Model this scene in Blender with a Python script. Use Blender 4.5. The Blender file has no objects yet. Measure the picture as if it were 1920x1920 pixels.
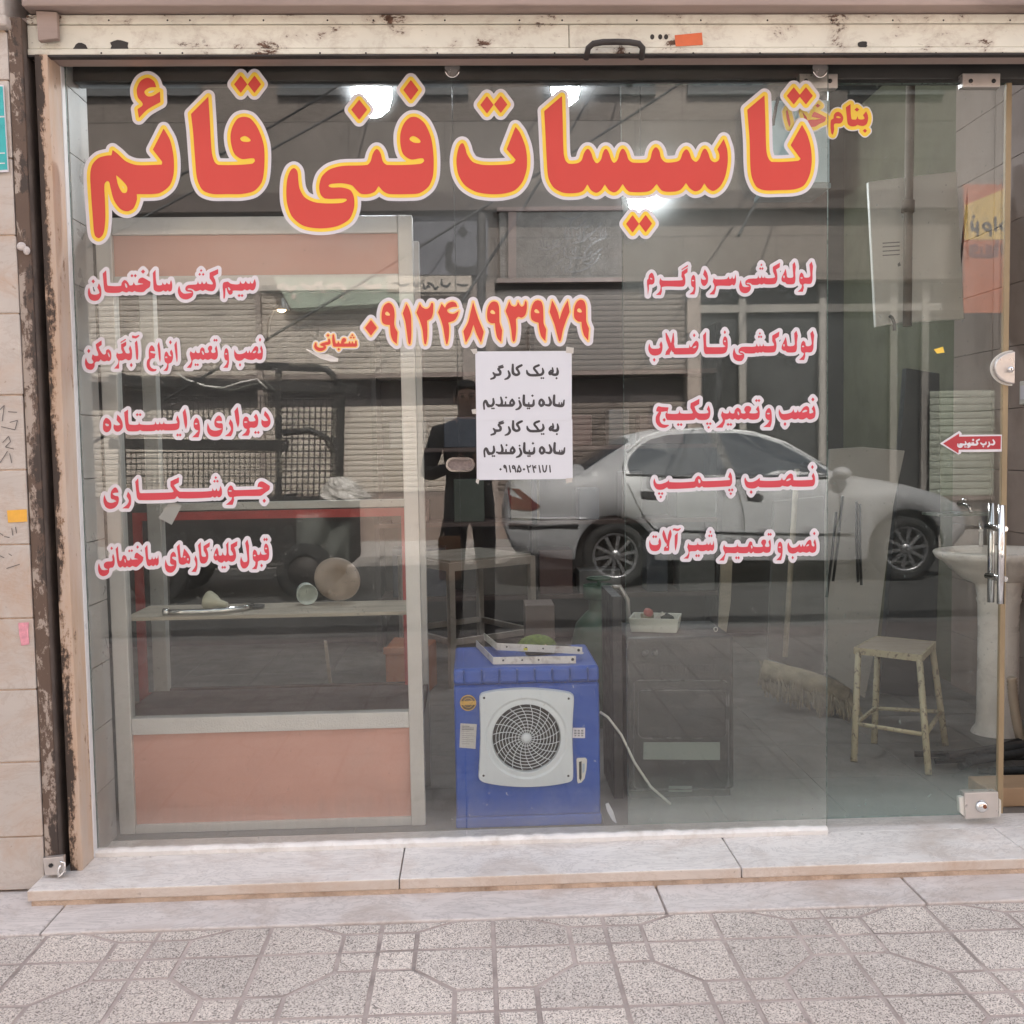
import bpy, bmesh, math, random
import numpy as np
from mathutils import Vector, Matrix
random.seed(7)
rng = np.random.default_rng(7)
scene = bpy.context.scene
col = scene.collection
R = math.radians

# ------------------------------------------------------------------ camera
CAM = Vector((0.0, -3.04, 1.25))
F_PX = 1900.0
YAW, PITCH, ROLL = 0.0375, 0.0602, -0.0170
_cy, _sy, _cp, _sp, _cr, _sr = (math.cos(YAW), math.sin(YAW), math.cos(PITCH), math.sin(PITCH),
                                math.cos(ROLL), math.sin(ROLL))
_f = Vector((_sy*_cp, _cy*_cp, -_sp))
_r0 = Vector((_cy, -_sy, 0.0))
_u0 = _r0.cross(_f)
_rt = _cr*_r0 + _sr*_u0
_up = -_sr*_r0 + _cr*_u0
cam_d = bpy.data.cameras.new('camera')
cam = bpy.data.objects.new('camera', cam_d)
col.objects.link(cam)
M = Matrix.Identity(4)
for i in range(3):
    M[i][0], M[i][1], M[i][2] = _rt[i], _up[i], -_f[i]
    M[i][3] = CAM[i]
cam.matrix_world = M
cam_d.sensor_width = 36.0
cam_d.lens = 36.0*F_PX/1920.0
cam_d.clip_start = 0.02
cam_d.clip_end = 500.0
scene.camera = cam

# ------------------------------------------------------------------ world, sun, exposure
SUN_EL, SUN_AZ = 52.0, 8.0      # sun behind the shop's own building: the shop front is in shade
world = bpy.data.worlds.new('World')
scene.world = world
world.use_nodes = True
nt = world.node_tree
bg = nt.nodes['Background']
sky = nt.nodes.new('ShaderNodeTexSky')
sky.sky_type = 'NISHITA'
sky.sun_disc = False
sky.sun_elevation = R(SUN_EL)
sky.sun_rotation = R(SUN_AZ)
sky.dust_density = 4.0
sky.air_density = 0.9
hz = nt.nodes.new('ShaderNodeHueSaturation')     # a hazy city sky: much less blue than clear air
hz.inputs['Saturation'].default_value = 0.35
nt.links.new(sky.outputs[0], hz.inputs['Color'])
nt.links.new(hz.outputs[0], bg.inputs[0])
bg.inputs[1].default_value = 0.15
sl = bpy.data.lights.new('sun', 'SUN')
sl.energy = 3.8
sl.angle = R(0.53)
sl.color = (1.0, 0.95, 0.88)
sun = bpy.data.objects.new('sun', sl)
col.objects.link(sun)
_az, _el = R(SUN_AZ), R(SUN_EL)
_ds = Vector((math.sin(_az)*math.cos(_el), math.cos(_az)*math.cos(_el), math.sin(_el)))   # towards the sun
sun.rotation_euler = _ds.to_track_quat('Z', 'Y').to_euler()
sun.location = (0, 6, 14)
scene.view_settings.view_transform = 'Standard'
scene.view_settings.look = 'None'
scene.view_settings.exposure = 2.22
scene.view_settings.gamma = 1.0
scene.cycles.transparent_max_bounces = 32
scene.cycles.max_bounces = 10
scene.cycles.use_denoising = True
scene.cycles.sample_clamp_indirect = 6.0

# ------------------------------------------------------------------ measured pixel -> place helpers
def ray(px, py):
    return _f + _rt*((px-960.0)/F_PX) - _up*((py-960.0)/F_PX)
def at(px, py, Y):
    d = ray(px, py); t = (Y-CAM.y)/d.y
    return CAM + d*t
def vat(px, py, Y):             # a thing across the street, seen as its mirror image in the glass
    p = at(px, py, Y); return Vector((p.x, -p.y, p.z))
def gz(px, py, Z):
    d = ray(px, py); t = (Z-CAM.z)/d.z
    return CAM + d*t

# ------------------------------------------------------------------ materials
def S(r, g, b):
    o = []
    for c in (r, g, b):
        c /= 255.0
        o.append(c/12.92 if c <= 0.04045 else ((c+0.055)/1.055)**2.4)
    return tuple(o)
def _new(name):
    m = bpy.data.materials.new(name); m.use_nodes = True
    t = m.node_tree; b = t.nodes['Principled BSDF']
    return m, t, b
def _coord(t, scale=(1, 1, 1), kind='Object'):
    c = t.nodes.new('ShaderNodeTexCoord'); mp = t.nodes.new('ShaderNodeMapping')
    mp.inputs['Scale'].default_value = scale
    t.links.new(c.outputs[kind], mp.inputs[0])
    return mp.outputs[0]
def _noise(t, vec, scale, detail=6, rough=0.6, dist=0.0):
    n = t.nodes.new('ShaderNodeTexNoise')
    n.inputs['Scale'].default_value = scale; n.inputs['Detail'].default_value = detail
    n.inputs['Roughness'].default_value = rough; n.inputs['Distortion'].default_value = dist
    t.links.new(vec, n.inputs['Vector'])
    return n.outputs[0]
def _ramp(t, fac, lo, hi, a=(0, 0, 0), b=(1, 1, 1)):
    r = t.nodes.new('ShaderNodeValToRGB')
    r.color_ramp.elements[0].position = lo; r.color_ramp.elements[0].color = (*a, 1)
    r.color_ramp.elements[1].position = hi; r.color_ramp.elements[1].color = (*b, 1)
    t.links.new(fac, r.inputs[0])
    return r.outputs[0]
def _mix(t, fac, a, b, mode='MIX'):
    n = t.nodes.new('ShaderNodeMix'); n.data_type = 'RGBA'; n.blend_type = mode
    for sock, v in ((n.inputs[0], fac), (n.inputs[6], a), (n.inputs[7], b)):
        if isinstance(v, (int, float)): sock.default_value = v
        elif isinstance(v, tuple): sock.default_value = (*v, 1)
        else: t.links.new(v, sock)
    return n.outputs[2]
def _math(t, op, a, b=0.0):
    n = t.nodes.new('ShaderNodeMath'); n.operation = op
    for i, v in enumerate((a, b)):
        if isinstance(v, (int, float)): n.inputs[i].default_value = v
        else: t.links.new(v, n.inputs[i])
    return n.outputs[0]
def _bump(t, b, h, strength, dist=0.01):
    n = t.nodes.new('ShaderNodeBump')
    n.inputs['Strength'].default_value = strength; n.inputs['Distance'].default_value = dist
    t.links.new(h, n.inputs['Height']); t.links.new(n.outputs[0], b.inputs['Normal'])

def PM(name, c, rough=0.6, metal=0.0, vary=0.12, nscale=6.0, stretch=(1, 1, 1), dirt=None, dirt_amt=0.4,
       dirt_scale=3.0, bump=0.0, bscale=60.0, spec=0.5, coat=0.0):
    """plain surface with tonal variation, soft stains and fine bump"""
    m, t, b = _new(name)
    v = _coord(t, stretch)
    n = _noise(t, v, nscale)
    lo = tuple(max(0, x*(1-vary)) for x in c); hi = tuple(min(1, x*(1+vary)) for x in c)
    out = _ramp(t, n, 0.3, 0.7, lo, hi)
    if dirt is not None:
        d = _noise(t, v, dirt_scale, 8, 0.65, 0.4)
        f = _ramp(t, d, 0.52, 0.72)
        f = _math(t, 'MULTIPLY', f, dirt_amt)
        out = _mix(t, f, out, dirt)
    t.links.new(out, b.inputs['Base Color'])
    b.inputs['Roughness'].default_value = rough; b.inputs['Metallic'].default_value = metal
    b.inputs['Specular IOR Level'].default_value = spec
    b.inputs['Coat Weight'].default_value = coat
    if rough > 0.15:
        rn = _noise(t, v, nscale*3.1, 4)
        t.links.new(_ramp(t, rn, 0.3, 0.7, (max(0, rough-0.1),)*3, (min(1, rough+0.1),)*3), b.inputs['Roughness'])
    if bump:
        _bump(t, b, _noise(t, v, bscale, 5), bump)
    return m

def rust_paint(name, paint, rust, amount, streak=(1, 1, 1), scale=5.0, rough=0.6, second=None):
    """chipped paint with rust showing through; amount 0..1"""
    m, t, b = _new(name)
    v = _coord(t, streak)
    base = _ramp(t, _noise(t, v, 3.0), 0.3, 0.7, tuple(x*0.86 for x in paint), tuple(min(1, x*1.08) for x in paint))
    if second is not None:
        base = _mix(t, _ramp(t, _noise(t, v, 1.7, 5, 0.6, 0.6), 0.45, 0.6), base, second)
    n1 = _noise(t, v, scale, 10, 0.72, 0.3)
    f1 = _ramp(t, n1, 0.64-0.3*amount, 0.68-0.3*amount)
    rc = _ramp(t, _noise(t, v, scale*4), 0.35, 0.65, tuple(x*0.5 for x in rust), tuple(min(1, x*1.4) for x in rust))
    halo = _ramp(t, n1, 0.52-0.3*amount, 0.68-0.3*amount)
    base = _mix(t, _math(t, 'MULTIPLY', halo, 0.35), base, tuple(min(1, x*2.2) for x in rust))
    sp = _ramp(t, _noise(t, v, 42, 3, 0.5), 0.70, 0.74)
    f = _math(t, 'MAXIMUM', f1, _math(t, 'MULTIPLY', sp, min(1, amount*2.2)))
    t.links.new(_mix(t, f, base, rc), b.inputs['Base Color'])
    t.links.new(_ramp(t, f, 0, 1, (rough,)*3, (0.9,)*3), b.inputs['Roughness'])
    _bump(t, b, f1, -0.5, 0.002)
    return m

def speckle(name, base, dark, light, scale=170.0, rough=0.75):
    """terrazzo: pale cement full of dark and light chips"""
    m, t, b = _new(name)
    v = _coord(t)
    vo = t.nodes.new('ShaderNodeTexVoronoi'); vo.inputs['Scale'].default_value = scale
    t.links.new(v, vo.inputs['Vector'])
    sep = t.nodes.new('ShaderNodeSeparateColor'); t.links.new(vo.outputs['Color'], sep.inputs[0])
    c1 = _ramp(t, sep.outputs[0], 0.34, 0.40, dark, base)
    c2 = _mix(t, _ramp(t, sep.outputs[1], 0.6, 0.66), c1, light)
    gi = t.nodes.new('ShaderNodeNewGeometry')
    isl = _ramp(t, gi.outputs['Random Per Island'], 0.0, 1.0, (0.90, 0.90, 0.90), (1.06, 1.05, 1.04))
    c2 = _mix(t, 1.0, c2, isl, 'MULTIPLY')
    gum = _ramp(t, _noise(t, v, 13.0, 2, 0.5), 0.735, 0.755)
    big = _ramp(t, _noise(t, v, 1.3, 6, 0.6), 0.3, 0.7, (0.80, 0.78, 0.76), (1.05, 1.04, 1.02))
    out = _mix(t, 1.0, c2, big, 'MULTIPLY')
    st = _ramp(t, _noise(t, v, 6.0, 8, 0.7, 0.4), 0.60, 0.75)
    out = _mix(t, _math(t, 'MULTIPLY', st, 0.42), out, tuple(x*0.58 for x in base))
    out = _mix(t, _math(t, 'MULTIPLY', gum, 0.55), out, (0.16, 0.14, 0.13))
    t.links.new(out, b.inputs['Base Color'])
    b.inputs['Roughness'].default_value = rough
    _bump(t, b, vo.outputs['Distance'], 0.15, 0.002)
    return m

def sooted(name, paint, rust, soot, side, width, amount=0.25, tint=None):
    """painted steel, chipped, with a ragged band of black grime along one vertical edge (side = x of that edge in the part)"""
    m, t, b = _new(name)
    geo = t.nodes.new('ShaderNodeNewGeometry'); sx = t.nodes.new('ShaderNodeSeparateXYZ'); t.links.new(geo.outputs['Position'], sx.inputs[0])
    v = _coord(t, (1, 1, 0.22)); v1 = _coord(t)
    base = _ramp(t, _noise(t, v, 4.0), 0.3, 0.7, tuple(x*0.84 for x in paint), tuple(min(1, x*1.1) for x in paint))
    if tint is not None: base = _mix(t, _math(t, 'MULTIPLY', _ramp(t, _noise(t, v, 7.0, 6, 0.65), 0.42, 0.62), 0.8), base, tint)
    d = _math(t, 'ABSOLUTE', _math(t, 'SUBTRACT', sx.outputs[0], side))
    n = _noise(t, v, 9.0, 10, 0.72, 0.3); n2 = _noise(t, v1, 60.0, 6, 0.7)
    d = _math(t, 'DIVIDE', d, width)
    e = _math(t, 'ADD', d, _math(t, 'ADD', _math(t, 'MULTIPLY', _math(t, 'SUBTRACT', n, 0.5), -9.0), _math(t, 'MULTIPLY', _math(t, 'SUBTRACT', n2, 0.5), -2.2)))
    base = _mix(t, _math(t, 'MULTIPLY', _ramp(t, e, 0.55, 1.55, (1, 1, 1), (0, 0, 0)), 0.75), base, rust)
    base = _mix(t, _ramp(t, e, 0.35, 0.75, (1, 1, 1), (0, 0, 0)), base, soot)
    ch = _noise(t, _coord(t, (1, 1, 0.5)), 17.0, 10, 0.75, 0.3)
    base = _mix(t, _ramp(t, ch, 0.70-0.25*amount, 0.73-0.25*amount), base, tuple(x*0.7 for x in rust))
    t.links.new(base, b.inputs['Base Color']); b.inputs['Roughness'].default_value = 0.68
    _bump(t, b, n2, 0.15, 0.004)
    return m

def marble(name, c, vein, rough=0.35, stain=None, stain_amt=0.5, scale=2.2):
    m, t, b = _new(name)
    v = _coord(t, (1, 2.5, 2.5))
    n = _noise(t, v, scale, 10, 0.7, 1.6)
    out = _ramp(t, n, 0.35, 0.62, tuple(x*0.9 for x in c), c)
    w = _noise(t, v, scale*1.7, 9, 0.75, 2.5)
    ve = _ramp(t, _math(t, 'ABSOLUTE', _math(t, 'SUBTRACT', w, 0.5)), 0.0, 0.03, (1, 1, 1), (0, 0, 0))
    out = _mix(t, _math(t, 'MULTIPLY', ve, 0.5), out, vein)
    if stain is not None:
        s = _ramp(t, _noise(t, _coord(t, (1, 1, 1)), 3.2, 9, 0.72, 0.7), 0.48, 0.72)
        out = _mix(t, _math(t, 'MULTIPLY', s, stain_amt), out, stain)
        sp = _ramp(t, _noise(t, _coord(t, (1, 1, 1)), 38, 3), 0.68, 0.72)
        out = _mix(t, _math(t, 'MULTIPLY', sp, 0.35), out, tuple(x*0.45 for x in stain))
    t.links.new(out, b.inputs['Base Color'])
    t.links.new(_ramp(t, n, 0.3, 0.7, (rough+0.12,)*3, (rough,)*3), b.inputs['Roughness'])
    return m

def flat(name, c, rough=0.5, metal=0.0, spec=0.5):
    m, t, b = _new(name)
    b.inputs['Base Color'].default_value = (*c, 1)
    b.inputs['Roughness'].default_value = rough; b.inputs['Metallic'].default_value = metal
    b.inputs['Specular IOR Level'].default_value = spec
    return m

def emitter(name, c, strength):
    m, t, b = _new(name)
    b.inputs['Base Color'].default_value = (0.8, 0.8, 0.8, 1)
    b.inputs['Emission Color'].default_value = (*c, 1)
    b.inputs['Emission Strength'].default_value = strength
    return m

def glass_face(name, refl, tint, dust=0.0, seed=0.0, low=None, dcol=(0.62, 0.60, 0.57), haze=0.022):
    """one face of a window pane: straight-through transmission, mirror reflection, a film of dust"""
    m = bpy.data.materials.new(name); m.use_nodes = True
    t = m.node_tree; t.nodes.clear()
    out = t.nodes.new('ShaderNodeOutputMaterial')
    tr = t.nodes.new('ShaderNodeBsdfTransparent'); tr.inputs[0].default_value = (*tint, 1)
    gl = t.nodes.new('ShaderNodeBsdfGlossy'); gl.inputs['Roughness'].default_value = 0.0
    gl.inputs['Color'].default_value = (1, 1, 1, 1)
    lw = t.nodes.new('ShaderNodeLayerWeight'); lw.inputs['Blend'].default_value = 0.5
    p = _math(t, 'POWER', lw.outputs['Facing'], 4.0)
    fac = _math(t, 'ADD', _math(t, 'MULTIPLY', p, 1.0-refl), refl)
    mx = t.nodes.new('ShaderNodeMixShader')
    t.links.new(fac, mx.inputs[0]); t.links.new(tr.outputs[0], mx.inputs[1]); t.links.new(gl.outputs[0], mx.inputs[2])
    last = mx.outputs[0]
    if dust > 0:
        df = t.nodes.new('ShaderNodeBsdfDiffuse'); df.inputs[0].default_value = (*dcol, 1)
        v = _coord(t); 
        mp = t.nodes.new('ShaderNodeMapping'); mp.inputs['Location'].default_value = (seed, seed*2.3, 0)
        t.links.new(v, mp.inputs[0]); v = mp.outputs[0]
        sm = t.nodes.new('ShaderNodeMapping'); sm.inputs['Scale'].default_value = (14, 1, 0.9)
        t.links.new(v, sm.inputs[0])
        soft = _ramp(t, _noise(t, v, 1.6, 7, 0.65, 0.8), 0.35, 0.75, (0.35,)*3, (1.0,)*3)
        streak = _ramp(t, _noise(t, sm.outputs[0], 2.2, 6, 0.7), 0.5, 0.8)
        spots = _ramp(t, _noise(t, v, 75, 2, 0.5), 0.705, 0.735)
        spots2 = _ramp(t, _noise(t, v, 210, 2, 0.5), 0.715, 0.75)
        sv = _math(t, 'ADD', _math(t, 'MULTIPLY', spots, 0.20), _math(t, 'MULTIPLY', spots2, 0.16))
        base = _math(t, 'MULTIPLY', soft, dust)
        base = _math(t, 'ADD', base, _math(t, 'MULTIPLY', streak, dust*0.7))
        base = _math(t, 'ADD', base, sv)
        if low is not None:     # dust film thickest at the bottom edge; on the door it paints teal haze
            geo = t.nodes.new('ShaderNodeNewGeometry'); sx = t.nodes.new('ShaderNodeSeparateXYZ')
            t.links.new(geo.outputs['Position'], sx.inputs[0])
            edge = _math(t, 'ADD', sx.outputs[2], _math(t, 'MULTIPLY', _noise(t, sm.outputs[0], 5.0, 5), -0.09))
            lo = _ramp(t, edge, low[0], low[1], (1, 1, 1), (0, 0, 0))
            base = _math(t, 'ADD', base, _math(t, 'MULTIPLY', lo, low[2]))
        base = _math(t, 'MINIMUM', base, 0.85)
        # part of what the film scatters goes forward: a soft halo round the lamps behind it
        rf = t.nodes.new('ShaderNodeBsdfRefraction'); rf.inputs['IOR'].default_value = 1.12; rf.inputs['Roughness'].default_value = 0.55
        sc_ = t.nodes.new('ShaderNodeMixShader'); sc_.inputs[0].default_value = haze
        t.links.new(last, sc_.inputs[1]); t.links.new(rf.outputs[0], sc_.inputs[2]); last = sc_.outputs[0]
        md = t.nodes.new('ShaderNodeMixShader')
        t.links.new(base, md.inputs[0]); t.links.new(last, md.inputs[1]); t.links.new(df.outputs[0], md.inputs[2])
        last = md.outputs[0]
    t.links.new(last, out.inputs[0])
    return m

# ------------------------------------------------------------------ mesh builder
def wloc(o):
    p = Vector((0, 0, 0))
    while o is not None:
        p += o.location; o = o.parent
    return p
class MB:
    def __init__(s): s.v = []; s.f = []; s.m = []; s.s = []
    def _add(s, vs, fs, mi=0, smooth=False):
        o = len(s.v); s.v.extend([tuple(x) for x in vs])
        for f in fs: s.f.append([o+i for i in f]); s.m.append(mi); s.s.append(smooth)
    def box(s, x0, x1, y0, y1, z0, z1, mi=0):
        vs = [(x, y, z) for x in (x0, x1) for y in (y0, y1) for z in (z0, z1)]
        s._add(vs, [(0, 1, 3, 2), (4, 6, 7, 5), (0, 4, 5, 1), (2, 3, 7, 6), (0, 2, 6, 4), (1, 5, 7, 3)], mi); return s
    def bar(s, a, b, w, h, up=(0, 0, 1), mi=0):
        a, b = Vector(a), Vector(b); d = (b-a).normalized(); up = Vector(up)
        sd = d.cross(up)
        if sd.length < 1e-4: sd = d.cross(Vector((0, 1, 0)))
        sd.normalize(); u = sd.cross(d).normalized()
        vs = []
        for p in (a, b):
            for i, j in ((-1, -1), (1, -1), (1, 1), (-1, 1)):
                vs.append(p + sd*(i*w/2) + u*(j*h/2))
        s._add(vs, [(0, 1, 2, 3), (7, 6, 5, 4), (0, 4, 5, 1), (1, 5, 6, 2), (2, 6, 7, 3), (3, 7, 4, 0)], mi); return s
    def tube(s, pts, r, n=10, mi=0, caps=True):
        pts = [Vector(p) for p in pts]; k = len(pts)
        rs = r if isinstance(r, (list, tuple)) else [r]*k
        vs = []; prev = None
        for i, p in enumerate(pts):
            d = (pts[min(i+1, k-1)] - pts[max(i-1, 0)])
            d = d.normalized() if d.length > 1e-9 else Vector((0, 0, 1))
            if prev is None:
                a = d.cross(Vector((0, 0, 1)))
                if a.length < 1e-3: a = d.cross(Vector((1, 0, 0)))
            else:
                a = prev - d*prev.dot(d)
            a.normalize(); prev = a; b = d.cross(a)
            for j in range(n):
                t = 2*math.pi*j/n
                vs.append(p + (a*math.cos(t) + b*math.sin(t))*rs[i])
        fs = [(i*n+j, i*n+(j+1) % n, (i+1)*n+(j+1) % n, (i+1)*n+j) for i in range(k-1) for j in range(n)]
        s._add(vs, fs, mi, True)
        if caps:
            s._add(vs[:n], [tuple(range(n))[::-1]], mi); s._add(vs[-n:], [tuple(range(n))], mi)
        return s
    def lathe(s, prof, c, axis=(0, 0, 1), n=32, mi=0, sx=1.0, sy=1.0, closed=False):
        ax = Vector(axis).normalized(); a = ax.cross(Vector((0, 1, 0)))
        if a.length < 1e-3: a = ax.cross(Vector((1, 0, 0)))
        a.normalize(); b = ax.cross(a); c = Vector(c); vs = []
        for r, h in prof:
            for j in range(n):
                t = 2*math.pi*j/n
                vs.append(c + ax*h + a*(r*sx*math.cos(t)) + b*(r*sy*math.sin(t)))
        k = len(prof)
        fs = [(i*n+j, i*n+(j+1) % n, ((i+1) % k)*n+(j+1) % n, ((i+1) % k)*n+j)
              for i in range(k if closed else k-1) for j in range(n)]
        s._add(vs, fs, mi, True); return s
    def prism(s, poly, vec, mi=0, mside=None):
        poly = [Vector(p) for p in poly]; vec = Vector(vec); n = len(poly)
        vs = poly + [p+vec for p in poly]
        s._add(vs, [tuple(range(n)), tuple(range(2*n-1, n-1, -1))], mi)
        s._add(vs, [(i, i+n, (i+1) % n+n, (i+1) % n) for i in range(n)], mi if mside is None else mside); return s
    def pxprism(s, pts, Y, thick, mi=0):
        return s.prism([at(x, y, Y) for x, y in pts], (0, thick, 0), mi)
    def vprism(s, pts, Y, thick, mi=0):
        return s.prism([vat(x, y, Y) for x, y in pts], (0, -thick, 0), mi)
    def ball(s, c, r, n=16, k=10, mi=0, sc=(1, 1, 1)):
        c = Vector(c); vs = []; fs = []
        for i in range(k+1):
            a = math.pi*i/k
            for j in range(n):
                b = 2*math.pi*j/n
                vs.append(c + Vector((r*sc[0]*math.sin(a)*math.cos(b), r*sc[1]*math.sin(a)*math.sin(b), r*sc[2]*math.cos(a))))
        fs = [(i*n+j, (i+1)*n+j, (i+1)*n+(j+1) % n, i*n+(j+1) % n) for i in range(k) for j in range(n)]
        s._add(vs, fs, mi, True); return s
    def build(s, name, mats, parent=None, bevel=0.0, seg=2, loc=None):
        if not isinstance(mats, (list, tuple)): mats = [mats]
        me = bpy.data.meshes.new(name)
        o = bpy.data.objects.new(name, me)
        if parent is not None: o.parent = parent; off = wloc(parent)
        elif loc is not None: off = Vector(loc); o.location = off
        elif s.v:
            a = np.array(s.v); off = Vector(((a[:, 0].min()+a[:, 0].max())/2, (a[:, 1].min()+a[:, 1].max())/2, a[:, 2].min())); o.location = off
        else: off = Vector()
        me.from_pydata([(x-off.x, y-off.y, z-off.z) for x, y, z in s.v], [], s.f)
        for m in mats: me.materials.append(m)
        me.polygons.foreach_set('material_index', s.m)
        me.polygons.foreach_set('use_smooth', s.s)
        bm = bmesh.new(); bm.from_mesh(me)
        bmesh.ops.remove_doubles(bm, verts=bm.verts, dist=1e-6)
        bmesh.ops.recalc_face_normals(bm, faces=bm.faces)
        bm.to_mesh(me); bm.free()
        me.update()
        col.objects.link(o)
        if bevel > 0:
            b = o.modifiers.new('bevel', 'BEVEL'); b.width = bevel; b.segments = seg; b.limit_method = 'ANGLE'; b.angle_limit = R(40)
            b.harden_normals = False
        return o
def thing(name, label, cat, loc, group=None):
    o = bpy.data.objects.new(name, None); o.empty_display_size = 0.1
    o.location = loc; col.objects.link(o)
    o['label'] = label; o['category'] = cat
    if group: o['group'] = group
    return o
def tag(o, label, cat, group=None, kind=None):
    o['label'] = label; o['category'] = cat
    if group: o['group'] = group
    if kind: o['kind'] = kind
    return o
def struct(o, label=None):
    o['kind'] = 'structure'
    if label: o['label'] = label
    return o
def copy_tree(o, parent=None):
    c = o.copy(); col.objects.link(c); c.parent = parent
    for ch in list(o.children): copy_tree(ch, c)
    return c
# ------------------------------------------------------------------ hand-drawn lettering
# Each string draws a piece of writing: '@' places the drawing sheet, Q = closed outline (! marks a sharp corner),
# H = hole, D = diamond dot, h = round hole, S = pen stroke (x,y,width)
def _pts(tok):
    P = []; C = []
    for w in tok:
        c = w.endswith('!'); w = w.rstrip('!')
        P.append([float(q) for q in w.split(',')]); C.append(c)
    return np.array(P), C
def _spline(P, C, closed=True, n=7):
    k = len(P); out = []
    for i in range(k if closed else k-1):
        a, b = P[i], P[(i+1) % k]
        if C[i] and C[(i+1) % k]: out.append(a[None]); continue
        p0 = a if (C[i] or (not closed and i == 0)) else P[i-1]
        p3 = b if (C[(i+1) % k] or (not closed and i == k-2)) else P[(i+2) % k]
        L = np.linalg.norm(b[:2]-a[:2])+1e-9
        t0 = (b-p0); t1 = (p3-a)
        t0 = t0/(np.linalg.norm(t0[:2])+1e-9)*L*0.85; t1 = t1/(np.linalg.norm(t1[:2])+1e-9)*L*0.85
        t = np.linspace(0, 1, n, endpoint=False)[:, None]
        h = 2*t**3-3*t**2+1, t**3-2*t**2+t, -2*t**3+3*t**2, t**3-t**2
        out.append(h[0]*a + h[1]*t0 + h[2]*b + h[3]*t1)
    if not closed: out.append(P[-1][None])
    return np.concatenate(out)
def sdf_of(text, pad, res):
    shapes = []; ox = oy = 0.0; sc = 1.0
    for ln in text.strip().splitlines():
        tok = ln.split()
        if not tok: continue
        k, tok = tok[0], tok[1:]
        if k == '@': ox, oy, sc = map(float, tok); continue
        tf = lambda A: A/sc + np.array([ox, oy])
        if k in 'QH':
            P, C = _pts(tok); shapes.append((k, tf(_spline(P, C))))
        elif k == 'P':
            P, C = _pts(tok); shapes.append(('Q', tf(P)))
        elif k == 'D':
            v = [float(q) for w in tok for q in w.split(',')]; x, y, a, b = v if len(v) == 4 else (*v, v[2])
            shapes.append(('Q', tf(np.array([[x, y-b], [x+a, y], [x, y+b], [x-a, y]]))))
        elif k == 'h':
            x, y, a, b = [float(q) for q in tok]; t = np.linspace(0, 2*np.pi, 16, endpoint=False)
            shapes.append(('H', tf(np.stack([x+a*np.cos(t), y+b*np.sin(t)], 1))))
        elif k == 'S':
            P, C = _pts(tok); A = _spline(P, C, False, 6) if len(P) > 2 else P
            shapes.append(('S', np.concatenate([tf(A[:, :2]), A[:, 2:3]/sc/2], 1)))
    allp = np.concatenate([s[1][:, :2] for s in shapes])
    x0, y0 = allp.min(0)-pad; x1, y1 = allp.max(0)+pad
    nx, ny = int((x1-x0)/res)+2, int((y1-y0)/res)+2
    D = np.full((ny, nx), 1e3)
    gx = x0+np.arange(nx)*res; gy = y0+np.arange(ny)*res
    def window(A, p):
        a = A[:, :2].min(0)-p; b = A[:, :2].max(0)+p
        i0, i1 = max(0, int((a[0]-x0)/res)), min(nx, int((b[0]-x0)/res)+2)
        j0, j1 = max(0, int((a[1]-y0)/res)), min(ny, int((b[1]-y0)/res)+2)
        return i0, i1, j0, j1
    for k, A in shapes:
        i0, i1, j0, j1 = window(A, pad+2)
        X, Y = np.meshgrid(gx[i0:i1], gy[j0:j1])
        d = np.full(X.shape, 1e6)
        if k in 'QH':
            ins = np.zeros(X.shape, bool)
            B = np.roll(A, -1, 0)
            for (ax, ay), (bx, by) in zip(A, B):
                ex, ey = bx-ax, by-ay; L = ex*ex+ey*ey
                if L < 1e-12: continue
                t = np.clip(((X-ax)*ex+(Y-ay)*ey)/L, 0, 1)
                d = np.minimum(d, (X-ax-t*ex)**2+(Y-ay-t*ey)**2)
                if ay != by:
                    cr = ((ay > Y) != (by > Y)) & (X < (bx-ax)*(Y-ay)/(by-ay)+ax)
                    ins ^= cr
            d = np.sqrt(d); d = np.where(ins, -d, d)
        else:
            for a, b in zip(A[:-1], A[1:]):
                ex, ey = b[0]-a[0], b[1]-a[1]; L = ex*ex+ey*ey+1e-12
                t = np.clip(((X-a[0])*ex+(Y-a[1])*ey)/L, 0, 1)
                d = np.minimum(d, np.sqrt((X-a[0]-t*ex)**2+(Y-a[1]-t*ey)**2)-(a[2]+t*(b[2]-a[2])))
        V = D[j0:j1, i0:i1]
        if k == 'H': V[...] = np.maximum(V, -d)
        else: V[...] = np.minimum(V, d)
    return D, x0, y0, res
def contour_faces(D, lev, x0, y0, res):
    """polygons covering the region D < lev (marching squares, full runs merged)"""
    A = D-lev; ins = A < 0
    c = ins[:-1, :-1].astype(int)+ins[:-1, 1:]+ins[1:, :-1]+ins[1:, 1:]
    polys = []
    for j in range(c.shape[0]):
        row = c[j]; full = row == 4; i = 0
        idx = np.flatnonzero(np.diff(np.concatenate([[0], full.astype(int), [0]])))
        for a, b in zip(idx[::2], idx[1::2]):
            polys.append([(a, j), (b, j), (b, j+1), (a, j+1)])
        for i in np.flatnonzero((row > 0) & (row < 4)):
            q = [(i, j), (i+1, j), (i+1, j+1), (i, j+1)]; v = [A[y, x] for x, y in q]; P = []
            for m in range(4):
                a, b = q[m], q[(m+1) % 4]; va, vb = v[m], v[(m+1) % 4]
                if va < 0: P.append(a)
                if (va < 0) != (vb < 0):
                    t = va/(va-vb); P.append((a[0]+(b[0]-a[0])*t, a[1]+(b[1]-a[1])*t))
            if len(P) >= 3: polys.append(P)
    return [[(x0+x*res, y0+y*res) for x, y in P] for P in polys]
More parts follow.
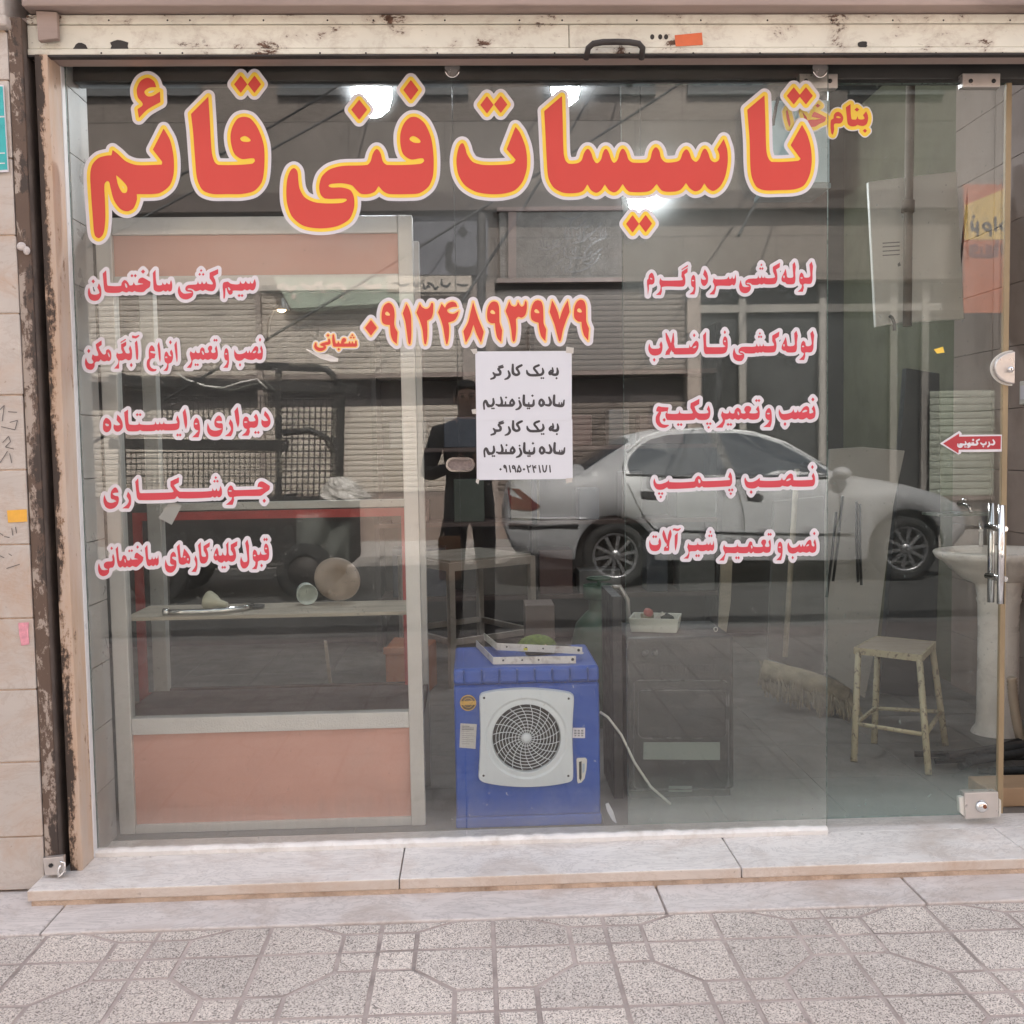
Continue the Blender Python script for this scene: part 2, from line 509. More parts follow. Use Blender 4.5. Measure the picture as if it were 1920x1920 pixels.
def writing(mb, text, place, layers, res=0.5):
    """layers: list of (grow in px, y offset, material index), outermost first; clip: optional"""
    D, x0, y0, r = sdf_of(text, max(l[0] for l in layers)+2, res)
    for grow, dy, mi in layers:
        for P in contour_faces(D, grow, x0, y0, r):
            vs = [place(x, y, dy) for x, y in P]
            mb._add(vs, [tuple(range(len(vs)))], mi)

TX = {}
TX['title_qaem'] = """
@ 0 0 3.84
Q 1000,850! 990,785! 1028,752 992,700 985,640 1015,580 1065,560 1108,585 1125,628! 1075,632 1040,660 1060,692 1100,690 1152,658! 1155,735! 1060,790
Q 1178,925! 1225,1010 1250,1130 1250,1250 1222,1335 1155,1388 1090,1398 985,1398! 985,1440 960,1500 915,1522 865,1503 820,1440 795,1350 785,1310 768,1305 752,1330 756,1450 758,1580 745,1680 712,1715 682,1692 668,1560 655,1380 650,1250 665,1185 710,1137 770,1120 803,1118! 810,1078! 850,1110 905,1160 985,1188 1165,1185! 1168,1165! 1100,1078! 1135,1010
H 835,1260! 880,1300 915,1345 910,1385 880,1385 850,1330
Q 1500,695! 1510,850 1525,1095 1545,1165 1575,1187 1810,1180 1835,1160 1825,1140 1740,1145 1690,1110 1665,1040 1660,970 1675,910 1710,855 1755,840 1805,855 1860,930 1900,1050 1903,1200 1885,1310 1830,1375 1740,1397 1640,1398 1530,1397 1460,1370 1420,1290 1405,1150 1390,950 1375,820!
H 1730,995 1765,980 1805,1010 1780,1022 1740,1015
D 1733,607 48 63
D 1832,607 48 63
"""
TX['title_fanni'] = """
@ 480 0 3.84
D 1115,648 55 73
D 743,790 58 73
Q 868,1073 895,1100 915,1165 945,1187 1180,1180 1210,1160 1200,1140 1115,1148 1060,1110 1040,1040 1040,960 1065,890 1110,845 1160,845 1215,890 1260,990 1278,1120 1275,1260 1245,1340 1180,1390 1110,1398 960,1397 920,1380 882,1340! 855,1380 810,1397 755,1395 720,1365 690,1335 620,1320 540,1325 522,1338 545,1350 620,1350 680,1370 705,1420 705,1500 670,1580 580,1630 460,1645 340,1625 260,1560 225,1470 218,1380 225,1290 250,1225 275,1210 298,1235 305,1300 315,1360 350,1420 420,1455 520,1465 620,1460 655,1440 640,1430 500,1430 465,1400 455,1340 475,1270 530,1220 620,1195 800,1187 825,1160 840,1110
H 1105,1000 1135,980 1185,1020 1140,1027
"""
TX['title_tasisat'] = """
@ 480 0 3.84
Q 1485,1030 1505,1060 1520,1110 1560,1165 1640,1187 1790,1185 1850,1175 1870,1150! 1805,1075! 1868,912! 1903,960 1938,1050 1951,1130 1948,1220 1918,1310 1863,1370 1780,1395 1680,1398 1580,1380 1500,1330 1455,1250 1443,1150 1460,1060
D 1663,755 48 63
D 1762,752 48 63
@ 960 0 3.84
Q 360,690! 365,850 372,1100 385,1155 410,1178 470,1175 500,1155 520,1100 545,1072 570,1100 585,1145 610,1175 640,1150 655,1100 675,1072 698,1100 715,1150 735,1172 760,1150 775,1100 797,1070 822,1100 840,1150 870,1170 970,1168 995,1145 1010,1090 1035,1060 1060,1085 1075,1140 1105,1168 1180,1165 1210,1150 1230,1100 1255,1075 1278,1100 1295,1145 1325,1165 1350,1140 1365,1100 1388,1070 1412,1100 1430,1150 1460,1168 1490,1150 1492,1110 1478,1075! 1525,1000! 1550,1080 1553,1170 1535,1270 1500,1340 1450,1375 1410,1355 1385,1320! 1355,1365 1318,1378 1280,1355 1253,1318! 1215,1365 1170,1380 1085,1375 1042,1325! 1000,1370 960,1382 850,1382 825,1365 797,1325! 765,1370 735,1385 700,1370 668,1328! 640,1370 607,1388 570,1370 543,1328! 510,1375 460,1390 370,1388 300,1350 262,1280 250,1150 240,950 232,800!
D 868,1612 47 63
D 962,1610 47 63
@ 1420 0 3.84
Q 52,685! 58,850 65,1080 80,1140 105,1165 290,1158 313,1145! 240,1045! 322,898! 360,970 385,1060 392,1160 378,1255 335,1335 270,1363 150,1370 50,1370 -6,1345 -41,1270 -51,1180 -56,1000 -73,790!
D 262,690 50 63
D 350,690 50 63
"""
TX['phone'] = """
@ 570 550 9.6
D 1205,620 110 145
Q 1520,168 1580,200 1620,280 1632,400 1625,540 1640,620 1685,700! 1670,915! 1600,850 1560,740 1545,570! 1470,565 1415,530 1395,450 1400,340 1440,220
H 1460,360 1495,330 1545,375 1540,400 1480,395
@ 740 540 9.6
Q 210,280! 250,350 290,480 300,640 300,850 285,1000 265,1015 245,980 220,800 190,600 145,455!
Q 455,280! 490,340 555,375 610,360 640,320 660,270 690,275 695,350 690,450 660,540 585,590! 590,750 585,900 565,1010 545,1015 525,960 500,750 450,580 390,445!
Q 845,280! 905,355! 950,280 1035,245 1100,270 1130,340! 1040,345 960,380 945,410 980,450 1060,465 1155,410! 1130,500 1080,580 965,625! 980,700 975,880 950,1005 930,1010 905,900 870,700 830,560 780,440!
Q 1412,250! 1450,380 1510,560 1605,790! 1555,990! 1480,840 1418,660! 1360,840 1280,990! 1235,780! 1320,620 1370,420
Q 1790,240 1850,265 1880,350 1885,500 1890,620 1935,760! 1918,975! 1850,900 1815,750 1805,635! 1740,635 1680,590 1662,480 1680,350 1730,265
H 1720,430 1755,395 1808,440 1800,468 1740,460
@ 920 540 9.6
Q 335,235! 370,310 430,335 470,310 490,240! 520,300 555,335 600,310 625,235 648,260 650,380 620,490 555,535 500,520 455,560! 460,750 440,930 415,970 390,930 370,750 330,570 268,415!
Q 845,220 910,245 940,330 950,500 955,640 1000,745! 985,960! 910,870 875,740 860,625! 790,605 735,560 720,460 740,340 785,250
H 785,410 820,380 875,430 870,452 805,445
Q 1105,220! 1150,300 1210,440 1240,565! 1275,450 1330,320 1390,220! 1422,430! 1360,580 1300,760 1265,930 1240,960 1215,900 1150,660 1060,430!
Q 1620,210 1680,235 1712,320 1718,480 1725,610 1770,730! 1755,950! 1680,850 1645,720 1632,610! 1570,600 1510,540 1497,440 1515,320 1560,240
H 1555,400 1590,365 1640,410 1635,438 1580,435
"""
TX['shabani'] = """
@ 570 550 9.6
S 212,905,30 210,965,55 270,1008,62 345,1000,55 378,962,42 335,935,30 310,925,36 390,905,55 450,890,56 450,830,30
D 432,758 28 28
S 527,755,32 535,870,55 555,930,60
S 550,932,62 925,932,62
S 618,880,28 622,930,50
S 720,842,78 690,895,50 720,930,50
S 820,880,26 822,930,40
S 872,880,26 872,930,40
S 935,862,28 932,930,50
D 625,1005 25 27
D 870,755 22 22
D 845,795 22 22
D 895,795 22 22
"""
TX['benam'] = """
@ 1450 170 9.6
Q 1170,380 1230,420 1260,490 1240,560 1200,590 1100,600 1095,700 1070,790 1045,770 1030,640 1040,530 1080,500 1090,440 1120,395
H 1130,480 1165,460 1210,490
Q 1390,240! 1395,420 1410,510 1440,520 1490,515 1515,455! 1535,510 1620,515 1640,495 1615,440! 1670,370! 1700,440 1705,520 1680,600 1620,635 1560,630 1515,615! 1470,640 1390,640 1340,600 1320,450 1305,300!
D 1505,340 45 38
D 1650,722 38 38
Q 690,460 730,385 790,400 950,480! 930,550 830,600 740,650 640,640 620,540 760,520 860,505! 690,470
Q 520,380! 600,480 610,570 540,640 450,600 500,560 560,540
Q 250,330! 290,480 310,600 285,660! 240,500 225,380!
D 800,270 45 38
"""
TX['simkeshi'] = """
@ 150 490 9.6
Q 340,390! 375,470 385,560 375,630 330,695 250,712 180,680 145,600 145,520 165,465! 178,520 200,580 260,600 330,585 350,560 310,470!
D 238,362 32 40
Q 470,160! 480,300 490,420 510,440 735,440 750,390 790,340 830,345 870,390 890,430 920,432 945,425 970,370! 990,420 1020,430 1100,415 1150,408! 1040,385! 1060,320 1120,290 1170,310 1270,370! 1255,460 1200,500 1140,550 1020,550 980,535! 940,555 880,540! 840,560 760,540! 700,565 500,565 450,540 430,470 420,350 408,220!
H 815,395 845,430 850,470 830,475 812,430
D 935,258 27 32
D 995,258 27 32
D 1135,185 38 40
Q 1360,150! 1365,300 1380,410 1400,430 1470,425 1485,375! 1510,415 1540,415 1560,380! 1590,410 1615,410 1625,370 1640,330! 1660,420 1650,520 1610,545 1580,520! 1545,545 1500,525! 1450,548 1380,545 1330,510 1320,400 1310,210!
@ 320 480 9.6
Q 855,235! 855,320! 790,355! 770,365 800,430 815,520 800,590 760,630 680,628 620,605! 580,628 530,610! 490,628 440,632 400,602 350,585 305,592 312,606 370,614 400,640 405,690 380,740 300,780 220,775 160,730 130,650 135,580 155,530! 170,590 190,640 240,675 320,670 385,660! 350,645 300,640 265,610 270,560 310,525 400,515 470,505 490,450! 510,500 545,500 560,450! 590,500 620,495 640,450! 660,495 720,510 750,510 760,490 700,400! 700,300!
D 548,262 25 25
D 522,330 25 27
D 585,330 25 27
Q 1515,410! 1535,500 1520,580 1480,620 1420,600! 1380,620 1330,600! 1290,625 1120,625 1115,665 1085,695 1050,690 1020,640 1005,580 990,580 985,620 980,720 965,770 950,760 945,650 935,540 950,480 1000,465 1030,460! 1090,500 1230,505 1250,440! 1275,490 1320,495 1350,445! 1380,490 1420,495 1430,445! 1450,490 1480,490 1495,450
H 1035,560 1075,600 1060,620 1040,600
D 1232,712 28 30
D 1285,712 28 30
"""
TX['abgarmkon'] = """
@ 145 610 9.6
Q 560,430 600,470 612,560 600,620 570,645 530,635! 490,650 440,635 420,610! 390,650 340,655 315,680 310,740 270,795 220,800 165,770 140,700 140,630 155,575! 175,640 200,680 260,690 290,660 260,600 275,520! 310,545 375,540 345,430 330,340! 435,270! 440,350! 385,390! 410,450 450,510 480,525 510,510 520,450
H 550,490 580,530 580,570 560,545
D 205,462 28 42
Q 950,360! 980,440 985,540 970,610 920,630 870,605! 800,635 760,635 750,780! 660,780! 730,690 740,640 710,580 700,540 715,480! 730,510 800,505 815,490 790,430! 785,340! 880,290! 880,360! 830,400! 850,450 880,500 930,505 945,490 925,420!
P 775,300 870,240 875,265 780,322
D 970,715 28 42
Q 1075,270! 1095,450 1090,610 1075,620 1060,600 1045,450 1035,310!
S 1000,225,20 992,195,20 1010,205,40 1050,215,45 1105,185,25
Q 1335,360 1380,400 1400,470! 1330,465 1310,475 1330,495 1410,510! 1390,590! 1340,600 1310,640 1305,710 1330,760 1380,785 1430,785! 1410,820 1340,830 1280,800 1250,730 1255,640 1290,590! 1285,520 1290,430
Q 1470,290! 1495,450 1500,600 1490,665! 1470,600 1455,480 1440,360!
Q 1690,430! 1720,500 1720,600 1690,670 1645,690 1640,750 1620,820! 1545,822! 1600,760 1620,690! 1580,660 1565,600 1570,520 1600,470 1630,500 1650,540 1690,555 1675,520 1665,480!
h 1600 575 22 15
D 1675,305 25 42
Q 1785,280! 1800,450 1805,620 1790,670! 1770,550 1745,350!
@ 325 610 9.6
Q 775,360! 795,450 800,540 780,600 740,620 680,600! 620,622 570,605! 530,625 490,600! 450,618 400,605! 360,620 345,640 340,700 320,765! 240,765! 310,680 325,640 310,580 295,510 310,460! 340,490 380,495 405,435! 420,490 470,495 485,430 520,395 560,430 570,490 620,495 640,470 620,420 650,370 690,375 700,420 680,465 700,495 750,490 760,470 745,420!
H 515,460 550,500 545,530 525,515
D 740,268 22 28
D 778,268 22 28
D 400,710 22 28
D 440,710 22 28
Q 950,410 985,450 1000,560 1000,680 980,765! 895,765! 950,700 975,640! 930,615 915,550 920,470
h 952 512 18 14
Q 1580,355! 1610,440 1610,540 1590,610 1540,620 1490,595! 1430,622 1340,615 1280,590! 1240,625 1180,640 1130,620 1100,560 1095,480 1105,430! 1120,480 1160,515 1220,515 1290,490 1320,450! 1330,490 1350,495 1370,440! 1385,490 1400,490 1440,420 1480,375 1520,390 1530,450 1520,500 1570,495 1580,480 1560,420!
H 1430,490 1475,455 1490,470 1460,500
D 1560,260 22 38
D 1200,712 22 35
"""
TX['divari'] = """
@ 180 745 9.6
Q 180,370 230,390 270,450 275,530 250,600 190,630 140,600 125,540 130,450 150,400
H 165,480 200,475 235,500 200,520
Q 385,310! 440,370 475,450 480,540 440,600 390,620 340,600 315,550 320,480! 345,500 400,505 440,490! 370,410!
Q 575,220! 580,380 590,470 610,490 760,488 775,430! 795,485 1050,485 1070,430! 1090,480 1130,480 1145,430! 1160,475 1205,475 1220,425! 1240,475 1440,470 1465,455 1440,400! 1465,320! 1500,410 1505,490 1490,560 1430,590 1230,595 1210,580! 1180,600 1160,580! 1120,602 1085,585! 1050,605 830,608 795,590! 750,610 590,610 550,580 530,500 515,380 505,270!
D 742,312 27 30
D 795,312 27 30
D 1468,678 27 30
D 1515,678 27 30
Q 1605,200! 1635,350 1640,480 1620,580! 1590,480 1560,270!
Q 1805,370 1850,410 1870,510 1870,620 1845,720! 1730,720! 1800,650 1845,600! 1790,580 1760,530 1760,440
h 1802 475 25 14
@ 330 745 9.6
Q 770,325 820,370 830,430! 760,425 725,440 760,465 830,470 845,530 835,620 790,690 700,710 620,690 570,630 558,560 570,455! 590,510 620,570 690,600 770,590 830,565! 760,555 710,530 690,480 700,400
Q 975,390! 1020,460 1030,560 1020,640 990,700! 875,700! 950,640 990,570 950,470!
Q 1110,170! 1135,330 1140,460 1115,550! 1080,440 1050,250!
Q 1440,290! 1475,360 1480,450 1460,520 1410,550 1330,550 1330,620 1305,690! 1180,690! 1250,630 1280,575! 1230,550 1205,490 1210,400 1250,345 1300,370 1320,430 1420,425 1430,400 1400,350!
h 1255 445 30 13
D 1430,632 26 30
D 1482,632 26 30
Q 1600,240! 1660,310 1695,390 1700,460 1670,520 1610,545 1560,520 1535,460 1540,390! 1570,420 1620,425 1660,415! 1580,320!
"""
TX['jooshkari'] = """
@ 180 870 9.6
Q 345,420 395,470 405,515! 330,520 300,535 340,570 400,585 412,650 390,730 330,790 250,810 180,780 140,700 135,620 155,550! 175,620 210,680 280,700 370,670! 320,640 275,625 262,570 275,490
Q 575,495! 620,560 632,640 625,730 590,800! 470,800! 560,730 590,660 550,580!
Q 760,255! 770,420 785,510 810,525 1370,510 1395,490 1340,400! 1340,310! 1495,240! 1490,335! 1400,380! 1440,440 1490,490 1530,500 2080,485 2095,430! 2120,475 2150,475 2165,430! 2185,480 2215,480 2240,390! 2265,460 2265,550 2240,590 2205,600 2175,580! 2140,605 2100,585! 2060,605 1510,620 1460,580! 1410,630 780,650 740,610 725,500 705,320!
@ 330 870 9.6
D 715,245 25 27
D 692,310 25 27
D 745,310 25 27
Q 980,385 1020,410 1040,460 1080,470 1400,460 1500,455 1570,435! 1500,412 1465,420! 1480,350 1520,315 1570,320 1690,395! 1680,460 1600,520 1530,570 1450,575 1050,590 1045,650 1020,735! 895,735! 990,650 1010,600! 960,590 930,540 930,450
h 975 485 30 14
D 1588,662 33 40
"""
TX['ghabool'] = """
@ 170 995 9.6
Q 405,410! 430,500 430,600 400,660 350,670 335,690 330,750 290,800 220,820 160,785 135,710 135,630 150,580! 165,640 200,700 260,710 320,695! 270,680 240,650 240,600 280,560 380,550 395,530 385,470!
D 378,318 25 32
Q 490,280! 500,420 515,530 535,545 560,520 570,470 600,440 640,470 660,530 700,530 720,480! 740,520 780,520 860,515! 785,490! 800,420 830,395 870,420 950,475! 935,550 880,610 820,655 750,635! 700,660 650,640! 620,665 570,640! 540,665 500,640 475,560 460,420 448,330!
H 610,510 630,540 625,575 612,550
D 695,365 22 27
D 740,360 22 27
D 845,295 25 32
Q 1020,255! 1030,420 1040,510 1060,520 1090,515 1105,460! 1120,510 1150,505 1165,460! 1180,505 1205,490 1215,430! 1225,520 1220,600 1185,630 1160,610! 1130,640 1090,620! 1060,640 1020,620 1000,540 985,420 975,310!
Q 1490,380 1530,420 1540,475! 1480,470 1465,490 1500,520 1535,540 1545,610 1525,690 1470,750 1410,755 1360,720 1335,640 1340,570 1350,510! 1365,570 1390,620 1440,640 1510,620! 1460,610 1430,580 1430,520 1440,430
Q 1600,235! 1612,400 1625,480 1650,480 1665,400 1680,320! 1740,390 1790,480 1790,560 1770,600 1730,580! 1680,610 1630,610 1590,580 1575,450 1550,290!
h 1690 470 18 16
h 1750 515 16 22
@ 330 990 9.6
Q 350,490! 380,560 385,650 380,720 360,790! 275,790! 330,720 355,660 330,560!
Q 445,250! 450,380 460,490 480,515 530,515 540,490 495,400! 495,325! 610,255! 605,335! 550,370! 575,440 580,530 560,600 510,640 450,630 425,570 415,450 395,310!
Q 740,350! 765,430 775,490 820,490 840,430! 860,485 900,490 910,400 900,300! 945,240! 945,420 960,490 1000,495 1030,480 985,390! 985,300! 1105,235! 1100,320! 1050,350! 1075,430 1080,520 1050,590 1000,610 940,590! 900,615 870,590! 830,625 770,610 745,580! 710,585 680,550 675,510 700,420
h 715 485 18 22
D 838,708 24 30
D 880,708 24 30
Q 1285,205! 1315,320! 1315,470 1320,600 1300,680 1250,725 1200,725 1165,670 1155,590 1170,510! 1190,570 1220,610 1270,605 1285,570 1270,420 1245,270!
Q 1620,280 1660,330 1675,420 1675,500 1660,560 1610,590 1540,580! 1480,600 1470,660 1450,740! 1365,740! 1420,680 1430,610! 1390,570 1380,500 1385,430 1410,390 1450,420 1470,480 1500,480 1525,410! 1540,470 1590,480 1640,465! 1600,440 1585,390 1590,320
h 1415 495 20 14
h 1620 370 20 14
D 1592,207 22 35
D 1632,207 22 35
D 1540,675 25 37
"""
TX['sardogarm'] = """
@ 1200 475 9.6
Q 210,350 245,390 262,460 255,530 220,560 165,565 160,640 140,755! 135,640 125,520 135,470 150,460 165,390
H 185,440 225,465 190,465
Q 750,330! 860,260! 855,340! 800,380! 815,450 815,540 790,590 740,600 400,605 395,680 375,750! 285,750! 355,680 370,600 350,540 355,480 370,440! 390,480 430,490 740,485 770,470 745,420!
P 745,285 860,208 865,235 750,305
Q 960,390 990,420 1000,520 1000,650 980,740! 885,740! 950,680 970,620! 930,590 918,530 925,440
h 955 490 22 12
Q 1165,285! 1205,350 1225,430 1215,530 1170,585 1130,580 1100,520 1095,430! 1120,470 1170,475 1190,460! 1135,380!
Q 1330,430! 1350,465 1560,460 1595,410! 1610,455 1640,455 1660,405! 1675,455 1700,450 1720,370! 1730,460 1720,540 1690,580 1660,560! 1620,585 1570,585 1380,590 1365,650 1340,740! 1245,740! 1320,660 1340,590 1310,510!
@ 1350 470 9.6
Q 1080,215! 1075,300! 1010,340! 1030,430 1030,520 1000,590 940,605 820,605 790,590! 750,610 710,595! 680,615 580,615 555,592 510,578 480,585 485,600 530,605 555,640 550,700 500,755 430,765 370,730 345,660 355,580 375,520! 385,580 410,640 460,655 540,640! 500,630 460,610 460,550 510,510 600,500 670,495 690,440! 705,490 735,490 750,440! 765,485 795,485 805,440! 820,490 960,490 990,470 955,380! 950,290!
D 745,255 18 27
D 725,322 20 27
D 765,322 20 27
Q 1345,200! 1365,290! 1355,400 1358,520 1340,590 1290,605 1200,600 1175,570! 1140,565 1110,540 1110,480 1150,400 1180,320! 1200,420 1215,480 1300,485 1320,460 1310,350 1305,250!
h 1152 470 14 25
Q 1650,195! 1675,280! 1665,400 1665,520 1640,590 1590,600 1510,600 1510,670 1490,740! 1395,740! 1460,680 1475,620! 1440,590 1425,530 1435,440 1465,395 1500,430 1520,480 1600,480 1625,450 1620,350 1608,250!
h 1468 490 20 14
"""
TX['fazelab'] = """
@ 1200 605 9.6
Q 380,330! 405,400 400,490 370,560 300,590 230,588 175,550 150,480 155,410 170,370! 185,430 220,465 330,465 365,445! 350,400!
D 255,668 25 38
S 468,190,20 500,300,62 540,420,62
S 600,190,15 590,350,52 560,440,58 500,540,74
P 450,582 540,575 530,530 470,530
S 590,400,50 605,500,66
P 600,458 900,455 900,570 640,572 605,560
Q 890,385! 915,440 960,375 1015,325 1050,360 1055,420 1035,490 980,560 900,565 880,540
H 950,450 1000,415 1015,430 985,455
D 975,228 25 38
Q 1190,160! 1190,350 1200,430 1225,440 1500,440 1540,425! 1500,395 1490,330 1510,260 1535,245 1570,290 1580,380 1575,460 1550,530 1490,560 1230,565 1175,560 1150,500 1145,380 1135,230!
h 1528 335 18 14
D 1527,172 22 38
@ 1350 600 9.6
Q 1070,205! 1060,300! 995,340! 1015,420 1015,500 990,570 930,585 800,585 770,570! 740,590 715,575! 680,595 650,580! 620,600 460,600 430,580 390,562 360,568 365,582 410,590 435,620 430,680 390,735 320,740 255,700 232,620 240,550 260,495! 270,560 300,615 350,630 420,615! 370,610 335,580 340,530 380,490 460,480 640,475 660,420! 680,470 710,470 715,420! 735,470 765,465 780,420! 795,465 950,465 975,450 940,380! 940,280!
D 718,242 18 25
D 700,303 20 27
D 742,303 20 27
Q 1375,190! 1400,280! 1385,400 1385,510 1365,570 1310,585 1210,582 1180,555! 1145,550 1110,520 1115,460 1150,380 1185,300! 1205,400 1220,465 1320,465 1345,440 1340,330 1335,240!
h 1152 455 14 22
Q 1670,190! 1695,275! 1685,400 1680,510 1655,570 1610,585 1540,585 1535,650 1515,720! 1420,720! 1490,650 1510,600! 1465,570 1455,500 1465,420 1500,375 1535,410 1550,465 1620,465 1650,430 1640,330 1625,240!
h 1495 475 20 14
"""
TX['package'] = """
@ 1210 730 9.6
Q 235,305 300,318 420,325! 400,410 400,435 590,435 615,370! 635,430 830,435 855,420 810,330! 815,250! 975,170! 970,265! 885,310! 910,380 950,425 1000,435 1110,430 1135,410 1105,360! 1140,285! 1165,360 1170,440 1150,510 1100,548 960,548 910,510! 870,550 400,552 370,510 362,440 390,400 300,405 210,400! 195,390 210,330
S 260,420,50 225,500,70 230,590,75 280,650,70 350,665,55 410,650,26
D 340,550 30 37
D 592,635 27 30
D 645,635 27 30
D 1115,618 27 28
D 1168,618 27 28
D 1140,685 27 28
@ 1350 730 9.6
Q 690,290! 710,370 715,450 695,520 640,545 550,545 500,520! 440,545 375,520! 330,550 270,525! 230,548 170,525! 130,545 95,550 85,600 45,690! -75,690! 10,620 50,560 20,470 40,390! 70,425 150,430 175,370! 195,425 250,430 270,370 320,330 370,370 385,425 430,435 460,420 435,370 460,310 520,300 560,330 555,380 530,420 560,432 650,430 680,410 645,360!
H 320,400 345,430 340,465 322,450
D 655,202 26 30
D 702,202 26 30
D 145,632 28 30
D 195,632 28 30
Q 880,335 920,380 932,480 930,590 905,680! 780,680! 850,620 895,560! 845,540 818,490 825,400
h 870 437 28 14
Q 1690,285! 1715,360 1720,440 1700,510 1640,540 1600,540 1560,510! 1500,540 1440,540 1405,520! 1370,540 1330,540 1290,520! 1240,545 1170,555 1110,540 1070,480 1055,410 1065,350! 1085,400 1120,440 1200,440 1290,410 1325,355! 1340,410 1380,410 1400,360! 1420,410 1450,400 1500,330 1560,300 1600,330 1610,390 1610,430 1660,425 1680,405 1650,350!
H 1480,410 1530,370 1570,385 1520,412
D 1672,182 30 38
D 1170,625 28 38
"""
TX['pomp'] = """
@ 1210 860 9.6
Q 1525,235! 1555,300 1563,370 1560,440 1530,490 1480,500 1050,518 1020,495! 970,522 920,500! 880,525 420,545 390,515! 330,550 260,562 200,545 155,480 145,410 165,350! 180,410 210,450 280,455 360,430 410,400 430,365! 435,420 880,410 900,360 950,310 990,330 1020,390 1050,405 1500,385 1525,370 1490,330!
H 955,370 985,380 990,430 965,440
D 248,628 25 30
D 302,628 25 30
D 278,690 25 30
D 1512,565 26 30
D 1563,562 26 30
D 1538,630 26 28
@ 1350 855 9.6
Q 1680,300! 1705,360 1712,430 1700,510 1660,545 1310,550 1275,520! 1230,550 1160,545 1120,535! 1080,560 720,565 690,545! 630,580 550,585 480,560 445,490 438,420 455,380! 475,430 510,465 590,465 660,435 715,390! 725,440 1090,435 1115,380! 1130,430 1165,430 1210,360 1270,315 1310,340 1320,400 1330,435 1640,430 1670,420 1650,360!
H 1190,445 1240,405 1275,415 1230,445
D 1663,200 26 38
D 560,650 28 38
"""
TX['shiralat'] = """
@ 1200 975 9.6
Q 355,315! 378,390 375,470 340,540 280,562 210,550 172,490 165,410 178,350! 190,410 220,445 300,450 335,430! 330,390!
D 243,300 22 32
D 287,300 22 32
S 425,190,15 430,260,55 470,380,50 505,430,40
S 545,185,20 540,260,60 515,370,45 500,480,50
Q 440,490 520,470 520,555! 430,558!
h 487 488 14 14
Q 680,220! 675,380 655,500 635,560! 625,450 625,280!
S 600,185,16 602,165,20 630,170,40 680,180,40 725,155,20
Q 870,410! 890,445 1020,445 1040,390! 1055,440 1190,440 1205,395! 1220,440 1245,440 1265,395! 1280,445 1310,440 1325,360! 1335,450 1330,520 1300,555 1270,540! 1230,560 1190,545! 1150,560 1080,560 1040,535! 1000,560 895,570 890,620 870,695! 780,695! 850,640 875,580 850,490!
D 1267,215 18 30
D 1247,285 20 30
D 1288,285 20 30
D 1015,642 22 32
D 1058,642 22 32
@ 1350 975 9.6
Q 905,345! 915,430 915,500 900,570 850,592 800,585 780,570! 740,595 620,595 600,570! 560,600 520,570! 490,595 340,595 315,575! 290,597 110,598 95,640 70,730! -15,730! 60,650 85,600 55,510 75,435! 95,480 290,480 315,415! 330,475 490,480 510,440 540,385 575,400 600,475 740,485 770,470 740,410 770,355 820,360 830,410 810,460 830,482 880,480 890,460 870,390!
H 560,455 585,480 575,515 562,500
D 875,258 22 32
D 912,258 22 32
D 292,680 22 32
D 335,680 22 32
Q 1080,390 1115,430 1128,530 1120,640 1100,725! 1010,725! 1080,650 1095,600! 1050,580 1035,520 1045,430
h 1075 490 22 12
Q 1710,340! 1730,420 1735,510 1715,570 1660,592 1610,570! 1560,590 1490,575! 1440,590 1400,570! 1360,595 1300,605 1240,580 1215,510 1215,440 1235,400! 1250,450 1290,495 1350,495 1400,470 1435,430! 1450,475 1470,475 1490,425! 1505,475 1525,470 1570,390 1620,355 1645,390 1655,460 1690,475 1700,450 1680,400!
H 1550,470 1590,435 1605,450 1580,470
D 1697,243 24 35
D 1308,677 22 35
"""
_NOTE1 = """S 1505,460,25 1515,520,45 1500,565,50 1440,570,45 1400,545,40
S 1425,455,25 1430,520,40 1385,560,45 1368,535,30 1400,500,30
D 1495,632 22
S 1255,465,25 1265,530,45 1230,570,45 1050,580,45 1000,550,45 985,500,25
S 1190,410,40 1110,455,40 1150,520,40 1180,565,40
D 1235,630 20
D 1268,630 20
S 745,400,35 750,540,50 800,575,45 850,555,45 840,510,40 815,460,45 895,410,40
S 670,510,30 690,580,45 660,630,40 610,650,25
S 575,408,18 500,432,18
S 575,440,35 500,470,40 530,520,45 520,565,45 440,570,45 410,540,30
S 440,575,45 430,620,40 370,645,30"""
_NOTE2 = """S 1455,930,40 1455,1080,50 1510,1100,50 1600,1100,45 1625,1010,25
S 1540,1050,18 1540,1090,30
S 1580,1050,18 1580,1090,30
S 1365,960,30 1395,1050,50 1370,1095,45 1310,1090,35
S 1200,1070,40 1210,1020,40 1240,1000,40 1275,1060,50 1235,1105,45 1200,1070,40
S 935,930,40 940,1080,50 1000,1100,50 1090,1095,50 1105,1010,30
S 1020,1050,20 1020,1090,30
D 1082,932 24
D 1000,1150 20
D 1030,1150 20
S 855,1020,30 880,1100,45 850,1150,40 800,1170,25
D 853,972 20
S 735,1000,40 765,1060,45 730,1095,45 700,1060,35 715,1020,35
S 735,1100,45 500,1100,45
S 620,1040,25 620,1090,35
D 630,963 22
S 540,960,30 560,1050,45 530,1100,45 460,1085,30
S 410,985,30 415,1060,45 380,1105,45 320,1090,45 280,1020,40 250,1060,35 255,1160,30
S 290,1040,40 320,1110,40 340,1120,30
D 390,1150 20
D 420,1150 20"""
TX['note_top'] = '@ 880 640 9.143\n'+_NOTE1+'\n'+_NOTE2
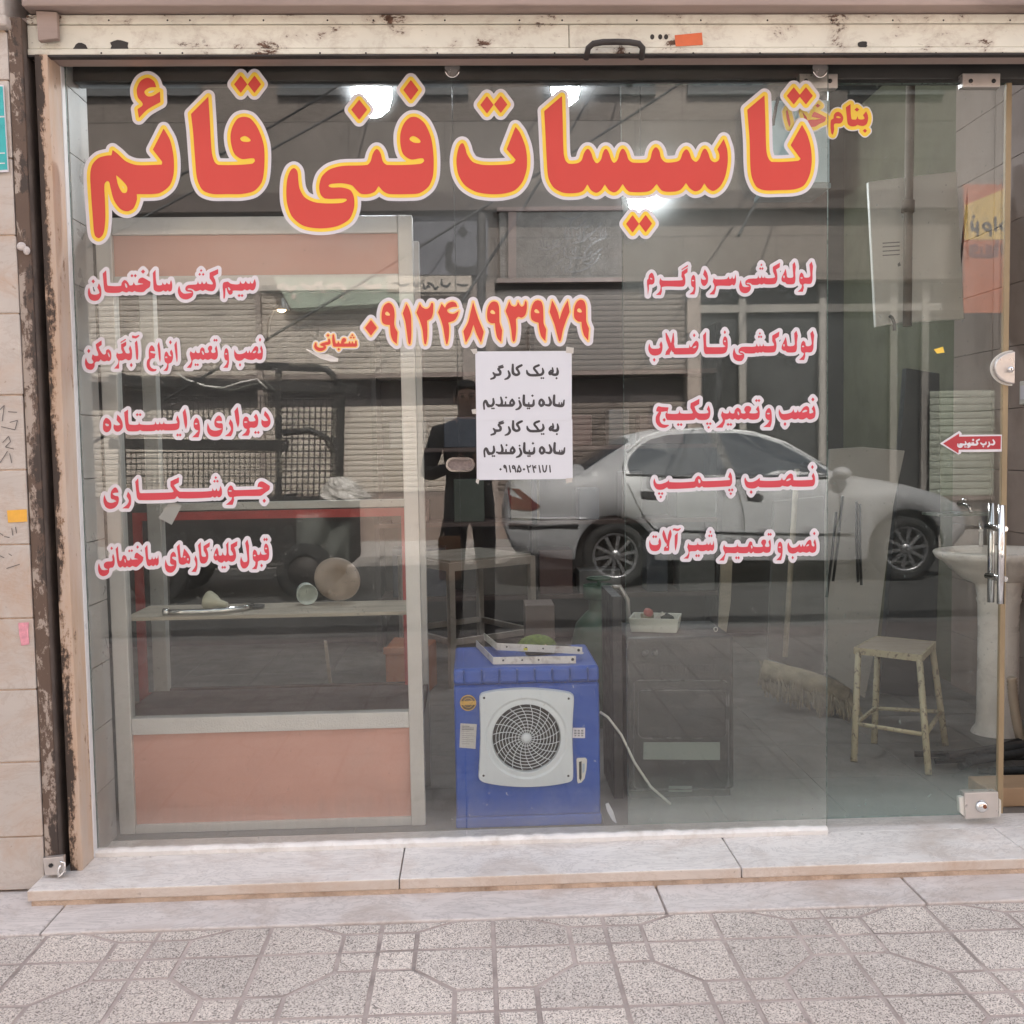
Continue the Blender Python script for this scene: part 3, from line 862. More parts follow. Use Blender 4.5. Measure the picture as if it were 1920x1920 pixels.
TX['note_low'] = '@ 880.6 744.8 9.143\n'+_NOTE1+'\n@ 880.9 729.3 9.143\n'+_NOTE2+"""
@ 880 770 9.143
D 535,1005 24
S 640,1050,22 625,960,27 600,940,27 600,975,24 625,985,22
S 685,940,20 705,1050,26
S 795,1050,22 775,960,27 748,945,24 745,985,24 770,990,22
S 850,940,22 885,1020,26 860,1050,24 845,1030,20 825,1050,24 830,1010,24 850,945,20
D 937,1005 24
S 990,940,22 1020,1055,24
S 995,965,22 1040,960,22 1050,940,20
S 1085,940,22 1110,1055,24
S 1095,975,22 1140,980,22
S 1140,945,20 1115,960,22
S 1195,940,20 1215,1055,26
S 1255,940,22 1290,1050,24 1325,940,22
S 1378,940,20 1388,1050,24"""
TX['arrow_text'] = """
@ 1750 800 12.8
S 1435,320,34 1465,380,44 1440,425,44 1390,425,34
S 1335,370,28 1350,430,40 1310,480,36
S 1265,370,28 1255,410,44 1190,430,44 1140,395,34
D 1200,475 24
S 1100,310,38 1040,345,38 1060,400,44 1030,430,48 900,430,48
S 930,380,24 930,420,30
S 965,380,24 965,420,30
D 955,318 32
S 870,400,50 830,430,50 875,460,44 835,490,44
S 770,360,28 780,420,44 720,430,44 650,420,44 640,450,44 690,465,36 640,490,44 595,465,38 590,415,28
D 755,485 20
D 785,485 20"""
# writing across the street, drawn as it appears mirrored in the glass
TX['banner'] = """
@ 1780 330 7.11
D 360,525 28
S 340,590,40 350,690,46 400,690,42 415,600,36
S 415,690,36 415,770,36
S 590,770,36 580,640,42 525,610,38 490,650,40 530,700,38 580,690,36
S 650,540,36 660,700,42
S 750,600,34 715,650,38 760,700,36
"""
TX['banner2'] = """
@ 1780 330 7.11
S 330,920,34 390,905,34 410,950,38 380,985,34 330,960,34 325,1020,42 400,1045,42 660,1040,42 680,990,36 680,850,34
S 470,930,30 470,1030,34
S 540,910,30 545,1030,34
S 590,910,30 592,1030,34
S 640,920,28 640,1030,34
S 740,900,34 745,1020,36
"""
TX['strip'] = """
@ 480 460 3.84
S 1395,275,16 1375,295,18 1340,285,18 1335,260,12
D 1335,245 8
S 1310,300,16 1290,312,16 1270,285,16 1240,270,14
S 1240,290,18 1215,310,14 1205,280,14
D 1250,300 8
S 1170,265,14 1160,290,18 1140,285,16 1140,262,12
S 1520,285,14 1490,290,16 1450,280,14
S 1100,275,14 1070,290,16 1040,285,16 1010,270,14 985,275,14
"""
TX['sign'] = """
@ 480 460 3.84
S 160,300,30 200,285,34 240,320,30 280,300,30
S 330,280,30 400,310,34 450,270,30 480,330,30
S 520,300,30 600,280,34 640,320,30
S 700,300,34 760,280,30 820,300,34 890,290,36
D 270,370 24
D 610,365 22
"""
TX['verse'] = """
@ 930 390 8
S 1640,300,14 1640,440,26 1540,480,26 1430,550,24 1340,650,22 1330,730,22
S 1560,330,22 1570,450,24
S 1600,320,20 1605,440,22
S 1600,220,16 1500,330,24 1400,420,24 1420,480,24 1490,450,20
S 1385,160,16 1290,240,24 1200,320,24
S 1390,380,20 1330,480,24 1220,520,24 1150,530,20
S 1260,350,18 1265,460,22
S 1310,350,18 1315,450,22
S 1220,400,18 1240,470,22
S 1200,320,20 1130,290,18 1140,420,22 1100,460,22 1020,465,20
S 1060,300,20 1035,360,22 1040,450,22
S 1100,510,20 1040,600,22 1020,680,22 1080,745,24 1180,750,24 1330,740,24 1440,660,16
S 1080,330,18 1085,440,20
S 930,490,18 890,560,22 800,620,26 700,625,26 640,600,18
S 670,490,20 680,570,22
S 710,490,20 715,570,22
S 760,510,18 770,570,22 820,560,20
S 860,480,18 850,560,20
S 1010,490,16 960,560,20 900,590,20
S 1000,600,16 900,690,22 830,740,20
S 1600,600,14 1480,690,22 1380,760,22 1300,790,20
S 1560,690,18 1500,800,22 1400,880,24 1250,950,26 1080,960,22
S 1120,760,20 1110,880,22 1060,940,20
S 1480,740,18 1400,830,22 1330,830,18
S 1000,780,16 900,850,22 820,910,22 770,990,16
S 740,700,16 680,780,20 600,820,18 570,860,14
S 760,790,16 760,860,18
S 800,790,16 805,860,18
S 980,900,18 985,970,18
S 1040,890,18 1040,970,18
S 1300,60,18 1230,130,22 1130,170,22 960,130,14
S 1160,120,16 1120,220,20 1110,280,18
S 1200,590,16 1180,700,18
S 1140,600,14 1150,680,16
D 1330,575 18
D 1115,605 18
D 1210,405 18
D 905,765 18
D 680,730 16
D 1530,350 16
D 1280,130 14
S 1450,190,14 1430,240,18 1350,290,20 1290,280,16
"""
# ------------------------------------------------------------------ shared materials
M_ = {}
M_['terrazzo'] = speckle('terrazzo', (0.585, 0.525, 0.485), (0.23, 0.20, 0.185), (0.77, 0.70, 0.65), 370)
M_['grout'] = PM('grout', (0.43, 0.36, 0.33), 0.9, vary=0.3, nscale=7, bump=0.3, bscale=120, dirt=(0.13, 0.11, 0.10), dirt_amt=0.7, dirt_scale=5)
M_['step_marble'] = marble('step_marble', (0.78, 0.735, 0.70), (0.36, 0.33, 0.32), 0.32, (0.44, 0.34, 0.28), 0.62)
M_['ledge_marble'] = marble('ledge_marble', (0.66, 0.605, 0.58), (0.30, 0.27, 0.26), 0.4, (0.38, 0.29, 0.24), 0.65, 1.8)
M_['mortar'] = PM('mortar', (0.56, 0.42, 0.32), 0.95, vary=0.3, nscale=9, bump=0.9, bscale=70, dirt=(0.25, 0.15, 0.09), dirt_amt=0.7, dirt_scale=11)
M_['facing'] = marble('facing', (0.54, 0.485, 0.44), (0.42, 0.34, 0.29), 0.45, (0.46, 0.27, 0.16), 0.72, 1.5)
M_['caulk'] = PM('caulk', (0.78, 0.75, 0.72), 0.6, vary=0.1, nscale=9, dirt=(0.45, 0.38, 0.32), dirt_amt=0.5, dirt_scale=16, bump=0.3, bscale=60)
M_['asphalt'] = PM('asphalt', (0.050, 0.049, 0.048), 0.9, vary=0.25, nscale=3, bump=0.5, bscale=240)
M_['kerb'] = PM('kerb', (0.35, 0.33, 0.31), 0.85, vary=0.2, bump=0.3)
M_['far_pave'] = PM('far_pave', (0.33, 0.30, 0.28), 0.85, vary=0.2, bump=0.3)
M_['cream_rust'] = rust_paint('cream_rust', (0.74, 0.71, 0.61), (0.11, 0.06, 0.04), 0.15, (1, 1, 1.5), 11.0, 0.5)
M_['flange_rust'] = rust_paint('flange_rust', (0.44, 0.37, 0.31), (0.058, 0.042, 0.036), 0.50, (1, 1, 0.12), 16.0, 0.7)
M_['post_rust'] = rust_paint('post_rust', (0.62, 0.49, 0.39), (0.075, 0.045, 0.032), 0.20, (1, 1, 0.10), 15.0, 0.6, (0.58, 0.36, 0.21))
M_['dark_steel'] = PM('dark_steel', (0.035, 0.030, 0.028), 0.7, vary=0.4, nscale=8, bump=0.2)
M_['slot_dark'] = PM('slot_dark', (0.13, 0.10, 0.085), 0.9, vary=0.4, dirt=(0.26, 0.20, 0.16), dirt_amt=0.5, dirt_scale=9)
M_['lintel'] = PM('lintel', (0.34, 0.26, 0.225), 0.7, vary=0.15, nscale=4, stretch=(0.3, 1, 3), dirt=(0.10, 0.07, 0.06), dirt_amt=0.6, bump=0.15)
M_['lintel_grey'] = PM('lintel_grey', (0.42, 0.40, 0.42), 0.7, vary=0.15, nscale=4, dirt=(0.12, 0.10, 0.09), dirt_amt=0.5)
M_['header'] = PM('header', (0.20, 0.175, 0.16), 0.5, vary=0.15, nscale=5, stretch=(0.4, 1, 2), dirt=(0.07, 0.06, 0.05), dirt_amt=0.5)
M_['track'] = PM('track', (0.055, 0.053, 0.05), 0.45, vary=0.2, nscale=5)
M_['white_frame'] = PM('white_frame', (0.68, 0.66, 0.66), 0.35, vary=0.06, nscale=3, dirt=(0.42, 0.37, 0.34), dirt_amt=0.4, dirt_scale=6)
M_['tile_grey'] = PM('tile_grey', (0.40, 0.385, 0.37), 0.35, vary=0.15, nscale=2.5, dirt=(0.22, 0.20, 0.19), dirt_amt=0.4)
M_['alu'] = PM('alu', (0.56, 0.54, 0.51), 0.42, 0.25, vary=0.06, nscale=5, dirt=(0.38, 0.34, 0.30), dirt_amt=0.35, dirt_scale=10, bump=0.08, bscale=160)
M_['alu_grain'] = PM('alu_grain', (0.62, 0.60, 0.57), 0.5, 0.15, vary=0.06, nscale=6, bump=0.5, bscale=190)
M_['pink'] = PM('pink', (0.56, 0.31, 0.25), 0.5, vary=0.05, nscale=2.5, dirt=(0.50, 0.34, 0.29), dirt_amt=0.5, dirt_scale=3, bump=0.05, bscale=200)
M_['red_tape'] = PM('red_tape', (0.42, 0.05, 0.045), 0.5, vary=0.15, nscale=9)
M_['wood'] = PM('wood', (0.40, 0.34, 0.27), 0.6, vary=0.2, nscale=5, stretch=(0.4, 4, 4))
M_['brown_board'] = PM('brown_board', (0.085, 0.055, 0.048), 0.6, vary=0.2, nscale=5)
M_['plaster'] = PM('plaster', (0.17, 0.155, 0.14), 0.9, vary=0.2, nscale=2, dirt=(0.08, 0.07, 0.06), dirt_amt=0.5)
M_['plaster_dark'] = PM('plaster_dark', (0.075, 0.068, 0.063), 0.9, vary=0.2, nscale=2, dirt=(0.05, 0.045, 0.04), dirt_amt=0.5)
M_['wall_brown'] = PM('wall_brown', (0.30, 0.235, 0.20), 0.6, vary=0.12, nscale=2, dirt=(0.14, 0.10, 0.08), dirt_amt=0.4)
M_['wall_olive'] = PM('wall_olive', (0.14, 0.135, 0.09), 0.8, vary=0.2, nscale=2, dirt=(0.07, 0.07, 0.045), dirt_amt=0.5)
M_['floor_tile'] = PM('floor_tile', (0.165, 0.152, 0.14), 0.45, vary=0.2, nscale=2.5, dirt=(0.09, 0.08, 0.07), dirt_amt=0.6, dirt_scale=4)
M_['vinyl_red'] = PM('vinyl_red', (0.64, 0.058, 0.045), 0.38, vary=0.05, nscale=2)
M_['vinyl_rose'] = PM('vinyl_rose', (0.62, 0.055, 0.08), 0.38, vary=0.05, nscale=2)
M_['vinyl_yellow'] = PM('vinyl_yellow', (0.90, 0.62, 0.06), 0.38, vary=0.04, nscale=2)
M_['vinyl_straw'] = PM('vinyl_straw', (0.90, 0.60, 0.23), 0.38, vary=0.04, nscale=2)
M_['vinyl_white'] = PM('vinyl_white', (0.70, 0.665, 0.71), 0.38, vary=0.04, nscale=2)
M_['paper'] = PM('paper', (0.68, 0.69, 0.74), 0.8, vary=0.02, nscale=4)
M_['ink'] = PM('ink', (0.055, 0.05, 0.055), 0.6, vary=0.3, nscale=9)
M_['tape'] = PM('tape', (0.55, 0.52, 0.48), 0.4, vary=0.1, nscale=20)
M_['chrome'] = flat('chrome', (0.78, 0.77, 0.76), 0.12, 1.0)
M_['satin'] = PM('satin', (0.60, 0.56, 0.53), 0.35, 0.7, vary=0.08, nscale=12)
M_['black'] = PM('black', (0.022, 0.021, 0.022), 0.5, vary=0.3, nscale=8)
M_['rubber'] = PM('rubber', (0.018, 0.018, 0.018), 0.8, vary=0.3, nscale=20)
M_['white_enamel'] = PM('white_enamel', (0.66, 0.64, 0.59), 0.35, vary=0.07, nscale=4, dirt=(0.45, 0.40, 0.34), dirt_amt=0.3)
M_['glass_edge'] = PM('glass_edge', (0.10, 0.15, 0.13), 0.3, vary=0.2, nscale=8)
M_['glass_edge_gold'] = PM('glass_edge_gold', (0.30, 0.225, 0.13), 0.45, vary=0.25, nscale=5, stretch=(1, 1, 0.4), dirt=(0.22, 0.15, 0.08), dirt_amt=0.6)
G_FRONT = glass_face('pane_front', 0.054, (0.955, 0.965, 0.955), 0.008, 0.0, (0.07, 0.17, 0.16))
G_BACK = glass_face('pane_back', 0.038, (0.965, 0.975, 0.965))
G_DOOR_F = glass_face('door_front', 0.042, (0.93, 0.955, 0.94), 0.014, 3.7, (0.06, 0.20, 0.26), (0.40, 0.53, 0.50))  # teal film colour paints an aqua haze low on the door glass
G_DOOR_B = glass_face('door_back', 0.030, (0.95, 0.965, 0.955))
G_CASE = glass_face('case_glass', 0.018, (0.96, 0.97, 0.965), 0.006, 1.9)

# ------------------------------------------------------------------ ground: pavement tiles, kerb, road
T = 0.292; TX0 = -0.263; TY0 = -0.553
pv = MB()
def tile_piece(poly):
    """a raised piece of a paving tile, edges drawn in by the width of the groove"""
    c = Vector((sum(p[0] for p in poly)/len(poly), sum(p[1] for p in poly)/len(poly), 0))
    n = len(poly); g = 0.0062; out = []
    for i in range(n):
        p0, p1, p2 = [Vector((*poly[(i+k-1) % n], 0)) for k in range(3)]
        d1 = (p1-p0).normalized(); d2 = (p2-p1).normalized()
        n1 = Vector((-d1.y, d1.x, 0)); n2 = Vector((-d2.y, d2.x, 0))
        bi = (n1+n2); L = bi.length_squared
        out.append(p1 + bi*(2*g/max(L, 0.3)))
    top = [Vector((p.x, p.y, 0.0)) for p in out]; bot = [Vector((p.x, p.y, -0.0028)) for p in out]
    low = [p + (p-c).normalized()*0.0025 for p in bot]
    m = len(top); pv._add(top+low, [tuple(range(m))], 0); pv._add(top+low, [(i, i+m, (i+1) % m+m, (i+1) % m) for i in range(m)], 1)
s_ = 0.095
for i in range(-16, 17):
    for j in range(-1, 11):
        x0, y1 = TX0+i*T, TY0-j*T; x1, y0 = x0+T, y1-T
        if y0 < -3.75: continue
        if y1 > -0.40+T: continue
        # ring squares sit on every second crossing
        par = (i+j) % 2
        def mp(u, v):      # u to the right, v away from the upper edge
            return (x0+u, y1-v) if par == 0 else (x1-u, y1-v)
        A = [(0, 0), (s_, 0), (s_, s_), (0, s_)]
        Bq = [(T-s_, T-s_), (T, T-s_), (T, T), (T-s_, T)]
        P1 = [(s_, 0), (T, 0), (T, T-s_), (T-s_, T-s_), (s_, s_)]
        P2 = [(0, s_), (s_, s_), (T-s_, T-s_), (T-s_, T), (0, T)]
        for q in (A, Bq, P1, P2):
            pts = [mp(*p) for p in q]
            pts = [(x, min(y, -0.402)) for x, y in pts]
            u = []
            for p in pts:
                if not u or (abs(p[0]-u[-1][0])+abs(p[1]-u[-1][1])) > 1e-5: u.append(p)
            if len(u) > 1 and abs(u[0][0]-u[-1][0])+abs(u[0][1]-u[-1][1]) < 1e-5: u.pop()
            if len(u) < 3: continue
            ar = sum(u[k][0]*u[(k+1) % len(u)][1]-u[(k+1) % len(u)][0]*u[k][1] for k in range(len(u)))/2
            if abs(ar) < 3e-4: continue
            if ar < 0: u = u[::-1]
            tile_piece(u)
struct(pv.build('pavement', [M_['terrazzo'], M_['grout']]), 'terrazzo pavement tiles with grooved squares and diagonals')
gb = MB().box(-14, 14, -3.85, 0.0, -0.10, -0.0026)
struct(gb.build('pavement_bed', M_['grout']))
struct(MB().box(-14, 14, -4.0, -3.85, -0.2, 0.004).build('kerb', M_['kerb'], bevel=0.01))
struct(MB().box(-60, 60, -8.95, -4.0, -0.4, -0.085).build('road', M_['asphalt']))
struct(MB().box(-60, 60, -11.0, -8.95, -0.4, 0.03).build('far_pavement', M_['far_pave']))
struct(MB().box(-200, 200, -200, 200, -0.7, -0.45).build('ground', M_['far_pave']))

# marble ledge (flush with the pavement) and marble door step on a mortar bed
lg = MB()
for a, b in zip((-4.0, -1.16, 0.498, 1.21, 3.2), (-1.162, 0.495, 1.206, 3.198, 5.0)):
    lg.box(a+0.0015, b-0.0015, -0.402-random.uniform(0, 0.004), -0.08, -0.03, 0.007)
struct(lg.build('marble_ledge', M_['ledge_marble'], bevel=0.004), 'pale marble ledge between step and pavement')
st = MB()
for a, b in ((-1.262, -0.232), (-0.229, 0.742), (0.745, 1.60), (1.603, 3.0)):
    st.box(a, b, -0.243, 0.0, 0.021, 0.0520)
st.box(-1.25, 3.0, 0.001, 0.12, 0.02, 0.0505)
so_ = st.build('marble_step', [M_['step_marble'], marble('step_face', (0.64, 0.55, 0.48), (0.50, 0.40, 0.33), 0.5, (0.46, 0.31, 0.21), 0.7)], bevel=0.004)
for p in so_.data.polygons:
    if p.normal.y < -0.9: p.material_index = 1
struct(so_, 'worn white marble door step')
struct(MB().box(-1.252, 2.9, -0.2385, 0.0, 0.0, 0.0205).build('step_mortar', M_['mortar']))
# rough white strip that beds the fixed panes
ck = MB(); n = 120
xs_ = np.linspace(-1.165, 1.072, n); prof = []
for i, x in enumerate(xs_):
    h = 0.0725+0.0022*math.sin(i*1.7)*random.random()+random.uniform(-0.0014, 0.0014); f = -0.018+random.uniform(-0.0015, 0.0015)
    prof.append([(x, f, 0.0523), (x, f-0.001, 0.066), (x, f+0.006, h), (x, 0.0, h+0.001), (x, 0.012, h), (x, 0.014, 0.0523)])
vs = [p for r in prof for p in r]; k = 6
ck._add(vs, [(i*k+j, i*k+j+1, (i+1)*k+j+1, (i+1)*k+j) for i in range(n-1) for j in range(k-1)], 0, False)
ck._add(prof[0], [tuple(range(k))]); ck._add(prof[-1], [tuple(range(k))])
tag(ck.build('bedding_strip', M_['caulk']), 'rough white plaster strip along the foot of the fixed glass', 'strip')

# ------------------------------------------------------------------ the shop's shell
fl = MB()
for i in range(-6, 7):
    for j in range(0, 12):
        fl.box(i*0.4+0.0015, i*0.4+0.3985, 0.121+j*0.4+0.0015, 0.121+j*0.4+0.3985, 0.0, 0.050)
struct(fl.build('floor', M_['floor_tile']), 'grey shop floor tiles')
struct(MB().box(-2.5, 2.7, 0.12, 5.0, -0.05, 0.046).build('floor_bed', M_['grout']))
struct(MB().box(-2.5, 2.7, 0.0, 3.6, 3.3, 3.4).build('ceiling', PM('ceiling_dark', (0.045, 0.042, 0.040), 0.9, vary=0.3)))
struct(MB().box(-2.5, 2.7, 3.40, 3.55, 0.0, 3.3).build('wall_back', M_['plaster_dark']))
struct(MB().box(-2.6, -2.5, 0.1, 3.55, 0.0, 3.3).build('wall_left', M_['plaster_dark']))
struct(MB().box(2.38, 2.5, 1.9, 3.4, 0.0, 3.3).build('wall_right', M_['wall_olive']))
wr = MB()
for j in range(5):
    for k in range(12):
        wr.box(2.36, 2.5, 0.02+j*0.37, 0.02+j*0.37+0.367, 0.05+k*0.27, 0.05+k*0.27+0.267)
struct(wr.build('wall_right_tiled', M_['wall_brown']))
# tiled stone cheek behind the left edge of the glass
ch = MB(); z = 0.05
while z < 2.36:
    ch.box(-1.30, -1.1535, 0.012, 0.16, z, min(z+0.187, 2.4)); z += 0.190
struct(ch.build('wall_cheek', M_['tile_grey']), 'grey tiled stone reveal behind the left edge of the glass')

# unseen upper storeys of the shop building, sized to shade the shop front
bd = thing('shop_building', 'unseen upper wall of the shop building, sized to shade the shop front', 'building', (0, 0, 0))
MB().box(-9, 9, -0.10, 0.14, 2.60, 3.41).box(-9, 9, -0.10, 5.2, 3.412, 5.7).build('wall', PM('shop_wall', (0.40, 0.33, 0.29), 0.8, vary=0.15, bump=0.2), bd)
MB().box(-9, -2.62, -0.08, 5.2, 0.0, 2.597).build('wall', M_['plaster'], bd)
MB().box(2.72, 9, -0.08, 5.2, 0.0, 2.597).build('wall', M_['plaster'], bd)
MB().box(-9.05, 9.05, -0.25, 5.25, 5.7, 5.85).build('roof', M_['lintel_grey'], bd)
MB().box(-2.62, 2.72, 0.0, 0.14, 2.44, 2.597).build('wall', M_['plaster'], bd)

# lintel over the opening
ln = thing('steel_lintel', 'brown painted steel beam over the roller shutter', 'beam', (0, -0.1, 2.485))
MB().box(-1.205, 3.0, -0.155, -0.005, 2.482, 2.515).build('flange', M_['lintel'], ln, bevel=0.004)
MB().box(-1.205, 3.0, -0.125, -0.005, 2.517, 2.598).build('web', M_['lintel_grey'], ln, bevel=0.003)

# stone pilaster
pl = MB(); z = 0.012; xr = at(41, 700, -0.14).x
courses = [0.012, 0.168, 0.385, 0.595, 0.800, 1.010, 1.22, 1.43, 1.655, 1.87, 2.08, 2.29, 2.42]
for a, b in zip(courses[:-1], courses[1:]):
    e = random.uniform(-0.002, 0.002)
    pl.box(-2.6, xr+e, -0.140+random.uniform(-0.0015, 0.0015), 0.0, a+0.0018, b-0.0018)
po = thing('stone_pilaster', 'cream stone pilaster with scribbles left of the shop window', 'pilaster', (-1.6, -0.14, 0))
pl.build('stone_courses', M_['facing'], po, bevel=0.0025)
MB().box(-2.58, xr-0.004, -0.136, -0.01, 0.012, 2.6).build('joint_mortar', M_['mortar'], po)
MB().box(-2.6, xr+0.012, -0.168, 0.0, 2.425, 2.455).box(-2.6, xr+0.002, -0.152, 0.0, 2.457, 2.6).build('cap', M_['facing'], po, bevel=0.006)
# scribbled pencil numbers on the stones
sc = MB()
def scrib(pts, w=2.4):
    pp = [at(x, y, -0.1425) for x, y in pts]
    for a, b in zip(pp[:-1], pp[1:]):
        d = (b-a); nn = Vector((-d.z, 0, d.x)).normalized()*(w/1900*2.9/2)
        sc._add([a-nn, b-nn, b+nn, a+nn], [(0, 1, 2, 3)])
for s in ([(0, 768), (8, 760), (4, 790)], [(15, 772), (32, 773)], [(18, 792), (33, 788), (28, 806), (2, 800)], [(5, 830), (16, 818), (20, 828), (10, 838), (26, 842)],
          [(0, 868), (14, 846)], [(18, 850), (22, 868)], [(22, 990), (24, 1004)], [(29, 988), (31, 1000)], [(0, 1000), (6, 1004)], [(8, 1006), (18, 1008)],
          [(12, 1066), (37, 1058)], [(16, 1038), (22, 1042)], [(0, 1042), (8, 1046)]):
    scrib(s, 1.6)
sc.build('pencil_marks', PM('pencil', (0.17, 0.15, 0.14), 0.8), po)
struct(MB().box(2.06, 2.72, -0.14, 0.012, 0.012, 2.6).build('wall_pier', M_['facing']))

# shutter guide rail and jamb
gr = thing('shutter_guide_rail', 'rusty steel guide rail of the roller shutter beside the stone pilaster', 'rail', (-1.2, -0.1, 0.05))
xa = lambda px, Y: at(px, 700, Y).x
f0, f1, f2, f3 = xa(44, -0.135), xa(69, -0.135), xa(91, -0.11), xa(128, -0.06)
MB().box(f0, f1, -0.137, -0.128, 0.045, 2.46).build('outer_flange', sooted('flange_paint', (0.40, 0.33, 0.28), (0.17, 0.11, 0.08), (0.055, 0.040, 0.033), f1, 0.020, 0.85), gr, bevel=0.001)
MB().box(f0, f0+0.004, -0.127, -0.01, 0.045, 2.46).box(f1+0.0005, f2-0.0005, -0.05, -0.035, 0.045, 2.46).box(f1-0.008, f1-0.0005, -0.127, -0.05, 0.045, 2.46).build('slot', M_['slot_dark'], gr)
MB().box(f2, f3, -0.112, -0.022, 0.052, 2.37).build('jamb', sooted('jamb_paint', (0.56, 0.45, 0.37), (0.34, 0.20, 0.12), (0.055, 0.038, 0.030), f2, 0.022, 0.35, (0.50, 0.32, 0.20)), gr, bevel=0.002)
mb = MB()
for px, py in ((33, 452), (10, 462)):
    pass
mb.ball(at(40, 462, -0.142), 0.012, 10, 6, sc=(1.1, 0.5, 1)); mb.ball(at(50, 470, -0.142), 0.010, 10, 6, sc=(1, 0.5, 1.2))
mb.build('mortar_lump', M_['ledge_marble'], gr)
lk = thing('hasp_lock', 'rusty hasp with a padlock at the foot of the shutter rail', 'lock', at(100, 1640, -0.15))
mb = MB().pxprism([(80, 1610), (118, 1606), (119, 1640), (84, 1642)], -0.162, 0.02)
mb.build('hasp_plate', M_['satin'], lk, bevel=0.002)
MB().lathe([(0.006, -0.001), (0.006, 0.001), (0.0, 0.001)], at(95, 1623, -0.164), (0, 1, 0), 12).build('hole', M_['black'], lk)
MB().tube([at(x, y, -0.168) for x, y in ((113, 1615), (121, 1618), (121, 1632), (116, 1640), (110, 1644), (109, 1632), (114, 1622))], 0.0032, 8).build('shackle', M_['chrome'], lk)

# white frame strip at the left edge of the glass
a, b = at(99, 125, -0.02), at(119.5, 125, -0.02)
wf = MB().box(a.x, -1.156, -0.024, 0.012, 0.053, at(105, 122, -0.02).z)
wf.box(a.x-0.006, a.x-0.0005, -0.020, 0.0, 0.053, at(105, 122, -0.02).z)
tag(wf.build('window_frame_strip', M_['white_frame'], bevel=0.002), 'white plastic strip framing the left edge of the glass', 'frame')

# ------------------------------------------------------------------ roller shutter, rolled up: its bottom rail shows
rs = thing('roller_shutter', 'rolled-up cream roller shutter with chipped rusty bottom rail', 'shutter', (0.3, -0.09, 2.37))
X0, X1 = -1.215, 2.06; sx = at(1067, 80, -0.1).x
for a, b in ((X0, sx-0.001), (sx+0.001, X1)):
    MB().box(a, b, -0.100, -0.085, 2.389, 2.453).build('rail_plate', M_['cream_rust'], rs, bevel=0.002)
MB().box(X0, X1, -0.104, -0.085, 2.4545, 2.480).build('upper_lip', M_['cream_rust'], rs, bevel=0.003)
MB().box(X0, X1, -0.105, -0.085, 2.3705, 2.3875).build('lower_lip', M_['cream_rust'], rs, bevel=0.003)
MB().box(X0, X1, -0.108, -0.085, 2.3645, 2.3695).build('bottom_seal', M_['dark_steel'], rs)
MB().box(X0-0.03, X1+0.05, -0.084, -0.02, 2.37, 2.48).build('curtain_roll', M_['lintel'], rs)
pts = [(1101, 102), (1103, 90), (1112, 82), (1130, 79), (1155, 78.5), (1180, 79), (1198, 82), (1205, 90), (1206, 102)]
hp = [at(x, y, -0.135) for x, y in pts]; hp[0].y = -0.105; hp[-1].y = -0.105
MB().tube(hp, 0.0085, 10).build('handle', M_['dark_steel'], rs)
mb = MB()
for px in (190, 300, 342, 480, 600, 686, 820, 960, 1040, 1180, 1300, 1425, 1545, 1660, 1755, 1880):
    mb.ball(at(px, 99.5, -0.105), 0.0028, 8, 4, sc=(1, 0.6, 1)); mb.ball(at(px+14, 38, -0.104), 0.0028, 8, 4, sc=(1, 0.6, 1))
mb.build('rivets', M_['dark_steel'], rs)
br = MB()
for cx, cy, r in ((223, 86, 17), (150, 92, 15), (1618, 83, 9)):
    t = [(cx+r*math.cos(a)*random.uniform(0.75, 1.15), cy+r*0.8*math.sin(a)*random.uniform(0.75, 1.1)) for a in np.linspace(0, 2*math.pi, 14, endpoint=False)]
    br.pxprism(t, -0.1013, 0.001)
for cx in (1223, 1238, 1249):
    t = [(cx+4*math.cos(a), 69+5*math.sin(a)) for a in np.linspace(0, 2*math.pi, 10, endpoint=False)]
    br.pxprism(t, -0.1013, 0.001)
br.build('bare_patch', M_['dark_steel'], rs)
MB().pxprism([(67, 20), (106, 22), (108, 72), (71, 76)], -0.128, 0.02).build('end_bracket', M_['lintel'], rs, bevel=0.002)
tag(MB().pxprism([(1265, 66), (1316, 61), (1318, 84), (1267, 87)], -0.1022, 0.0008).build('sticker', PM('orange_sticker', (0.72, 0.16, 0.06), 0.6, vary=0.12, nscale=14)),
    'small orange paper sticker on the cream shutter rail', 'sticker')

# steel header above the glass and door track behind it
GT = at(900, 121, 0).z
struct(MB().box(-1.18, 2.06, -0.030, 0.0, GT, 2.44).build('beam_header', M_['header'], bevel=0.002))
struct(MB().box(-1.152, 2.06, 0.052, 0.11, at(900, 151, 0.052).z, 2.56).build('beam_track', M_['track'], bevel=0.003))

# ------------------------------------------------------------------ glass
def pane(name, label, x0, x1, y0, z0, z1, mf, mb_, edge, th=0.008):
    o = thing(name, label, 'glass pane', ((x0+x1)/2, y0, z0))
    m = MB()
    m._add([(x0, y0, z0), (x1, y0, z0), (x1, y0, z1), (x0, y0, z1)], [(0, 1, 2, 3)], 0)
    y1 = y0+th
    m._add([(x0, y1, z0), (x1, y1, z0), (x1, y1, z1), (x0, y1, z1)], [(3, 2, 1, 0)], 1)
    m._add([(x0, y0, z0), (x1, y0, z0), (x1, y0, z1), (x0, y0, z1), (x0, y1, z0), (x1, y1, z0), (x1, y1, z1), (x0, y1, z1)],
           [(0, 1, 5, 4), (1, 2, 6, 5), (2, 3, 7, 6), (3, 0, 4, 7)], 2)
    m.build('sheet', [mf, mb_, edge], o)
    return o
xj = at(861, 850, 0).x
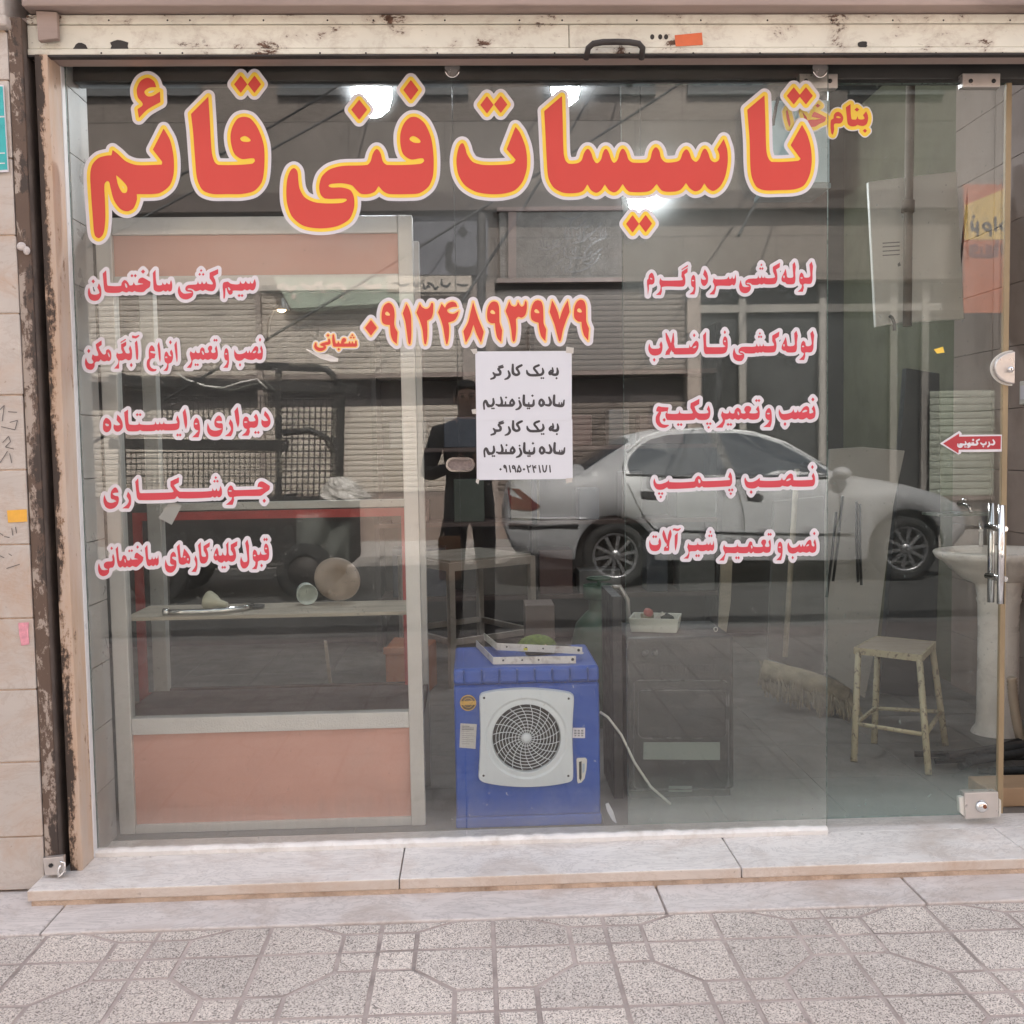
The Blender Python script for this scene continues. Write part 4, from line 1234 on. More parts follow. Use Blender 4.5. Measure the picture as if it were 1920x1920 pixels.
pane('fixed_pane', 'fixed glass pane left of the joint, in front of the display case', -1.1555, xj-0.001, 0.0, 0.068, GT+0.01, G_FRONT, G_BACK, M_['glass_edge'])
pane('fixed_pane', 'fixed glass pane right of the joint, overlapping the sliding door', xj+0.001, 1.0755, 0.0, 0.068, GT+0.01, G_FRONT, G_BACK, M_['glass_edge'])
dr = thing('sliding_door', 'frameless sliding glass door with chrome pull bars and round lock', 'door', (1.05, 0.034, 0.06))
DX0, DX1 = at(1171, 850, 0.034).x, at(1886, 850, 0.034).x
m = MB(); y0, y1, z0, z1 = 0.034, 0.044, 0.082, at(1700, 156, 0.034).z
m._add([(DX0, y0, z0), (DX1, y0, z0), (DX1, y0, z1), (DX0, y0, z1)], [(0, 1, 2, 3)], 0)
m._add([(DX0, y1, z0), (DX1, y1, z0), (DX1, y1, z1), (DX0, y1, z1)], [(3, 2, 1, 0)], 1)
m._add([(DX0, y0, z0), (DX1, y0, z0), (DX1, y0, z1), (DX0, y0, z1), (DX0, y1, z0), (DX1, y1, z0), (DX1, y1, z1), (DX0, y1, z1)],
       [(0, 1, 5, 4), (2, 3, 7, 6), (3, 0, 4, 7)], 2)
m.build('glass_leaf', [G_DOOR_F, G_DOOR_B, M_['glass_edge']], dr)
MB().box(DX1-0.013, DX1+0.004, 0.031, 0.047, 0.082, z1+0.0).build('edge_seal', M_['glass_edge_gold'], dr, bevel=0.002)
DY = 0.031
for (xa0, xa1, ya0, ya1, nm) in ((1805, 1876, 137, 163, 'top_clamp'), (1555, 1571, 138, 165, 'top_clamp')):
    if xa0 == 1555: xa0 = 1499
    cl = MB().pxprism([(xa0, ya0), (xa1, ya0), (xa1, ya1), (xa0, ya1)], DY-0.007, 0.030).build(nm, M_['satin'], dr, bevel=0.002)
    mb = MB()
    for px in ((1820, 1863) if xa0 > 1700 else (1511, 1556)):
        mb.lathe([(0.0, -0.002), (0.0065, -0.002), (0.0065, 0.002)], at(px, 152, DY-0.007), (0, 1, 0), 14)
    mb.build('screw', M_['black'], cl)
bl = MB().pxprism([(1808, 1487), (1872, 1485), (1873, 1533), (1810, 1536)], DY-0.009, 0.034).build('bottom_lock', M_['satin'], dr, bevel=0.002)
MB().pxprism([(1799, 1496), (1808, 1494), (1811, 1533), (1801, 1524)], DY-0.004, 0.02).pxprism([(1872.5, 1497), (1877, 1500), (1877, 1528), (1873, 1533)], DY-0.004, 0.02).build('end_cap', M_['white_enamel'], bl)
c = at(1841, 1512, DY-0.010)
MB().lathe([(0.0, -0.012), (0.013, -0.012), (0.018, -0.006), (0.021, 0.0)], c, (0, 1, 0), 20).build('lock_cylinder', M_['chrome'], bl)
MB().lathe([(0.0, -0.017), (0.0055, -0.016), (0.0065, -0.012)], at(1843, 1510, DY-0.010), (0, 1, 0), 12).build('key_hole', rust_paint('lock_rust', (0.3, 0.2, 0.15), (0.2, 0.07, 0.03), 0.7), bl)
# round lock on the leading edge
c = at(1899, 690, DY-0.004); r = 31/1900*3.07
pol = [(c.x, c.z+r)]+[(c.x-r*1.28*math.sin(t), c.z+r*math.cos(t)) for t in np.linspace(0.0, math.pi, 22)]+[(c.x, c.z-r)]
lo = MB().prism([(x, DY-0.020, z) for x, z in pol], (0, 0.017, 0)).build('round_lock', M_['satin'], dr, bevel=0.005, seg=3)
MB().prism([(c.x-(c.x-x)*1.09, DY-0.0025, c.z+(z-c.z)*1.08) for x, z in pol], (0, 0.002, 0)).build('lock_backplate', M_['white_enamel'], dr)
k_ = at(1893, 693, DY-0.021)
MB().lathe([(0.0, -0.012), (0.0075, -0.012), (0.0095, -0.009), (0.0095, 0.002)], k_, (0, 1, 0), 18).build('key_cylinder', M_['chrome'], lo)
MB().box(k_.x-0.0008, k_.x+0.0008, k_.y-0.0135, k_.y-0.0122, k_.z-0.004, k_.z+0.004).build('key_slot', M_['black'], lo)
# pull bars inside and outside
for (xt, xb, yb) in (((1880), (1874), -0.012), ((1861), (1856), 0.085)):
    yt0 = 947 if yb < 0 else 943; yb0 = 1132 if yb < 0 else 1129
    p0 = at(xt, yt0, yb); p1 = at(xb, yb0, yb); p1.x = p0.x = (p0.x+p1.x)/2
    MB().tube([p0, p1], 0.0108, 16).build('pull_bar', M_['chrome'], dr)
for py in (990, 1083):
    p = at(1868, py, DY)
    MB().tube([(p.x+0.008, -0.010, p.z), (p.x+0.004, 0.030, p.z), (p.x-0.004, 0.083, p.z)], [0.008, 0.012, 0.009], 14).build('standoff', M_['chrome'], dr)

# chrome oval clip on the joint between the two fixed panes, D-shaped clips at the top
oc = thing('oval_glass_clip', 'small chrome oval clip on the joint between the fixed panes', 'clip', at(863, 871, -0.006))
cx, cy = 863, 871
def stadium(w, h, n=12):
    o = []
    for t in np.linspace(-math.pi/2, math.pi/2, n): o.append((cx+w-h+h*math.cos(t), cy+h*math.sin(t)))
    for t in np.linspace(math.pi/2, 1.5*math.pi, n): o.append((cx-w+h+h*math.cos(t), cy+h*math.sin(t)))
    return o
o1 = stadium(27, 13.5); o2 = stadium(23, 9.5)
m = MB(); A_ = [at(x, y, -0.004) for x, y in o1]; B_ = [at(x, y, -0.011) for x, y in o1]; C_ = [at(x, y, -0.011) for x, y in o2]; D_ = [at(x, y, -0.003) for x, y in o2]
n = len(o1); m._add(A_+B_+C_+D_, [(i+r*n, (i+1) % n+r*n, (i+1) % n+(r+1)*n, i+(r+1)*n) for r in range(3) for i in range(n)])
m.build('rim', M_['chrome'], oc)
MB().prism([at(x, y, -0.0035) for x, y in o2], (0, 0.002, 0)).build('face', PM('clip_face', (0.20, 0.165, 0.16), 0.35, 0.5, vary=0.3, nscale=160), oc)
for px, nm in ((848, 'half-round clear clip at the top of the joint between fixed panes'), (1538, 'half-round clear clip at the top right corner of the fixed glass')):
    cl = thing('glass_clip', nm, 'clip', at(px, 122, -0.004), 'half-round clips along the top of the glass')
    t = [(px-13, 118)]+[(px-14*math.cos(a), 126+19*math.sin(a)) for a in np.linspace(0, math.pi, 14)]+[(px+13, 118)]
    MB().pxprism(t, -0.004, 0.003).build('clip_plate', PM('clip_plate', (0.30, 0.29, 0.28), 0.2, 0.4), cl)
    MB().tube([at(px-14*math.cos(a), 126+19*math.sin(a), -0.006) for a in np.linspace(0.3, math.pi-0.3, 12)], 0.0022, 8).build('clip_rim', M_['chrome'], cl)

# ------------------------------------------------------------------ vinyl lettering on the glass
def lettering(name, key, label, layers, mats, Y=0.0, res=0.5, cat='lettering', group=None):
    o = thing(name, label, cat, (0, 0, 0))
    if group: o['group'] = group
    D, x0, y0, r = sdf_of(TX[key], max(l[0] for l in layers)+2, res)
    allv = []
    for k, (grow, part) in enumerate(layers):
        m = MB()
        for P in contour_faces(D, grow, x0, y0, r):
            vs = [at(x, y, Y-0.0007-0.0006*k) for x, y in P]
            m._add(vs, [tuple(range(len(vs)))])
        if k == 0:
            a = np.array(m.v); o.location = ((a[:, 0].min()+a[:, 0].max())/2, Y, a[:, 2].min())
        m.build(part, mats[k], o)
    return o
L3 = lambda w, y: [(w, 'white_border'), (y, 'yellow_border'), (0.0, 'red_letters')]
MT = [M_['vinyl_white'], M_['vinyl_yellow'], M_['vinyl_red']]
MP = [M_['vinyl_white'], M_['vinyl_straw'], M_['vinyl_red']]
lettering('vinyl_word', 'title_tasisat', 'widest of the three huge red words, تاسیسات, spanning the right half of the title', L3(12.6, 6.4), MT, res=1.0)
lettering('vinyl_word', 'title_fanni', 'shortest of the three huge red words, فنی, in the middle of the title', L3(12.6, 6.4), MT, res=1.0)
lettering('vinyl_word', 'title_qaem', 'huge red word قائم with a hamza on top, left end of the title', L3(12.6, 6.4), MT, res=1.0)
lettering('vinyl_number', 'phone', 'red phone number ۰۹۱۲۴۸۹۳۹۷۹ with straw and white outline', L3(9.4, 3.2), MP)
lettering('vinyl_word', 'shabani', 'small red name شعبانی left of the phone number', L3(4.6, 2.4), MP)
lettering('vinyl_word', 'benam', 'small red words بنام خدا on the sliding door', L3(9.0, 6.8), MT, Y=0.034)
for k, t in (('simkeshi', 'سیم کشی ساختمان, topmost of the left column'), ('abgarmkon', 'نصب و تعمیر انواع آبگرمکن, second from the top on the left'), ('divari', 'دیواری و ایستاده, middle line of the left column'), ('jooshkari', 'جوشکاری, stretched line above the grey paper tag'),
             ('ghabool', 'قبول کلیه کارهای ساختمانی, lowest on the left above the shower head'), ('sardogarm', 'لوله کشی سرد و گرم, topmost of the right column'), ('fazelab', 'لوله کشی فاضلاب, second from the top on the right'),
             ('package', 'نصب و تعمیر پکیج, over the mirrored car roof'), ('pomp', 'نصب پمپ, two stretched words over the mirrored car doors'), ('shiralat', 'نصب و تعمیر شیرآلات, lowest of the right column above the heater')):
    lettering('vinyl_line', k, 'red white-edged line '+t, [(6.3, 'white_border'), (0.0, 'red_letters')], [M_['vinyl_white'], M_['vinyl_rose']], group='service lines on the glass')

# paper notices behind the glass (taped to the inside of the pane)
def sheet(label, poly, key, Y):
    o = thing('paper_notice', label, 'notice', at(poly[3][0], poly[3][1], Y), 'paper notices taped to the glass')
    MB().pxprism(poly, Y, 0.0004).build('sheet', M_['paper'], o)
    D, x0, y0, r = sdf_of(TX[key], 3, 0.4); m = MB()
    for P in contour_faces(D, 0.0, x0, y0, r): m._add([at(x, y, Y-0.0005) for x, y in P], [tuple(range(len(P)))])
    m.build('printed_text', M_['ink'], o)
sheet('upper white paper notice with two lines of black print', [(891, 659), (1072, 658), (1072, 788), (893, 788)], 'note_top', -0.0016)
sheet('lower white paper notice with print and a phone number', [(893, 787), (1073, 786), (1074, 898), (894, 900)], 'note_low', -0.0008)
tp = [([(882, 655), (894, 654), (895, 662), (888, 664)], 'upper left corner of the upper notice'), ([(1062, 650), (1076, 652), (1075, 663), (1061, 661)], 'upper right corner of the upper notice'),
      ([(884, 768), (892, 767), (893, 776), (886, 776)], 'left edge of the upper notice'), ([(893, 898), (899, 898), (897, 908), (892, 904)], 'lower left corner of the lower notice'),
      ([(1061, 897), (1074, 896), (1073, 904), (1061, 906)], 'lower right corner of the lower notice')]
for p, t in tp:
    tag(MB().pxprism(p, -0.0024, 0.0003).build('tape_piece', M_['tape']), 'scrap of clear tape at the '+t, 'tape', 'tape scraps on the notices')

# arrow sticker on the door
ar = thing('arrow_sticker', 'red arrow sticker reading درب کشویی pointing left on the door', 'sticker', at(1825, 835, 0.034))
tr = lambda L: [(1750+x/12.8, 800+y/12.8) for x, y in L]
MB().pxprism(tr([(155, 405), (625, 100), (680, 155), (680, 195), (1645, 190), (1640, 600), (670, 605), (662, 645), (600, 668)]), 0.0330, 0.0005).build('white_edge', M_['vinyl_white'], ar)
MB().pxprism(tr([(235, 405), (618, 165), (620, 238), (1622, 225), (1616, 538), (612, 552), (600, 640)]), 0.0322, 0.0005).build('red_arrow', PM('arrow_red', (0.42, 0.03, 0.045), 0.4, vary=0.04), ar)
D, x0, y0, r = sdf_of(TX['arrow_text'], 3, 0.3); m = MB()
for P in contour_faces(D, 0.0, x0, y0, r): m._add([at(x, y, 0.0316) for x, y in P], [tuple(range(len(P)))])
m.build('white_text', M_['vinyl_white'], ar)
ys = MB().pxprism([(1751, 655), (1768, 650), (1771, 661), (1757, 663)], 0.0325, 0.0004)
tag(ys.build('sticker', PM('yellow_bit', (0.85, 0.58, 0.08), 0.5)), 'tiny yellow sticker on the sliding door', 'sticker')
tag(MB().pxprism([(297, 971), (319, 938), (341, 948), (322, 984)], 0.0086, 0.0006).build('paper_tag', PM('paper_tag', (0.44, 0.43, 0.42), 0.7)), 'blank grey paper tag hanging behind the glass', 'tag')
tag(MB().pxprism([(13, 957), (50, 955), (51, 978), (15, 980)], -0.1432, 0.0008).build('sticker', PM('amber_sticker', (0.80, 0.42, 0.06), 0.5, vary=0.1, nscale=30)), 'amber sticker on the stone pilaster', 'sticker')
sk = MB()
tag(MB().pxprism([(34, 1168), (54, 1167), (53, 1184), (55, 1208), (40, 1211), (36, 1190)], -0.1432, 0.0008).build('sticker', PM('pink_sticker', (0.70, 0.30, 0.36), 0.6, vary=0.25, nscale=60)), 'torn pink sticker on the lower stone pilaster', 'sticker')
bs = thing('street_sign', 'turquoise street plate with white border on the pilaster', 'sign', at(0, 310, -0.15))
MB().pxprism([(-60, 156), (6.5, 159), (16, 322), (-60, 326)], -0.1475, 0.003).build('white_plate', M_['vinyl_white'], bs)
PT = PM('turquoise', (0.04, 0.42, 0.43), 0.35, vary=0.15, nscale=14)
MB().pxprism([(-60, 160), (5, 162), (8, 217), (-60, 218)], -0.1484, 0.0005).build('upper_field', PT, bs)
MB().pxprism([(-60, 221), (8.4, 220), (14, 318), (-60, 321)], -0.1484, 0.0005).build('lower_field', PT, bs)
MB().pxprism([(-60, 287), (9, 286), (9, 288), (-60, 289)], -0.1492, 0.0004).pxprism([(-60, 306), (9, 305), (9, 307), (-60, 308)], -0.1492, 0.0004).build('white_lines', M_['vinyl_white'], bs)
# ------------------------------------------------------------------ display case behind the left pane
CY0, CY1 = 0.165, 0.60
def cx_(px, py=900, Y=CY0): return at(px, py, Y).x
def cz_(py, px=500, Y=CY0): return at(px, py, Y).z
XL0, XL1 = at(205, 1100, CY0).x, at(222, 1100, CY0).x+0.022
XR1, XR0 = at(786, 1000, CY0).x, at(786, 1000, CY0).x-0.046
zb, zt = 0.051, cz_(405)
dc = thing('display_case', 'aluminium display case with pink panels and red-edged back', 'display case', ((XL0+XR1)/2, 0.35, 0.05))
w = XL1-XL0
for xa0, xa1 in ((XL0, XL1), (XR0, XR1)):
    MB().box(xa0, xa1, CY0, CY0+0.045, zb, zt).build('post', M_['alu'], dc, bevel=0.003)
    MB().box(xa0, xa1, CY1-0.045, CY1, zb, zt).build('post', M_['alu'], dc, bevel=0.003)
for ya, yb in ((1541, 1562), (515, 545), (405, 438)):
    MB().box(XL1+0.0005, XR0-0.0005, CY0+0.004, CY0+0.044, cz_(yb) if yb != 1562 else zb, cz_(ya)).build('rail', M_['alu'], dc, bevel=0.002)
MB().box(XL1+0.0005, XR0-0.0005, CY0+0.002, CY0+0.044, cz_(1372), cz_(1342)).build('middle_rail', M_['alu_grain'], dc, bevel=0.002)
MB().box(XL1, XR0, CY0+0.016, CY0+0.024, cz_(1541)-0.004, cz_(1372)+0.004).build('lower_panel', M_['pink'], dc)
MB().box(XL1, XR0, CY0+0.016, CY0+0.024, cz_(515)-0.004, cz_(438)+0.004).build('upper_panel', M_['pink'], dc)
g = MB(); gz0, gz1 = cz_(1342)-0.004, cz_(545)+0.004
g._add([(XL1, CY0+0.02, gz0), (XR0, CY0+0.02, gz0), (XR0, CY0+0.02, gz1), (XL1, CY0+0.02, gz1)], [(0, 1, 2, 3)], 0)
MB().box(XL1, XR0, CY0+0.018, CY0+0.023, gz0, gz1).build('front_glass', G_CASE, dc)
MB().box(XL0+0.001, XR1-0.001, CY0+0.046, CY1-0.046, cz_(1342)-0.03, cz_(1342)-0.002).build('deck', M_['brown_board'], dc)
MB().box(XL1, XR0, CY1-0.02, CY1, zb, cz_(1342)).build('lower_back', M_['brown_board'], dc)
# back frame of the glazed part: grey rail with a red taped rectangle under it
bz = lambda py, px=512: at(px, py, CY1-0.02).z
bx = lambda px, py=1130: at(px, py, CY1-0.02).x
MB().box(XL1-0.04, XR0+0.03, CY1-0.035, CY1-0.005, bz(954), bz(940)).build('back_rail', M_['alu'], dc, bevel=0.002)
rz0, rz1, rx0, rx1 = bz(1308), bz(956), bx(256), bx(772)
rt_ = 0.030
MB().box(rx0, rx1, CY1-0.03, CY1-0.018, rz1-rt_, rz1-0.001).box(rx0, rx1, CY1-0.03, CY1-0.018, rz0, rz0+rt_).box(rx0, rx0+rt_, CY1-0.0302, CY1-0.0182, rz0+rt_, rz1-rt_).box(rx1-rt_, rx1, CY1-0.0302, CY1-0.0182, rz0+rt_, rz1-rt_).build('red_edging', M_['red_tape'], dc)
MB().box(rx0-0.05, rx1+0.05, CY1-0.035, CY1-0.012, rz0-0.045, rz0-0.002).build('back_sill', M_['lintel'], dc, bevel=0.002)
MB().box(XL1-0.03, XR0+0.03, CY0+0.06, CY1-0.12, at(500, 1152, CY0+0.06).z-0.012, at(500, 1152, CY0+0.06).z).build('shelf', M_['wood'], dc, bevel=0.002)
SHZ = at(500, 1152, CY0+0.06).z
for xa0 in (XR1-0.026,):
    MB().box(xa0, xa0+0.006, CY0+0.046, CY1-0.046, gz0, gz1).build('side_glass', G_CASE, dc)

# things lying on the shelf
sh = thing('hand_shower', 'cream shower head lying on the case shelf', 'shower head', at(405, 1128, 0.36))
p0 = Vector((at(388, 1122, 0.36).x, 0.36, SHZ+0.032)); p1 = Vector((at(440, 1132, 0.33).x, 0.33, SHZ+0.010))
d = (p1-p0)
MB().lathe([(0.0, 0.0), (0.031, 0.0), (0.033, 0.006), (0.025, 0.028), (0.013, 0.046), (0.010, 0.075), (0.0, 0.076)], p0, d.normalized(), 24).build('rose', PM('old_ivory', (0.52, 0.49, 0.37), 0.4, vary=0.1), sh)
sa = thing('curved_pipe', 'curved chrome shower arm lying along the shelf', 'pipe', at(390, 1142, 0.27))
pts = [Vector((at(px, 1140, 0.27).x, yy, SHZ+0.011)) for px, yy in ((312, 0.25), (345, 0.245), (385, 0.245), (420, 0.26), (450, 0.30), (466, 0.34))]
MB().tube(pts, 0.0095, 12).build('tube', M_['chrome'], sa)
MB().tube([pts[0]+Vector((-0.004, 0, 0)), pts[0]+Vector((0.012, 0, 0))], 0.0125, 12).build('nut', M_['chrome'], sa)
MB().lathe([(0.0, 0.0), (0.030, 0.002), (0.030, 0.010), (0.0, 0.014)], pts[-1]+Vector((0.004, 0.02, -0.009)), (0, 0, 1), 20).build('flange', M_['dark_steel'], sa)
cu = thing('white_cup', 'white plastic cup tipped on its side on the shelf', 'cup', at(575, 1135, 0.40))
cc = at(576, 1110, 0.40); cc.z = SHZ+0.037
MB().lathe([(0.0, 0.05), (0.030, 0.05), (0.036, 0.0), (0.034, 0.0), (0.029, 0.047), (0.0, 0.047)], cc, Vector((-0.25, 0.85, 0.12)).normalized(), 28).build('body', PM('cup_white', (0.62, 0.66, 0.62), 0.4, vary=0.05), cu)
rp = thing('round_cover_plate', 'pale pink round cover plate standing behind the white cup', 'plate', at(632, 1138, 0.46))
cc = at(632, 1094, 0.44); rr = 44/1900*3.48; cc.z = SHZ+rr
MB().lathe([(0.0, 0.004), (rr*0.45, 0.004), (rr*0.5, 0.0), (rr*0.92, -0.004), (rr, 0.004), (rr*0.96, 0.01), (0.0, 0.012)], cc, Vector((0.1, 0.95, 0.25)).normalized(), 36).build('disc', PM('pale_pink', (0.42, 0.34, 0.29), 0.5, vary=0.08), rp)

lp = thing('desk_lamp', 'small black reading lamp, lit, over the wire rack', 'lamp', at(520, 600, 1.3))
MB().tube([at(500, 640, 1.35), at(505, 600, 1.32), at(515, 575, 1.3)], 0.006, 8).build('arm', M_['black'], lp)
MB().lathe([(0.012, 0.05), (0.03, 0.02), (0.034, 0.0)], at(528, 582, 1.3), (0, 0, 1), 18).build('shade', M_['black'], lp)
MB().ball(at(528, 581, 1.3), 0.014, sc=(1.3, 1.3, 0.7)).build('bulb', emitter('warm_bulb', (1.0, 0.72, 0.45), 4.0), lp)
tag(MB().pxprism([(607, 1202), (612, 1203), (622, 1285), (616, 1287)], 1.3, 0.02).build('wood_lath', M_['wood']), 'narrow pale wooden lath leaning in the dark behind the case', 'lath')
tag(MB().pxprism([(290, 1070), (310, 1070), (315, 1310), (296, 1312)], 1.05, 0.05).build('cardboard_strip', PM('card', (0.10, 0.085, 0.075), 0.8)), 'upright cardboard strip behind the red-edged back of the case', 'cardboard')

tag(MB().pxprism([(573, 654), (580, 656), (600, 664), (614, 664), (634, 672), (633, 678), (620, 678), (600, 672), (582, 661)], 0.0095, 0.0025).build('white_shape', M_['vinyl_white']), 'short bright white shape behind the glass under the small name', 'strip')  # small opaque white shape just behind the front pane
# orange crate and grey work table
oc_ = thing('orange_crate', 'orange plastic crate on the floor under the work table', 'crate', (-0.33, 2.05, 0.05))
cA, cB = at(722, 1215, 1.95), at(800, 1215, 1.95)
ztop = cA.z
m = MB().prism([(cA.x, 1.95, 0.05), (cB.x, 1.95, 0.05), (at(818, 1210, 2.1).x, 2.15, 0.05), (cA.x+0.02, 2.25, 0.05)], (0, 0, ztop-0.05))
m.build('body', PM('crate_orange', (0.46, 0.165, 0.075), 0.6, vary=0.12, dirt=(0.25, 0.10, 0.06), dirt_amt=0.5), oc_, bevel=0.008)
MB().box(cA.x-0.008, cB.x+0.008, 1.94, 1.955, ztop-0.03, ztop+0.004).build('rim', PM('crate_rim', (0.52, 0.20, 0.10), 0.5), oc_, bevel=0.003)
tb = thing('work_table', 'grey steel work table with a worn top behind the glass', 'table', (0.05, 2.5, 0.05))
A0 = Vector((-0.125, 2.06, 0)); B0 = Vector((0.30, 2.34, 0)); D0 = Vector((-0.40, 2.48, 0)); C0 = B0+D0-A0
up = lambda p, z: Vector((p.x, p.y, z))
zt_ = at(843, 1053, 2.06).z
m = MB().prism([up(p, zt_-0.006) for p in (A0, B0, C0, D0)], (0, 0, 0.010)); m.build('top', PM('table_top', (0.22, 0.20, 0.17), 0.5, vary=0.25, nscale=5, dirt=(0.32, 0.30, 0.27), dirt_amt=0.5), tb)
MT_ = PM('table_steel', (0.32, 0.285, 0.25), 0.6, vary=0.15, nscale=8, dirt=(0.16, 0.13, 0.11), dirt_amt=0.5, dirt_scale=9)
m = MB()
for a, b in ((A0, B0), (B0, C0), (C0, D0), (D0, A0)): m.bar(up(a, zt_-0.028), up(b, zt_-0.028), 0.028, 0.042)
m.build('apron', MT_, tb)
for p in (A0, B0, C0, D0): MB().bar(up(p, 0.05), up(p, zt_-0.008), 0.032, 0.032, (0.5, 0.3, 0)).build('leg', MT_, tb)
m = MB()
for a, b in ((A0, B0), (B0, C0), (C0, D0), (D0, A0)): m.bar(up(a, 0.285), up(b, 0.285), 0.022, 0.03)
m.build('stretcher', MT_, tb)

# ------------------------------------------------------------------ blue evaporative cooler
EY = 0.125
co = thing('evaporative_cooler', 'dusty blue evaporative cooler with white round fan grille', 'cooler', (at(988, 1548, EY).x, 0.32, 0.05))
cxl, cxr = at(853, 1400, EY).x, at(1126, 1400, EY).x; czt = at(988, 1253, EY).z; cyb = 0.515
m_, t_, b_ = _new('cooler_blue')
v_ = _coord(t_); base_ = _ramp(t_, _noise(t_, v_, 3), 0.3, 0.7, (0.011, 0.062, 0.33), (0.016, 0.082, 0.41))
sp_ = _ramp(t_, _noise(t_, v_, 60, 3), 0.70, 0.73); st_ = _ramp(t_, _noise(t_, _coord(t_, (30, 30, 1.5)), 2.0, 6, 0.7), 0.66, 0.72)
base_ = _mix(t_, _math(t_, 'MAXIMUM', _math(t_, 'MULTIPLY', sp_, 0.6), _math(t_, 'MULTIPLY', st_, 0.3)), base_, (0.45, 0.48, 0.55))
base_ = _mix(t_, _math(t_, 'MULTIPLY', _ramp(t_, _noise(t_, v_, 5, 6), 0.5, 0.75), 0.22), base_, (0.25, 0.28, 0.34))
t_.links.new(base_, b_.inputs['Base Color']); b_.inputs['Roughness'].default_value = 0.42
BLUE = m_
body = MB()
# shell with a rounded, slightly inset front and a ribbed upper edge
def ring(y, ins, zt2): return [(cxl+ins, y, 0.05), (cxr-ins, y, 0.05), (cxr-ins, y, zt2), (cxl+ins, y, zt2)]
body.box(cxl, cxr, EY+0.012, cyb, 0.062, czt-0.052)
body.prism([(cxl+0.001, EY+0.0125, czt-0.0515), (cxl+0.001, EY+0.004, czt-0.030), (cxl+0.012, EY+0.012, czt), (cxl+0.028, cyb-0.005, czt), (cxl+0.001, cyb-0.001, czt-0.0515)][0:0] or [(cxl+0.0005, EY+0.0125, czt-0.0515), (cxl+0.0005, EY+0.006, czt-0.040), (cxl+0.0005, EY+0.012, czt-0.006), (cxl+0.0005, EY+0.022, czt), (cxl+0.0005, cyb-0.012, czt), (cxl+0.0005, cyb-0.0005, czt-0.02), (cxl+0.0005, cyb-0.0005, czt-0.0515)], (cxr-cxl-0.001, 0, 0))
body.build('shell', BLUE, co, bevel=0.010, seg=3)
MB().box(cxl+0.004, cxr-0.004, EY+0.006, EY+0.0118, 0.088, czt-0.058).build('front_panel', BLUE, co, bevel=0.003)
MB().box(cxl-0.002, cxr+0.002, EY+0.002, cyb+0.004, 0.0505, 0.086).build('base_tray', BLUE, co, bevel=0.006)
m = MB()
for i in range(8):
    x = cxl+0.03+i*(cxr-cxl-0.07)/7; m.box(x, x+0.006, EY+0.0025, EY+0.02, czt-0.048, czt-0.004)
m.build('ribs', PM('cooler_rib', (0.014, 0.055, 0.24), 0.45), co, bevel=0.002)
WH = PM('cooler_white', (0.62, 0.66, 0.68), 0.35, vary=0.04, nscale=4, dirt=(0.45, 0.46, 0.46), dirt_amt=0.3)
fx = lambda px: cxl+(px-850-2.5)/(1126-853)*(cxr-cxl)
def fp(u, v, y=EY+0.004):          # front-face coordinates of the enlarged detail view (0..1920)
    return at(850+u/6.62, 1280+v/6.62, y)
cpl = [(330, 190), (350, 140), (400, 118), (600, 85), (900, 68), (1200, 85), (1420, 118), (1475, 150), (1490, 200), (1478, 420), (1470, 660), (1478, 900), (1480, 1160), (1465, 1200), (1410, 1225), (1200, 1262), (900, 1280), (600, 1262), (390, 1225), (330, 1190), (318, 1150), (332, 900), (340, 660), (336, 420)]
P_, C_ = np.array(cpl, float), [False]*len(cpl)
outl = _spline(P_, C_, True, 4)
fc = fp(905, 675); R0 = 425/6.62/1900*(3.04+EY)
hole = [(fc.x+R0*math.cos(t), fc.z+R0*math.sin(t)) for t in np.linspace(0, 2*math.pi, len(outl), endpoint=False)]
outl3 = [fp(u, v) for u, v in outl]
ang = [math.atan2(p.z-fc.z, p.x-fc.x) for p in outl3]
m = MB(); n = len(outl3)
fr = [Vector((p.x, EY-0.010, p.z)) for p in outl3]; bk = [Vector((p.x+(p.x-fc.x)*0.015, EY+0.006, p.z+(p.z-fc.z)*0.015)) for p in outl3]
mid = [Vector((fc.x+R0*1.22*math.cos(a), EY-0.014, fc.z+R0*1.22*math.sin(a))) for a in ang]
mid2 = [Vector((fc.x+R0*1.17*math.cos(a), EY-0.009, fc.z+R0*1.17*math.sin(a))) for a in ang]
inn = [Vector((fc.x+R0*1.02*math.cos(a), EY-0.012, fc.z+R0*1.02*math.sin(a))) for a in ang]
ins = [Vector((fc.x+R0*1.0*math.cos(a), EY+0.004, fc.z+R0*1.0*math.sin(a))) for a in ang]
m._add(bk+fr+mid+mid2+inn+ins, [(i+r*n, (i+1) % n+r*n, (i+1) % n+(r+1)*n, i+(r+1)*n) for r in range(5) for i in range(n)], 0, False)
fg = m.build('grille_frame', WH, co, bevel=0.002)
gm = MB()
for k in range(1, 9):
    r = R0*(0.14+0.86*k/9)
    gm.tube([(fc.x+r*math.cos(t), EY-0.004-0.006*(1-(r/R0)**2), fc.z+r*math.sin(t)) for t in np.linspace(0, 2*math.pi, 49)], 0.0012, 6, caps=False)
for i in range(20):
    a0 = 2*math.pi*i/20
    gm.tube([(fc.x+R0*s*math.cos(a0+0.50*s), EY-0.005-0.006*(1-s*s), fc.z+R0*s*math.sin(a0+0.50*s)) for s in np.linspace(0.13, 1.0, 10)], 0.0012, 5, caps=False)
gm.build('grille_bars', WH, co)
MB().lathe([(0.0, -0.004), (R0*0.12, -0.003), (R0*0.155, 0.004), (R0*0.155, 0.008)], (fc.x, EY-0.012, fc.z), (0, 1, 0), 24).build('hub', WH, co)
